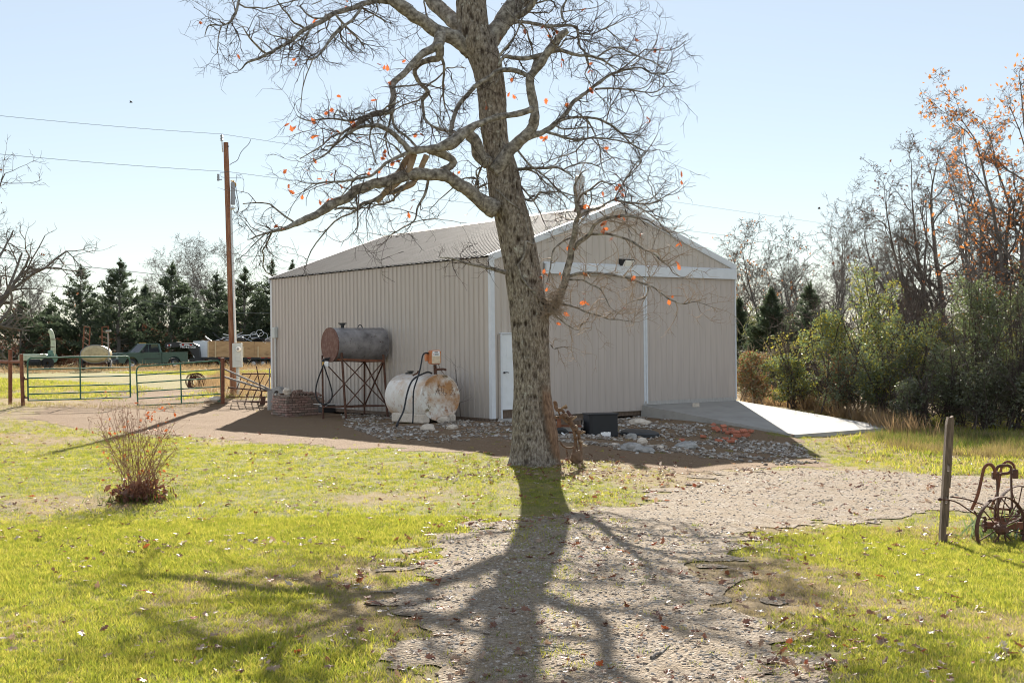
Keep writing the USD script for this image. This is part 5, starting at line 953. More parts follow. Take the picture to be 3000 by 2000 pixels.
# tangle of short shoots on the burl and the vine on the trunk
nb = 240; S = np.array([W(rng.uniform(1596, 1640), rng.uniform(858, 925), OD-rng.uniform(.1, .42)) for _ in range(nb)]); P, R = twig_level(S, unit(rng.normal(size=(nb, 3))*A(1, .8, .7)+A(.5, -.3, .05)), rng.uniform(.12, .5, nb), np.full(nb, .006), rng, 5, .4)
part(oak, 'burl_shoots', batch_tubes(P, R), 'twig_pale', kind='stuff', smooth=True)
vp = [(1562, 700), (1552, 712), (1541, 708), (1540, 726), (1536, 745), (1529, 762), (1519, 776), (1523, 795), (1528, 812), (1535, 822), (1549, 840), (1561, 852), (1572, 868)]
part(oak, 'vine_stem', tube(smooth_path([W(x, y, OD-np.sqrt(max(.01, (wf(y)/2)**2-(x-cxf(y))**2))*K-.02) for x, y in vp], 50), .022, 7), 'limb_bark', smooth=True)
vp = [(1452, 556), (1468, 568), (1490, 590), (1512, 605), (1530, 622), (1541, 645), (1548, 690)]
part(oak, 'vine_stem', tube(smooth_path([W(x, y, OD-np.sqrt(max(.01, (wf(y)/2)**2-(x-cxf(y))**2))*K-.02) for x, y in vp], 40), .016, 7), 'limb_bark', smooth=True)
def zl(o, s, pts): return [(o[0]+x/s, o[1]+y/s) for x, y in pts]
LV_ = zl((500, 0), 1.68, [(130, 100), (333, 280), (690, 225), (628, 300), (857, 150), (712, 100), (840, 487), (783, 540), (592, 600), (903, 596), (1155, 300), (1034, 326), (1060, 310), (1010, 500), (1213, 645), (797, 645), (720, 660), (625, 625), (690, 587), (1055, 400), (1323, 120), (863, 10)])
LV_ += zl((700, 300), 1.68, [(257, 95), (445, 35), (383, 160), (438, 182), (460, 143), (568, 92), (597, 176), (370, 256), (388, 362), (240, 335), (321, 331), (488, 405), (440, 372), (316, 458), (410, 480), (195, 606), (145, 563), (834, 538), (864, 487), (836, 607), (880, 140), (900, 155), (1065, 293), (1078, 330), (1055, 338), (720, 250), (730, 285), (712, 310), (725, 265), (645, 335), (765, 300), (253, 428), (450, 455), (630, 392), (1128, 538)])
LV_ += zl((1250, 0), 1.68, [(478, 142), (555, 147), (575, 150), (595, 162), (640, 148), (610, 132), (608, 195), (662, 295), (808, 345), (803, 310), (790, 432), (428, 383), (405, 465), (430, 465), (295, 515), (100, 400), (1048, 217), (1138, 220), (1155, 240), (1130, 255), (348, 165), (355, 190), (268, 10), (785, 40), (1088, 595), (585, 528), (682, 524)])
LV_ += zl((1300, 300), 1.68, [(1005, 92), (780, 230), (1155, 328), (1176, 395), (1150, 455), (850, 400), (870, 410), (890, 420), (875, 445), (850, 470), (777, 468), (880, 548), (797, 587), (790, 622), (500, 170), (518, 163), (700, 505)])
LV_ += zl((1450, 600), 1.92, [(500, 520), (505, 555), (495, 510), (268, 370), (270, 400), (275, 445), (280, 480), (272, 385), (372, 390), (300, 590), (375, 655), (415, 630), (432, 230), (490, 382), (660, 183), (715, 588), (980, 522), (1020, 330), (720, 50), (625, 95), (612, 130), (833, 147), (1040, 215), (760, 432)])
AN = np.array([(a, b) for a, b, _ in anch]); AP = np.array([p for *_, p in anch])
OUT = np.array([(0, -.5), (.12, -.3), (.10, -.22), (.30, -.12), (.15, -.05), (.36, .10), (.16, .16), (.26, .34), (.08, .36), (0, .5)])
OUT = np.vstack([OUT, OUT[::-1][1:-1]*[-1, 1]])
def oak_leaf(c, size, rng):
    d = unit(rng.normal(size=3)+A(0, 0, -.7)); e = unit(np.cross(d, rng.normal(size=3))); nn = np.cross(d, e)
    v = np.array([c+size*(e*x+d*(y+.5)+nn*(.18*abs(x)+.12*y*y)) for x, y in OUT]+[c+size*(d*.5)]); k = len(OUT)
    return v, np.array([[k, a, (a+1) % k] for a in range(k)])
lv = []; stems = []
for x, y in LV_:
    j_ = int(np.argmin(((AN-[x, y])**2).sum(1))); p = W(x, y, AP[j_][1]+rng.uniform(-.1, .1))
    if np.linalg.norm(p-AP[j_]) > .04: stems.append(np.linspace(AP[j_], p, 4)+rng.normal(size=(4, 3))*.006*np.array([0, 1, 1, 0])[:, None])
    for _ in range(rng.integers(1, 3)): lv.append(oak_leaf(p+rng.normal(size=3)*.03, rng.uniform(.09, .15), rng))
part(oak, 'leaves', lv, 'oak_leaf', kind='stuff'); part(oak, 'leaf_stems', batch_tubes(np.array(stems), np.full((len(stems), 4), .003)), 'twig', kind='stuff', smooth=True)

# ================================================================== other trees, hedge and field edge
def bare_tree(name, label, base, D, top, seed, r0, lean=0.0, fan=.55, group=None, leaf=None, nleaf=0, leafsize=.14, stems=1, bark='far_bark', thin=.006, lv_=4, base_z=None, hscale=1.0, cat_='tree', tops=None):
    rng = np.random.default_rng(seed); b = W(base[0], base[1], D); b = on(b, -.1) if base_z is None else A(b[0], b[1], base_z)
    tp = W(top[0], top[1], D); Ht = tp[2]-b[2]
    t = thing(name, label, cat_, b, group)
    tv = []; S = []; Dv = []; Ln = []; Rr_ = []
    for sidx in range(len(tops) if tops else stems):
        if tops: tp = W(tops[sidx][0], tops[sidx][1], D+rng.uniform(-1.5, 1.5)); Ht = np.linalg.norm(tp-b)
        n = 14; P = np.zeros((n, 3)); P[0] = b+rng.normal(size=3)*A(.15, .15, 0)*(stems > 1); aim = (tp-b)/Ht*A(1, 1, 1)+(A(0, 0, 0) if tops else A(rng.normal()*fan*.55*(stems > 1), rng.normal()*.25, 0)); d = unit(A(lean*.3+aim[0]*(.45 if tops else .6*(stems > 1)), aim[1]*.3, 1.0))
        Hs = Ht*(1 if sidx == 0 or tops else rng.uniform(.65, .98))
        for k in range(1, n):
            d = unit(d+rng.normal(size=3)*.10+(aim-d)*.12); P[k] = P[k-1]+d*Hs/(n-1)*1.02
        if tops: P += np.linspace(0, 1, n)[:, None]**1.3*(tp-P[-1])
        R = r0*np.linspace(1, .10, n)**1.2*(1 if sidx == 0 else .75); tv.append(tube(P, R, 9))
        nbr = int(16*hscale)
        for k in np.linspace(2.5, n-1, nbr):
            i_ = min(int(k), n-2); fr_ = k-i_; S.append(P[i_]+(P[i_+1]-P[i_])*fr_); a = rng.uniform(0, 6.283); up = rng.uniform(.5, 1.1)
            Dv.append(unit(A(math.cos(a)*fan*1.5, math.sin(a)*fan*1.3, up))); Ln.append(Hs*rng.uniform(.30, .48)*(1.1-.62*k/n)*((.80-.3*k/n) if tops else 1)); Rr_.append(R[i_]*.55)
    part(t, 'trunk', tv, bark, smooth=True)
    S, Dv, Ln, Rr_ = map(np.array, (S, Dv, Ln, Rr_)); out = []; P1, R1 = twig_level(S, Dv, Ln, Rr_, rng, 8, .16, -.05)
    out.append(batch_tubes(P1, R1, 5)); P, R, L = P1, R1, Ln
    for lev in range(lv_-2):
        P, R, ix = children(P, R, L, (7, 5, 3)[lev], .28, .58, rng, thin, 5 if lev == 0 else 4); L = L[ix]*.45; out.append(batch_tubes(P, R, 3))
    part(t, 'branches', cat(out), bark, smooth=True, kind='stuff')
    if leaf:
        tips = P[:, -1]; k = rng.choice(len(tips), nleaf); 
        part(t, 'leaves', leaves(tips[k]+rng.normal(size=(nleaf, 3))*.12, leafsize, rng), leaf, kind='stuff')
    return t
def cedar(label, cx, top, base, hw, D, seed, group='dark cedar trees beyond the field'):
    rng = np.random.default_rng(seed); b = on(W(cx, base, D), -.1); tp = W(cx+rng.uniform(-8, 8), top, D); Ht = tp[2]-b[2]; Rm = hw/3848*D*1.45
    t = thing('cedar_tree', label, 'tree', b, group)
    P = np.stack([b+(tp-b)*k+A(rng.normal()*.06, rng.normal()*.06, 0)*(0 < k < .9) for k in np.linspace(0, 1, 10)]); part(t, 'trunk', tube(P, np.linspace(.2, .02, 10)*Ht/9, 8), 'far_bark', smooth=True)
    nb = int(85+9*Ht); hh = rng.uniform(.04, .97, nb); az = rng.uniform(0, 6.283, nb)
    prof = np.where(hh < .18, .65+hh/.18*.35, (1-hh)/.82)*Rm*rng.uniform(.55, 1.3, nb)*(1+.25*np.sin(2*az+seed)); S = b+(tp-b)*hh[:, None]
    Dv = unit(np.stack([np.cos(az), np.sin(az), .02+.35*hh], 1)); Pb, Rb = twig_level(S, Dv, np.maximum(prof, .08), np.full(nb, .022), rng, 7, .08, -.05)
    part(t, 'branches', batch_tubes(Pb, Rb, 3), 'far_bark', kind='stuff')
    per = np.clip((70*(.35+prof/Rm)).astype(int), 14, 120); idx = np.repeat(np.arange(nb), per); u = rng.uniform(.12, 1.0, len(idx))**.7; k = np.clip((u*6).astype(int), 0, 5); fr_ = (u*6-k)[:, None]; sz = .45+.55*np.clip(prof[idx]/2.0, 0, 1)
    C = Pb[idx, k]*(1-fr_)+Pb[idx, k+1]*fr_+rng.normal(size=(len(idx), 3))*(.16*sz*(1.25-u*.6))[:, None]*A(1, 1, .75)
    lead = rng.uniform(.86, 1.0, 60); C = np.vstack([C, b+(tp-b)*lead[:, None]+rng.normal(size=(60, 3))*.05*A(1, 1, 0)]); dd = unit(np.vstack([Dv[idx]*.9+rng.normal(size=(len(idx), 3))*.55+A(0, 0, .35), rng.normal(size=(60, 3))*.35+A(0, 0, 1)]))
    LL = np.concatenate([rng.uniform(.18, .42, len(idx))*sz, rng.uniform(.15, .35, 60)]); part(t, 'foliage', spikes(C, dd, LL, LL*rng.uniform(.28, .5, len(LL)), rng), 'cedar_leaf', kind='stuff')
for i, (cx, tp, bs_, hw, D, lab) in enumerate([
    (235, 778, 1066, 92, 113, 'narrow-topped cedar above the curved spout and the oval tank'), (345, 760, 1066, 105, 111, 'tallest cedar of the row, behind the truck bonnet'), (500, 770, 1066, 108, 112, 'broad cedar behind the gooseneck with a bare trunk showing low down'),
    (424, 836, 1066, 70, 118, 'smaller cedar filling the gap behind the truck cab'), (640, 800, 1066, 80, 114, 'cedar partly hidden by the utility pole'), (716, 782, 1066, 72, 110, 'cedar right of the utility pole above the scrap load'), (792, 762, 1066, 82, 113, 'cedar at the left corner of the barn roof'),
    (60, 880, 1066, 95, 112, 'low dark cedar at the left frame edge behind the bare tree'), (150, 890, 1066, 70, 118, 'short cedar left of the curved spout'), (858, 764, 1066, 60, 126, 'cedar whose tip just shows over the barn roof'), (580, 900, 1066, 60, 120, 'low cedar behind the front of the scrap load')]): cedar(lab, cx, tp, bs_, hw, D, 40+i)
bare_tree('bare_tree', 'bare spreading tree cut by the left edge of the picture', (-70, 1090), 60, (-60, 470), 5, .26, .3, .75, None, 'dry_leaf', 140, .16, 2, lv_=5, thin=.010)
for i, (x, tp, D, lab, lf) in enumerate([(592, 740, 132, 'pale bare tree rising between two cedars left of the pole', None), (655, 742, 135, 'thin bare tree directly behind the utility pole', None), (135, 800, 130, 'small bare tree behind the short cedar on the left', None), (296, 860, 130, 'low bare tree between the two left tall cedars', 'orange_leaf'), (455, 770, 138, 'faint bare tree behind the truck cab', None)]):
    bare_tree('bare_tree', lab, (x, 1062), D, (x, tp), 60+i, .14, 0, .6, 'bare trees beyond the field', lf, 160 if lf else 0, .2, 2, thin=.013, lv_=5, hscale=1.2)
# far brush at the field edge and behind the right hedge
def brush(name, label, x0, x1, D0, D1, h0, h1, n, mat, seed, ln=(.3, .8), w=(.02, .05), leafm=None, nl=0, ls=.2):
    rng = np.random.default_rng(seed); px = rng.uniform(x0, x1, n); D = rng.uniform(D0, D1, n); X = np.array([W(a, 1040, b)[:2] for a, b in zip(px, D)]); z = zg(X[:, 0], X[:, 1]); hmax = h0+(h1-h0)*meshkit.fbm(np.stack([px*.02, px*0, D*.1], 1), 3, seed)
    C = np.stack([X[:, 0], X[:, 1], z+rng.random(n)*hmax], 1)
    ms = spikes(C, unit(rng.normal(size=(n, 3))*A(1, 1, .6)+A(0, 0, .9)), rng.uniform(*ln, n), rng.uniform(*w, n), rng); solo(name, ms, mat, label, name.replace('_', ' ') if name != 'woodland_undergrowth' else 'undergrowth', None, 'stuff')
brush('woodland_undergrowth', 'brown brushy undergrowth below the row of cedars', -80, 900, 112, 124, .8, 5.0, 30000, 'dry_leaf', 1, (.25, .8), (.03, .09))
brush('woodland_undergrowth', 'dim brushy undergrowth behind the right hedge', 2140, 3150, 58, 78, .8, 4.2, 26000, 'dark_leaf', 2, (.15, .5), (.03, .10))
brush('dry_grass', 'tall pale dry grass along the far field edge', -60, 830, 84, 96, .05, .35, 6500, 'straw', 3, (.2, .55), (.012, .035))
# right-hand trees
bare_tree('bare_tree', 'large many-stemmed bare tree leaning left behind the hedge', (2735, 1110), 47, (2700, 430), 7, .17, -.3, .50, None, 'dry_leaf', 420, .12, 6, thin=.0075, lv_=5, hscale=.75, tops=[(2755, 430), (2670, 470), (2590, 545), (2530, 660), (2500, 780), (2710, 580), (2620, 660)])
bare_tree('bare_tree', 'bare tree filling the gap between the large one and the orange oak', (2850, 1130), 50, (2800, 400), 8, .14, -.1, .45, None, 'orange_leaf', 260, .12, 3, thin=.0075, lv_=5, hscale=.8, tops=[(2822, 395), (2770, 470), (2890, 420)])
bare_tree('autumn_oak', 'tall oak with orange leaves at the right picture edge', (2960, 1230), 42, (2990, 215), 9, .17, 0, .45, None, 'orange_leaf', 2300, .14, 3, thin=.007, lv_=5, hscale=.7, tops=[(2985, 212), (2800, 290), (2880, 350), (3050, 330), (2790, 520)])
for i, (x, tp, D, lab, lf, nl) in enumerate([(2205, 716, 66, 'slender bare tree nearest the right barn corner', 'orange_leaf', 260), (2268, 728, 68, 'slender bare tree second from the barn corner', 'orange_leaf', 120), (2352, 728, 70, 'bare tree with a forked top right of the lone dark cedars', None, 0), (2432, 662, 66, 'tallest of the slender bare trees left of the large one', None, 0), (2520, 700, 62, 'bare tree mostly hidden by the large bare tree', None, 0), (2160, 790, 72, 'thin bare tree just showing past the barn wall', 'orange_leaf', 160)]):
    bare_tree('bare_tree', lab, (x, 1060), D, (x, tp), 80+i, .10, 0, .42, 'slender bare trees right of the barn', lf, nl, .13, 2, thin=.009, lv_=5)
for i, (cx, tp, hw, D, lab) in enumerate([(2255, 850, 72, 58, 'dark cedar nearest the right side of the barn'), (2365, 838, 85, 60, 'olive cedar behind the yellow-leaved saplings'), (2170, 880, 45, 62, 'cedar mostly hidden behind the barn wall'), (2660, 850, 90, 52, 'dark cedar deep inside the right hedge')]): cedar(lab, cx, tp, 1085, hw, D, 100+i, 'cedar trees behind the hedge')
gp = on(W(2468, 1000, 70), 0); solo('grey_pole', tube([gp, W(2468, 779, 70)], .10, 10), 'grey_board', 'plain grey wooden pole standing among the trees on the right', 'pole', smooth=40)
def shrub(name, label, cx, top, base, hw, D, mat, n, seed, size=.085, group=None, depth=1.0, mix=None, nst=14):
    rng = np.random.default_rng(seed); b = on(W(cx, base, D)); Hh = (base-top)/3848*D; Rw = hw/3848*D
    t = thing(name, label, 'shrub', b, group); C = []; nbk = 16
    for k in range(nbk):
        a = rng.uniform(0, 6.283); rr = rng.uniform(.0, .72)*Rw; hz = rng.uniform(.18, .84)*Hh
        C.append((b+A(math.cos(a)*rr, math.sin(a)*rr*depth, hz), A(Rw*rng.uniform(.28, .5), Rw*depth*rng.uniform(.28, .5), Hh*rng.uniform(.12, .24))))
    L = []
    for c, s_ in C:
        m_ = int(n*.48)//nbk; d = unit(rng.normal(size=(m_, 3))); r_ = rng.uniform(.45, 1.12, m_)**.6; p = c+d*s_*r_[:, None]; keep = meshkit.fbm(p*1.9, 2, seed) > .40; L.append(p[keep])
    L = np.vstack(L); L = L[L[:, 2] > zg(L[:, 0], L[:, 1])]
    S = np.repeat(b[None], nst, 0)+rng.normal(size=(nst, 3))*A(Rw*.3, Rw*.2, 0); tg = np.array([C[k % nbk][0]+A(0, 0, Hh*.15) for k in range(nst)]); P, R = twig_level(S, unit(tg-S), np.linalg.norm(tg-S, axis=1)*1.15, rng.uniform(.012, .03, nst), rng, 8, .10)
    P2_, R2_, ix = children(P, R, np.full(nst, Hh*.5), 9, .35, .8, rng, .004, 5); P3_, R3_, ix = children(P2_, R2_, np.full(len(P2_), Hh*.3), 3, .3, .8, rng, .003, 4)
    part(t, 'stems', cat([batch_tubes(P, R, 5), batch_tubes(P2_, R2_), batch_tubes(P3_, R3_)]), 'twig_pale' if 'straw' in mat or 'russet' in mat else 'twig', kind='stuff', smooth=True)
    if mix:
        k = rng.random(len(L)) < mix[1]; part(t, 'leaves', leaves(L[k], size, rng), mix[0], kind='stuff'); L = L[~k]
    part(t, 'leaves', leaves(L, size, rng), mat, kind='stuff')
SH = [(2640, 800, 1120, 62, 43, 'hedge_leaf', 7000, 'tall sunlit vine bush left of the large bare tree', ('yellow_leaf', .45)), (2830, 770, 1050, 75, 43, 'yellow_leaf', 5000, 'yellowing vine tangle under the orange oak branches', ('hedge_leaf', .45)), (2955, 720, 1000, 80, 40, 'yellow_leaf', 4500, 'yellow-green vine growing up the orange oak', ('hedge_leaf', .5)), (2400, 830, 1130, 60, 44, 'yellow_leaf', 2600, 'thin yellowish sapling behind the yellow-green bush', ('hedge_leaf', .5)), (2215, 1015, 1180, 85, 42.5, 'russet_leaf', 9000, 'russet shrub beside the right barn corner', ('hedge_leaf', .35)), (2325, 1030, 1195, 85, 41.5, 'hedge_leaf', 9000, 'green and gold shrub at the upper end of the ramp', ('yellow_leaf', .35)),
      (2300, 930, 1150, 70, 46, 'yellow_leaf', 2200, 'thin sapling with yellow leaves behind the russet shrub', ('hedge_leaf', .3)), (2440, 900, 1205, 100, 41, 'hedge_leaf', 11000, 'yellow-green bush left of the vine-covered stem', ('yellow_leaf', .35)), (2550, 800, 1230, 105, 41, 'hedge_leaf', 14000, 'tall yellow-green bush at the middle of the hedge', ('yellow_leaf', .35)),
      (2575, 690, 900, 34, 42, 'yellow_leaf', 1500, 'narrow vine-covered stem rising from the hedge', ('hedge_leaf', .4)), (2480, 1060, 1240, 90, 39, 'hedge_leaf', 9000, 'pale sunlit bush beside the far side of the ramp', ('russet_leaf', .3)), (2590, 1030, 1262, 95, 38, 'hedge_leaf', 11000, 'rounded bush above the end of the ramp', ('yellow_leaf', .25)), (2690, 960, 1275, 105, 38, 'hedge_leaf', 11000, 'dense green bush with glinting leaves', ('yellow_leaf', .3)),
      (2790, 1010, 1285, 95, 36.8, 'hedge_leaf', 11000, 'bush behind the weathered wooden post', ('dark_leaf', .5)), (2760, 850, 1180, 90, 41, 'hedge_leaf', 8000, 'pale leafy bush under the large bare tree', ('yellow_leaf', .25)), (2880, 830, 1290, 105, 37, 'hedge_leaf', 15000, 'tall leafy column of the hedge left of the orange oak', ('dark_leaf', .45)), (2985, 790, 1295, 100, 36.5, 'dark_leaf', 14000, 'dark vine-hung bush under the orange oak', ('hedge_leaf', .35)),
      (2890, 1080, 1292, 90, 35.6, 'dark_leaf', 11000, 'low dark bush in front of the leafy column', ('hedge_leaf', .15)), (3000, 1090, 1295, 90, 35.2, 'dark_leaf', 11000, 'low dark bush at the right picture edge', ('hedge_leaf', .12)), (3110, 900, 1295, 100, 36, 'dark_leaf', 6000, 'bush just past the right picture edge', None), (2690, 1120, 1278, 80, 36.2, 'dark_leaf', 8000, 'low dark bush at the foot of the hedge', ('hedge_leaf', .25))]
for i, (cx, tp, bs_, hw, D, mat, n, lab, mx) in enumerate(SH): shrub('hedge_bush', lab, cx, tp, bs_, hw, D, mat, n, 200+i, .085 if D > 39 else .075, 'bushes of the overgrown hedge', .8, mx)
# dry grass and weeds at the hedge foot and over the right bank
def tall_grass(name, label, poly, n, seed, h=(.15, .5), w=(.006, .014), mat='straw', catg='weeds'):
    rng = np.random.default_rng(seed); g = pix_poly(poly).g; x0, y0, x1, y1 = g.bounds; q = np.stack([rng.uniform(x0, x1, n*4), rng.uniform(y0, y1, n*4)], 1); q = q[shapely.contains_xy(g, q[:, 0], q[:, 1])]; dn = meshkit.fbm(np.stack([q[:, 0]*1.7, q[:, 1]*1.7, q[:, 0]*0], 1), 3, seed); q = q[dn > .44][:n]
    C = np.stack([q[:, 0], q[:, 1], zg(q[:, 0], q[:, 1])-.01], 1); solo(name, spikes(C, unit(rng.normal(size=(len(C), 3))*A(.4, .4, .1)+A(0, 0, 1)), rng.uniform(*h, len(C)), rng.uniform(*w, len(C)), rng), mat, label, catg, None, 'stuff')
tall_grass('dry_weeds', 'russet dry weeds along the far edge of the ramp', [(2165, 1165), (2330, 1185), (2640, 1262), (2760, 1288), (2600, 1275), (2400, 1215), (2180, 1180)], 5000, 31, (.2, .75), (.01, .03), 'straw')
tall_grass('hedge_foot_grass', 'mixed green and tan grass at the foot of the right hedge', [(2520, 1278), (2700, 1275), (3080, 1285), (3100, 1350), (2800, 1340), (2560, 1300)], 9000, 32, (.08, .32), (.006, .014), 'dry_blade')
tall_grass('hedge_foot_grass', 'green blades among the grass at the foot of the right hedge', [(2560, 1278), (2700, 1275), (3080, 1285), (3100, 1330), (2800, 1320), (2560, 1295)], 4000, 33, (.08, .38), (.006, .014), 'grass_blade')
tall_grass('field_weeds', 'dry weeds around the foot of the utility pole', [(560, 1135), (640, 1100), (780, 1100), (800, 1165), (700, 1172), (640, 1168)], 4200, 34, (.2, .6), (.01, .025), 'straw')
tall_grass('fence_weeds', 'sparse dry grass along the foot of the gates and fence', [(-40, 1200), (40, 1180), (640, 1178), (660, 1186), (420, 1200), (90, 1195)], 1600, 35, (.05, .22), (.006, .014), 'dry_blade')
# bare bush on the lawn
bb = on(W(408, 1467, 20.2)); bush = thing('bare_bush', 'leafless brown bush on the lawn with a few red leaves', 'bush', bb); rng = np.random.default_rng(51); n = 42
S = bb+np.stack([rng.normal(size=n)*.13, rng.normal(size=n)*.13, rng.uniform(0, .05, n)], 1); tpx = rng.uniform(285, 525, n); tg = np.array([W(x, 1175+rng.uniform(0, 130)+abs(x-405)*.35, 20.2+rng.normal()*.4) for x in tpx])
P, R = twig_level(S, unit((tg-S)*A(.75, .75, 1)), np.linalg.norm(tg-S, axis=1), rng.uniform(.0035, .0075, n), rng, 12, .05); w_ = (np.linspace(0, 1, 12)[None, :, None]**1.5); P = P*(1-w_)+(P+(tg-P[:, -1])[:, None])*w_
part(bush, 'stems', batch_tubes(P, R, 5), 'bush_stem', smooth=True, kind='stuff'); P2_, R2_, ix = children(P, R, np.full(n, .5), 8, .3, .8, rng, .0028, 5); P3_, R3_, ix3 = children(P2_, R2_, np.full(len(P2_), .25), 2, .3, .8, rng, .002, 3)
part(bush, 'twigs', cat([batch_tubes(P2_, R2_), batch_tubes(P3_, R3_)]), 'bush_stem', smooth=True, kind='stuff')
part(bush, 'seed_heads', leaves(P3_[rng.choice(len(P3_), 700), -1]+rng.normal(size=(700, 3))*.01, .028, rng), 'dry_leaf', kind='stuff')
part(bush, 'leaves', leaves(np.vstack([P2_[rng.choice(len(P2_), 90), -1], np.array([W(x+rng.normal()*6, y+rng.normal()*8, 20.1) for x, y in [(437, 1222)]*10+[(480, 1195)]*7+[(472, 1290)]*5+[(372, 1330)]*4+[(440, 1215)]*6+[(415, 1380)]*10])]), .06, rng), 'oak_leaf', kind='stuff')
part(bush, 'leaf_pile', leaves(bb+np.stack([rng.normal(size=420)*.20, rng.normal(size=420)*.2, np.abs(rng.normal(size=420))*.13], 1), .11, rng), 'dry_leaf', kind='stuff')
tv, tf = spikes(bb+np.stack([rng.normal(size=500)*.26, rng.normal(size=500)*.2, np.zeros(500)], 1), unit(rng.normal(size=(500, 3))*A(.6, .6, .1)+A(0, 0, 1)), rng.uniform(.08, .22, 500), .012, rng); part(bush, 'grass_at_foot', (tv, tf), 'grass_blade', kind='stuff')
# weed by the barn wall
wd = on(B(-.25, 1.05)); wt = thing('dead_weed', 'thin leafless dead weed against the barn wall right of the white tank', 'weed', wd); P = np.array([W(x, y, 35.2) for x, y in [(1349, 1220), (1346, 1180), (1342, 1150), (1339, 1120), (1336, 1090), (1334, 1072)]]); part(wt, 'stem', tube(P, np.linspace(.012, .004, 6), 5), 'twig'); rng = np.random.default_rng(8)
P2_, R2_, ix = children(P[None], np.full((1, 6), .004), np.array([.6]), 26, .3, .9, rng, .0025, 5); part(wt, 'twigs', batch_tubes(P2_, R2_), 'twig', kind='stuff')

# ================================================================== things around the oak and in front of the gable
# rusty knobbly iron piece leaning on the trunk
so = on(W(1690, 1350, 24.7)); scp = thing('iron_sculpture', 'rusty knobbly twisted iron ornament standing against the right side of the oak', 'ornament', so); rng = np.random.default_rng(4)
def spx(pts, w, D=24.75): 
    P = smooth_path([W(1600+x/3.583, 1150+y/3.583, D+.03*math.sin(i*1.7)) for i, (x, y) in enumerate(pts)], 40); r = w*(1+.35*(meshkit.noise(np.stack([np.arange(40)*.55, np.zeros(40), np.full(40, len(pts)*1.3)], 1), 2)-.5)*2); return tube(P, r, 9)
strands = [[(88, 95), (100, 130), (115, 175), (150, 180), (180, 195), (205, 235), (235, 270), (265, 310), (285, 355), (310, 385), (340, 430), (350, 480), (362, 540), (365, 600), (362, 660), (368, 700)], [(105, 262), (130, 250), (160, 258), (195, 278), (225, 310), (262, 350), (290, 400), (300, 450), (310, 510), (300, 560), (290, 610), (295, 660), (305, 690)], [(150, 520), (190, 565), (235, 580), (275, 575), (300, 545)], [(130, 195), (140, 225), (152, 250)], [(300, 530), (320, 560), (335, 610), (350, 640)], [(215, 600), (222, 640), (225, 670)]]
for k, p in enumerate(strands): part(scp, 'strand', spx(p, (.034, .026, .018, .016, .017, .014)[k]), 'sculpture_rust', smooth=60)
for (x, y, r_) in ((200, 150, .06), (190, 240, .09), (290, 260, .05), (300, 375, .08), (260, 265, .05), (380, 412, .05), (345, 410, .07), (320, 470, .045), (95, 100, .04), (395, 552, .03)): part(scp, 'knob', blob(W(1600+x/3.583, 1150+y/3.583, 24.7), (r_*.75, r_*.5, r_*.6), int(x), 2, .4), 'sculpture_rust', smooth=60)
for a, b in (((165, 165), (212, 128)), ((270, 280), (318, 248)), ((355, 425), (408, 408)), ((310, 350), (322, 350)), ((385, 550), (426, 556)), ((350, 500), (385, 520))): part(scp, 'spur', tube([W(1600+a[0]/3.583, 1150+a[1]/3.583, 24.72), W(1600+b[0]/3.583, 1150+b[1]/3.583, 24.65)], [.024, .019], 7), 'dead_wood', smooth=40)
part(scp, 'foot', blob(so+A(0, 0, .09), (.12, .10, .15), 21, 3, .3), 'sculpture_rust', smooth=60)
# old cart behind the oak
co = on(W(1665, 1290, 30.6)); ct = thing('rusty_cart', 'old rusty cart with a grey board side half hidden behind the oak', 'cart', co)
part(ct, 'side_board', hexa([W(1640, 1245, 30.9), W(1702, 1245, 30.9), W(1702, 1245, 30.9)+A(.1, 1, 0), W(1640, 1245, 30.9)+A(.1, 1, 0), W(1640, 1227, 30.9), W(1702, 1232, 30.9), W(1702, 1232, 30.9)+A(.1, 1, 0), W(1640, 1227, 30.9)+A(.1, 1, 0)]), 'old_wood')
part(ct, 'side_board', hexa([W(1645, 1265, 30.85), W(1700, 1265, 30.85), W(1700, 1265, 30.85)+A(.1, 1, 0), W(1645, 1265, 30.85)+A(.1, 1, 0), W(1645, 1249, 30.85), W(1700, 1249, 30.85), W(1700, 1249, 30.85)+A(.1, 1, 0), W(1645, 1249, 30.85)+A(.1, 1, 0)]), 'grey_board')
part(ct, 'frame_bar', bar(W(1630, 1246.5, 30.75), W(1704, 1248, 30.75), .05), 'rust'); part(ct, 'frame_bar', bar(W(1636, 1267, 30.75), W(1704, 1266, 30.75), .05), 'dark_rust'); part(ct, 'corner_post', bar(W(1637, 1226, 30.7), W(1639, 1285, 30.7), .12, .1), 'rust'); part(ct, 'draw_bar', bar(W(1664, 1270, 30.6), W(1645, 1288, 30.2), .09, .06), 'rust'); part(ct, 'fork', bar(W(1662, 1204, 30.9), W(1676, 1222, 30.8), .05), 'dark_rust')
part(ct, 'wheel', lathe([[.06, -.06], [.2, -.07], [.25, 0], [.2, .07], [.06, .06]], 18, A(.3, -1, 0), W(1642, 1283, 30.5)), 'tyre', smooth=40); part(ct, 'wheel', lathe([[.06, -.06], [.2, -.07], [.25, 0], [.2, .07], [.06, .06]], 18, A(.3, -1, 0), W(1694, 1281, 31.3)), 'tyre', smooth=40); part(ct, 'support_rod', tube([W(1646, 1268, 30.4), W(1654, 1274, 30.2)], .02, 6), 'label_white')
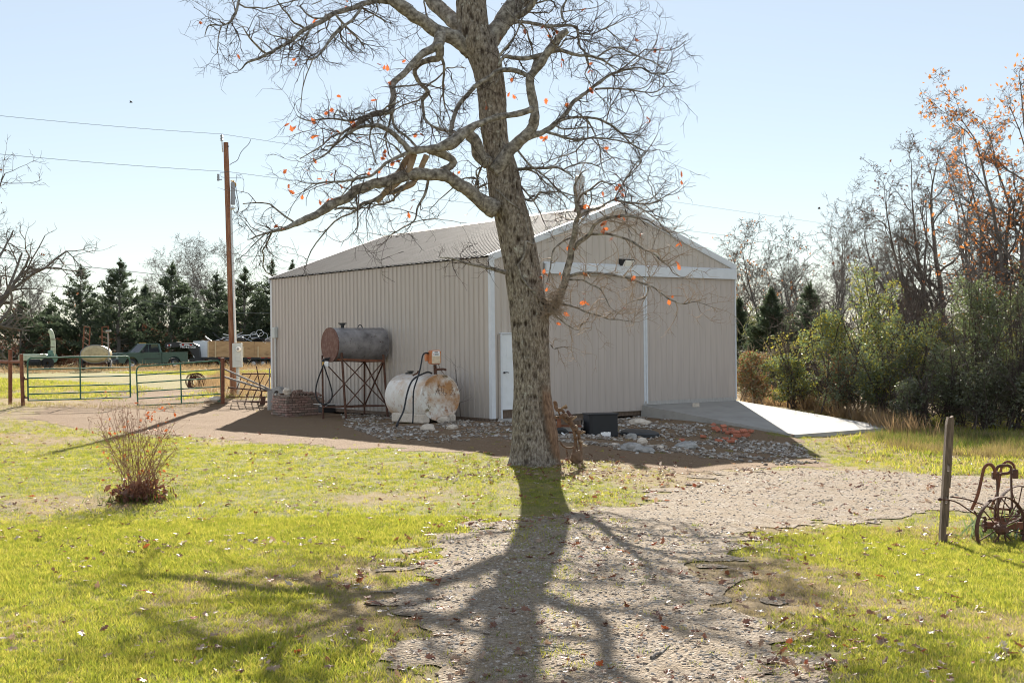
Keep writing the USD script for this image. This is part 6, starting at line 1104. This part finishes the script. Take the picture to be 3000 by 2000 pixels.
# black plastic bin and lid
bo = on(W(1762, 1284, 30.9)); bn_ = thing('black_bin', 'black rectangular plastic bin with a torn white label right of the oak', 'bin', bo); h_ = (W(1762, 1216, 30.9)-W(1762, 1285, 30.9))[2]; Rn = rotz(.22)
cB = A(bo[0], bo[1]+.28, bo[2]+h_/2-.02); part(bn_, 'tub', [bbox(cB, (.70, .55, h_), .02, Rn)], 'black_plastic', smooth=30); part(bn_, 'rim', [bbox(cB+A(0, 0, h_/2-.015), (.74, .59, .035), .012, Rn)], 'black_plastic'); part(bn_, 'rib', [box(cB+Rn @ A(x, -.278, 0), (.015, .012, h_*.86), Rn) for x in (-.30,)], 'black_plastic')
lb = cB+Rn @ A(.04, -.279, -h_*.37); part(bn_, 'label_sticker', prism([(-.12, -.05), (.12, -.05), (.125, .045), (.09, .05), (.07, .06), (.05, .045), (.0, .05), (-.03, .06), (-.05, .048), (-.115, .045)], .004, Rn @ rotx(math.pi/2), lb), 'label_white')
solo('plastic_tub', [(lambda w: (w[0]*[1, .8, 1] @ rotx(.10).T @ roty(.06).T+on(W(1874, 1266, 31.6), .07), w[1]))(lathe([[.0001, .05], [.40, .045], [.46, .02], [.475, -.05], [.44, -.05], [.42, .0], [.0001, .01]], 36))], 'black_plastic', 'shallow black round plastic tub upside down on the stones', 'tub', smooth=40)
solo('rock_slab', cat([blob(on(W(1850, 1322, 27.6), .05), (.24, .16, .12), 31, 3, .35), blob(on(W(1882, 1325, 27.5), .04), (.26, .15, .09), 32, 3, .3)]), 'stone_grey', 'long grey rock slab lying in the shade at the lawn edge', 'rock', smooth=50)
for i, (px, py, D, s_, lab, mt) in enumerate([(1254, 1263, 31.6, (.17, .15, .13), 'pale block-shaped rock on the gravel below the white tank', 'stone_pale'), (1325, 1262, 31.8, (.2, .1, .08), 'flat whitish rock on the gravel right of the white tank', 'stone_pale'), (1882, 1292, 29.6, (.12, .11, .10), 'small pale rounded rock in front of the black round tub', 'stone_pale'), (1849, 1277, 30.8, (.14, .1, .1), 'grey rock at the near rim of the black round tub', 'stone_grey'), (2010, 1302, 29.4, (.36, .22, .11), 'broad flat grey rock left of the red bricks', 'stone_grey'), (1935, 1315, 28.6, (.09, .08, .05), 'small tan stone right of the long rock slab', 'stone_pale'), (1872, 1227, 34.5, (.3, .2, .12), 'flat tan stone in the rubble by the ramp corner', 'stone_pale'), (1800, 1302, 28.5, (.1, .08, .05), 'white stone left of the long rock slab', 'stone_pale')]):
    c = on(W(px, py, D), s_[2]*.4); solo('rock', blob(c, s_, 60+i, 3, .3, 1.6, rotz(i)), mt, lab, 'rock', smooth=45)
bk = W(2040.5, 1189, 37.0); d = ray(2040.5, 1193); tt = np.linspace(32, 39, 1500)
def ramp_z(p): q = p-NC; v = q @ LV; return rz0+(-.405-rz0)*np.clip((-v-.02)/5.73, 0, 1)
Pq = EYE+d*tt[:, None]; hz = Pq[:, 2]-np.array([ramp_z(p) for p in Pq]); bk = Pq[int(np.argmax(hz < 0))]
solo('concrete_block', bbox(bk+A(0, .1, .06), (.20, .14, .125), .015, rotz(-.2)), 'stone_pale', 'small pale block lying on the shaded part of the ramp', 'block')
rng = np.random.default_rng(12)
BR = [(2103, 1267, 1.1, .9, 2), (2122, 1266, .5, 1.3, 0), (2143, 1263, .2, .2, 0), (2095, 1260, .3, .4, 0), (2135, 1272, .9, .2, 0), (2155, 1275, .2, .5, 2), (2178, 1272, .5, .7, 2), (2160, 1285, -.2, .2, 2), (2185, 1284, .4, .3, 2), (2125, 1290, 0, .1, 0), (2150, 1292, .3, .1, 0), (2060, 1284, .1, .1, 0), (2105, 1296, .1, .05, 0), (2140, 1298, .0, .1, 0), (1998, 1295, .1, .1, 0), (2200, 1268, 1, .3, 0), (2120, 1254, .4, .6, 0), (2090, 1250, 1.2, .3, 0)]
LB = ['red brick standing on edge with six round holes showing', 'red brick tilted against the upright holed brick', 'red brick nearest the ramp edge in the small heap', 'red brick at the upper left of the small heap', 'broken red brick lying below the upright holed brick', 'red brick with holes lying in the heap middle', 'red brick with holes at the right of the heap', 'red brick with holes lying flat low in the heap', 'red brick with holes at the lower right of the heap', 'flat red brick piece at the lower left of the heap', 'flat red brick piece at the lowest middle of the heap', 'lone red brick left of the heap', 'thin red brick lying in the lowest row', 'thin red brick at the lowest right of the row', 'lone red brick beside the broad flat grey rock', 'red brick at the far right end of the heap', 'red brick at the top of the heap by the ramp', 'red brick at the far upper left against the ramp']
for (px, py, rz, tl, hol), lab in zip(BR, LB):
    c = on(G(px, py), .05); R_ = rotz(rz) @ rotx(tl) @ roty(rng.normal(0, .15)); solo('red_brick', holed_brick(c+A(0, 0, .03), R_, 3, 2, .2, .1) if hol else bbox(c, (.2*rng.uniform(.6, 1), .1, .06), .008, R_), 'brick_red', lab, 'brick', 'red bricks dumped beside the ramp')
for k, (pts, w_, lab) in enumerate([([(1908, 1934), (1922, 1926), (1938, 1917), (1962, 1898)], .014, 'thick broken stick on the gravel near the bottom edge'), ([(2055, 1926), (2085, 1930), (2110, 1938), (2130, 1946)], .007, 'thin twig on the gravel near the lower right lawn'), ([(1560, 1898), (1610, 1905), (1680, 1910), (1740, 1908)], .006, 'thin long twig lying across the trunk shadow edge'), ([(1990, 1702), (2010, 1697), (2028, 1696)], .008, 'short dark stick in the middle of the driveway'), ([(2380, 1478), (2410, 1470), (2440, 1468)], .008, 'short twig on the right part of the driveway')]):
    solo('stick', tube([on(G(*p), .022+.01*math.sin(i*2)) for i, p in enumerate(pts)], np.linspace(w_, w_*.5, len(pts)), 7), 'limb_bark', lab, 'stick', smooth=40)

# ------------------------------------------------------------------ weathered post and the iron cultivator on the right
PDp = 16.7; pp0 = on(W(2765, 1604, PDp), -.1)
from shapely.geometry import Polygon as SPoly, box as sbox
def zp(x, y, D=PDp): return W(2700+x/1.793, 1180+y/1.793, D)
hgt = (zp(150, 63)-zp(112, 760))[2]; axp = unit(zp(150, 66)-zp(112, 762))
g = SPoly([(-.048, -.1), (.040, -.1), (.044, hgt*.97), (.03, hgt), (.0, hgt*.985), (-.030, hgt*.99), (-.048, hgt*.93)])
for z_ in (.11, .34, .58): g = g.difference(SPoly([(-.012+.03*(z_ < .2), z_*hgt), (.014+.03*(z_ < .2), z_*hgt), (.012+.03*(z_ < .2), z_*hgt+.10), (-.012+.03*(z_ < .2), z_*hgt+.09)]))
g = g.difference(SPoly([(.062, .36*hgt), (.026, .37*hgt), (.028, .46*hgt), (.062, .46*hgt)]))
ex = trimesh.creation.extrude_polygon(g, .085, engine='earcut'); v = np.array(ex.vertices); xa = unit(np.cross([0, 1, 0], axp)); b0 = zp(112, 762)
solo('wooden_post', (b0+v[:, :1]*xa+v[:, 1:2]*axp+(v[:, 2:]-.04)*A(0, 1, 0), np.array(ex.faces)), 'old_wood', 'weathered grey-brown wooden post with slots standing on the lawn right', 'post')
wc = zp(418, 662); cu = thing('iron_cultivator', 'rusty antique wheeled cultivator cut by the right picture edge', 'farm implement', on(wc)); wa = unit(A(.42, -.91, 0)); wr = 171/1.793*PDp/3848
def wheel(c, name='wheel'):
    w = part(cu, name, (lambda t: t)(lathe([[wr-.012, -.028], [wr, -.028], [wr+.004, 0], [wr, .028], [wr-.012, .028], [wr-.012, -.028]], 64, wa, c)), 'dark_rust', smooth=40); x_ = unit(np.cross(wa, [0, 0, 1])); y_ = A(0, 0, 1)
    part(w, 'hub', lathe([[.0001, -.10], [.04, -.10], [.05, -.05], [.07, -.04], [.07, .04], [.05, .05], [.04, .1], [.0001, .1]], 16, wa, c), 'dark_rust', smooth=40)
    for k in range(12):
        a = k*math.pi/6+.2; part(w, 'spoke', tube([c+wa*(.035*(-1)**k)+.04*(x_*math.cos(a)+y_*math.sin(a)), c+(wr-.006)*(x_*math.cos(a)+y_*math.sin(a))], .0085, 6), 'dark_rust')
wheel(wc); wc2 = wc+A(.62, 1.05, .02); wheel(wc2); wheel(wc+A(1.05, .05, .0)*1.02)
def rod(name, pts, r, n=8, D=PDp, mat='dark_rust', flat=None):
    P = smooth_path([zp(*(p if len(p) == 3 else (*p, D))) for p in pts], 36); return part(cu, name, tube(P, r, n), mat, smooth=50)
def zp3(x, y, D): return zp(x, y, D)
rod('left_spring_arm', [(262, 562), (278, 525), (292, 490), (303, 450), (312, 410), (322, 365), (332, 335), (350, 322), (368, 326), (380, 342), (388, 372)], .022, 8, PDp+.25, 'rust')
rod('right_spring_arm', [(362, 562), (382, 510), (398, 470), (408, 410), (416, 360), (426, 325), (445, 309), (465, 310), (482, 325), (488, 355)], .018, 8, PDp+.9, 'rust')
rod('top_loop', [(392, 385), (393, 350), (402, 334), (430, 329), (458, 330), (471, 342), (466, 360), (440, 370), (410, 376)], .020, 8, PDp+.4)
for (x0, y0, x1, y1, D) in ((396, 372, 402, 608, PDp+.3), (469, 362, 477, 600, PDp+.8), (480, 350, 484, 385, PDp+.8), (385, 540, 385, 610, PDp+.35), (466, 545, 466, 610, PDp+.8)): part(cu, 'upright', bar(zp(x0, y0, D), zp(x1, y1, D), .035, .022), 'dark_rust')
part(cu, 'clamp', [bbox(zp(388, 380, PDp+.32), (.09, .07, .10), .012), bbox(zp(490, 372, PDp+.8), (.08, .07, .12), .012)], 'dark_rust', kind='stuff')
part(cu, 'main_beam', bar(zp(330, 640, PDp+.25), zp(600, 645, PDp+.55), .10, .09), 'rust'); part(cu, 'cross_beam', bar(zp(390, 615, PDp+.4), zp(600, 620, PDp+.8), .05, .07), 'rust'); part(cu, 'lower_bar', bar(zp(360, 552, PDp+.5), zp(470, 560, PDp+.9), .03), 'rust'); part(cu, 'axle', tube([wc-wa*.08, wc2+wa*0], .025, 10), 'dark_rust', smooth=40)
part(cu, 'toothed_plate', [bbox(zp(330+(k % 2)*6, 600+k*9, PDp+.2), (.035, .05, .03), .006) for k in range(9)], 'dark_rust', kind='stuff')
rod('front_rod', [(96, 505), (130, 508), (165, 514), (205, 532), (245, 560), (285, 585), (330, 607)], .0095, 6, PDp-.06); rod('front_rod', [(150, 492, PDp+.06), (190, 497, PDp+.1), (235, 505, PDp+.15), (290, 522, PDp+.2), (340, 540, PDp+.3), (380, 552, PDp+.4)], .0095, 6)
rod('bent_tine', [(275, 565), (290, 590), (297, 625)], .012, 6, PDp+.1); rod('drop_bar', [(527, 590), (528, 710)], .02, 6, PDp+.6); rod('drag_link', [(500, 560), (515, 575), (540, 585)], .02, 6, PDp+.7); rod('tie_rod', [(430, 650), (480, 622), (540, 592)], .012, 6, PDp+.3); rod('tie_rod', [(350, 610), (430, 596), (530, 592)], .012, 6, PDp+.5)
tip = zp(97, 505, PDp-.06); part(cu, 'rod_end', blob(tip, (.03, .03, .022), 3, 2, .2), 'dark_rust')
rng = np.random.default_rng(6); pc = on(zp(440, 740, PDp+.5)); pl = thing('garden_plant', 'clump of green strap leaves growing inside the iron cultivator', 'plant', pc); n = 110
S = pc+np.stack([rng.normal(size=n)*.30, rng.normal(size=n)*.18, np.zeros(n)], 1); P, R = twig_level(S, unit(rng.normal(size=(n, 3))*A(.5, .4, .1)+A(0, 0, 1)), rng.uniform(.22, .48, n), np.full(n, .004), rng, 6, .10, .16)
e = unit(np.cross(np.gradient(P, axis=1), rng.normal(size=(n, 1, 3)))); wv = np.array([1, 1.1, 1, .8, .5, .05])[None, :, None]*.012; vv = np.stack([P-e*wv, P+e*wv], 2).reshape(n, 12, 3); fq = np.array([[2*k, 2*k+1, 2*k+3] for k in range(5)]+[[2*k, 2*k+3, 2*k+2] for k in range(5)])
part(pl, 'leaves', (vv.reshape(-1, 3), (fq[None]+np.arange(n)[:, None, None]*12).reshape(-1, 3)), 'hedge_leaf', smooth=True, kind='stuff')

# ================================================================== ground cover
def instancer(name, label, catg, protos, mats, pos, yaw, tilt, scale, pidx):
    p = path_for(None, name); pi = UsdGeom.PointInstancer.Define(stage, p); paths = []
    for i, (mesh, mt) in enumerate(zip(protos, mats)):
        q = f'{p}/prototypes/piece_{i}'; usdkit.mesh(stage, q, mesh, M[mt]); paths.append(q)
    pi.CreatePrototypesRel().SetTargets([Sdf.Path(x) for x in paths]); pi.CreateProtoIndicesAttr(Vt.IntArray.FromNumpy(pidx.astype(np.int32))); pi.CreatePositionsAttr(Vt.Vec3fArray.FromNumpy(pos.astype(np.float32)))
    cy_, sy_ = np.cos(yaw/2), np.sin(yaw/2); ct_, st_ = np.cos(tilt[:, 0]/2), np.sin(tilt[:, 0]/2); ax_ = np.stack([np.cos(tilt[:, 1]), np.sin(tilt[:, 1])], 1)
    w = ct_*cy_; x = st_*(ax_[:, 0]*cy_+ax_[:, 1]*sy_); y = st_*(ax_[:, 1]*cy_-ax_[:, 0]*sy_); z = ct_*sy_
    pi.CreateOrientationsAttr(Vt.QuathArray([Gf.Quath(float(a), float(b), float(c), float(d)) for a, b, c, d in zip(w, x, y, z)]))
    pi.CreateScalesAttr(Vt.Vec3fArray.FromNumpy((scale if scale.ndim == 2 else np.repeat(scale[:, None], 3, 1)).astype(np.float32)))
    pr = pi.GetPrim(); tag(pr, label, catg, None, 'stuff'); return pr
def blade_tuft(rng, n, h, w, spread):
    vs, fs = [], []
    for k in range(n):
        a = rng.uniform(0, 6.283); r_ = spread*math.sqrt(rng.random()); b = A(math.cos(a)*r_, math.sin(a)*r_, -.01); d = unit(rng.normal(size=3)*A(.45, .45, 0)+A(0, 0, 1)); L = h*rng.uniform(.5, 1.15); e = unit(np.cross(d, rng.normal(size=3)))*w; bend = unit(A(rng.normal(), rng.normal(), -.2))*L*.35
        m_ = b+d*L*.55; t_ = b+d*L+bend*.6; i = len(vs); vs += [b-e, b+e, m_+e*.8+bend*.15, m_-e*.8+bend*.15, t_]; fs += [[i, i+1, i+2], [i, i+2, i+3], [i+3, i+2, i+4]]
    return np.array(vs), np.array(fs)
rng = np.random.default_rng(77)
def scatter(n, x0, x1, y0, y1): return np.stack([rng.uniform(x0, x1, n), rng.uniform(y0, y1, n)], 1)
def view(q, margin=.42): return q[(np.abs(q[:, 0]) < margin*q[:, 1]+.5) & (q[:, 1] > 8.6)]
Q = np.vstack([view(scatter(90000, -8, 8, 8.6, 18)), view(scatter(60000, -14, 14, 18, 36)), view(scatter(16000, -18, 6, 36, 52))])
dD, dY = _rD(Q), _rY(Q); rag = meshkit.fbm(np.stack([Q[:, 0]*2.2, Q[:, 1]*2.2, Q[:, 0]*0], 1), 3, 61)
bare = np.clip(dD*1.6+dY*1.5, 0, 1); lawn_keep = rng.random(len(Q)) > np.clip(bare*1.15-(.45-rag)*1.0, 0, 1)
midstrip = (dD > .6) & (np.abs(Q[:, 0]-(.15+.02*(Q[:, 1]-9))) < .35) & (rng.random(len(Q)) < .10); lawn_keep |= midstrip | ((bare > .6) & (rng.random(len(Q)) < .012))
inB = ((Q-NC[:2]) @ GU[:2] > -.05) & ((Q-NC[:2]) @ GU[:2] < BW+.05) & ((Q-NC[:2]) @ LV[:2] > -5.8*((Q-NC[:2]) @ GU[:2] > ru0)) & ((Q-NC[:2]) @ LV[:2] < BL)
lawn_keep &= ~inB
dv = _rd(Q); Q = Q[lawn_keep]; dv = dv[lawn_keep]; n = len(Q); isdry = rng.random(n) < np.clip(dv*.9+.06, 0, .92)
sel = rng.random(n) < np.where(isdry, .75, 1.0); Q, isdry = Q[sel], isdry[sel]; n = len(Q)
pos = np.stack([Q[:, 0], Q[:, 1], zg(Q[:, 0], Q[:, 1])], 1); ht = (.75+.7*meshkit.fbm(np.stack([Q[:, 0]*.8, Q[:, 1]*.8, Q[:, 0]*0], 1), 3, 91))*rng.uniform(.7, 1.25, n)*np.where(isdry, .8, 1)
gr = np.random.default_rng(5); PT = [blade_tuft(gr, 15, .056, .0027, .075) for _ in range(4)]; PD_ = [blade_tuft(gr, 13, .05, .0024, .08) for _ in range(2)]
g_ = ~isdry
for nm, lab, mm, pr, ms in (('grass', 'short green grass of the lawn', g_, PT, ['tuft']*4), ('dry_grass', 'short straw-coloured grass in patches of the lawn', isdry, PD_, ['dry_tuft']*2)):
    k = int(mm.sum()); instancer(nm, lab, 'grass', pr, ms, pos[mm], rng.uniform(0, 6.283, k), np.stack([rng.uniform(0, .2, k), rng.uniform(0, 6.28, k)], 1), ht[mm], rng.integers(0, len(pr), k))
# fallen oak leaves
def flat_leaf(rng):
    v = np.array([(x, y, .10*x*x+.08*y*y+rng.normal()*.05) for x, y in OUT]+[(0, 0, rng.normal()*.03)]); k = len(OUT); return v*.115, np.array([[k, a, (a+1) % k] for a in range(k)])
Q = np.vstack([view(scatter(16000, -8, 8, 8.6, 18)), view(scatter(20000, -13, 13, 18, 34))]); cl = meshkit.fbm(np.stack([Q[:, 0]*.9, Q[:, 1]*.9, Q[:, 0]*0], 1), 4, 33); edge = np.exp(-((_rD(Q)-.5)/.35)**2); dt = np.hypot(Q[:, 0]-1.2, Q[:, 1]-23.5)
pk_ = np.clip((cl-.44)*3.2, 0, 1)*.32+edge*.26+.9*np.exp(-(dt/2.2)**2); pk_ *= np.where(_rY(Q) > .5, .3, 1); Q = Q[rng.random(len(Q)) < pk_]; n = len(Q)
Q = Q[~(((Q-NC[:2]) @ GU[:2] > 0) & ((Q-NC[:2]) @ LV[:2] > -5.5) & ((Q-NC[:2]) @ LV[:2] < BL) & ((Q-NC[:2]) @ GU[:2] > ru0))]; n = len(Q)
gr = np.random.default_rng(6); PL = [flat_leaf(gr) for _ in range(8)]
instancer('fallen_leaves', 'brown, tan and red fallen oak leaves scattered over lawn and driveway', 'leaves', PL, ['fallen_0', 'fallen_1', 'fallen_2', 'fallen_3', 'fallen_0', 'fallen_1', 'fallen_1', 'fallen_2'], np.stack([Q[:, 0], Q[:, 1], zg(Q[:, 0], Q[:, 1])+rng.uniform(.015, .055, n)], 1), rng.uniform(0, 6.283, n), np.stack([np.abs(rng.normal(size=n))*.45, rng.uniform(0, 6.28, n)], 1), rng.uniform(.35, 1.1, n), rng.choice(8, n, p=[.22, .2, .14, .08, .14, .1, .06, .06]))
# pebbles of the driveway and rubble in front of the barn
gr = np.random.default_rng(9); PS = [blob((0, 0, 0), (1, .8, .55), 300+i, 1, .35) for i in range(5)]
Q = np.vstack([view(scatter(42000, -5, 7, 8.6, 17)), view(scatter(26000, -4, 13, 17, 32))]); Q = Q[(_rD(Q)*.9+_rY(Q)*.25) > rng.uniform(.35, 1.0, len(Q))]; n = len(Q)
instancer('gravel', 'loose small gravel stones over the driveway', 'gravel', PS, ['peb_0', 'peb_1', 'peb_2', 'peb_3', 'peb_1'], np.stack([Q[:, 0], Q[:, 1], zg(Q[:, 0], Q[:, 1])+.012], 1), rng.uniform(0, 6.283, n), np.stack([rng.uniform(0, .4, n), rng.uniform(0, 6.28, n)], 1), .007+.016*rng.random(n)**2.2, rng.integers(0, 5, n))
RB1 = pix_poly([(1000, 1215), (1060, 1205), (1320, 1218), (1440, 1226), (1520, 1250), (1530, 1290), (1300, 1300), (1120, 1290), (1010, 1250)]); RB2 = pix_poly([(1560, 1225), (1880, 1204), (2000, 1235), (2200, 1285), (2340, 1300), (2420, 1355), (2250, 1365), (2000, 1340), (1850, 1330), (1760, 1310), (1600, 1290)])
out = []
for rb, k in ((RB1, 3400), (RB2, 6500)):
    x0, y0, x1, y1 = rb.g.bounds; q = np.stack([rng.uniform(x0, x1, k*3), rng.uniform(y0, y1, k*3)], 1); q = q[rb.contains_points(q)]; f_ = meshkit.fbm(np.stack([q[:, 0]*1.4, q[:, 1]*1.4, q[:, 0]*0], 1), 3, 12); out.append(q[f_ > rng.uniform(.38, .66, len(q))][:k])
Q = np.vstack(out); u_ = (Q-NC[:2]) @ GU[:2]; v_ = (Q-NC[:2]) @ LV[:2]; Q = Q[~((u_ > -.03) & (v_ > -.05)) & ~((u_ > ru0-.05) & (v_ > -5.8))]; n = len(Q)
instancer('rubble', 'pale crushed stones heaped along the foot of the barn', 'stones', PS, ['peb_0', 'peb_1', 'peb_2', 'peb_3', 'peb_4'], np.stack([Q[:, 0], Q[:, 1], zg(Q[:, 0], Q[:, 1])+.02], 1), rng.uniform(0, 6.283, n), np.stack([rng.uniform(0, .6, n), rng.uniform(0, 6.28, n)], 1), .014+.048*rng.random(n)**2.6, rng.choice(5, n, p=[.28, .3, .2, .14, .08]))

Q = np.vstack([scatter(26000, -34, -4, 46, 84), scatter(5000, 8, 26, 26, 40)]); Q = Q[np.abs(Q[:, 0]) < .45*Q[:, 1]]; u_ = (Q-NC[:2]) @ GU[:2]; v_ = (Q-NC[:2]) @ LV[:2]; Q = Q[~((u_ > -.2) & (u_ < BW+.3) & (v_ > -6))]; trk = np.abs(Q[:, 0]+12.6+.155*(Q[:, 1]-45)+.6*np.sin(Q[:, 1]*.2)); Q = Q[(trk > 1.6*rng.random(len(Q))+.5) | (Q[:, 1] > 66)]; n = len(Q)
instancer('field_grass', 'yellow-green grass of the open field behind the gates', 'grass', PT+PD_, ['tuft']*4+['dry_tuft']*2, np.stack([Q[:, 0], Q[:, 1], zg(Q[:, 0], Q[:, 1])], 1), rng.uniform(0, 6.283, n), np.stack([rng.uniform(0, .2, n), rng.uniform(0, 6.28, n)], 1), rng.uniform(2.0, 3.6, n), rng.choice(6, n, p=[.18, .18, .18, .16, .15, .15]))
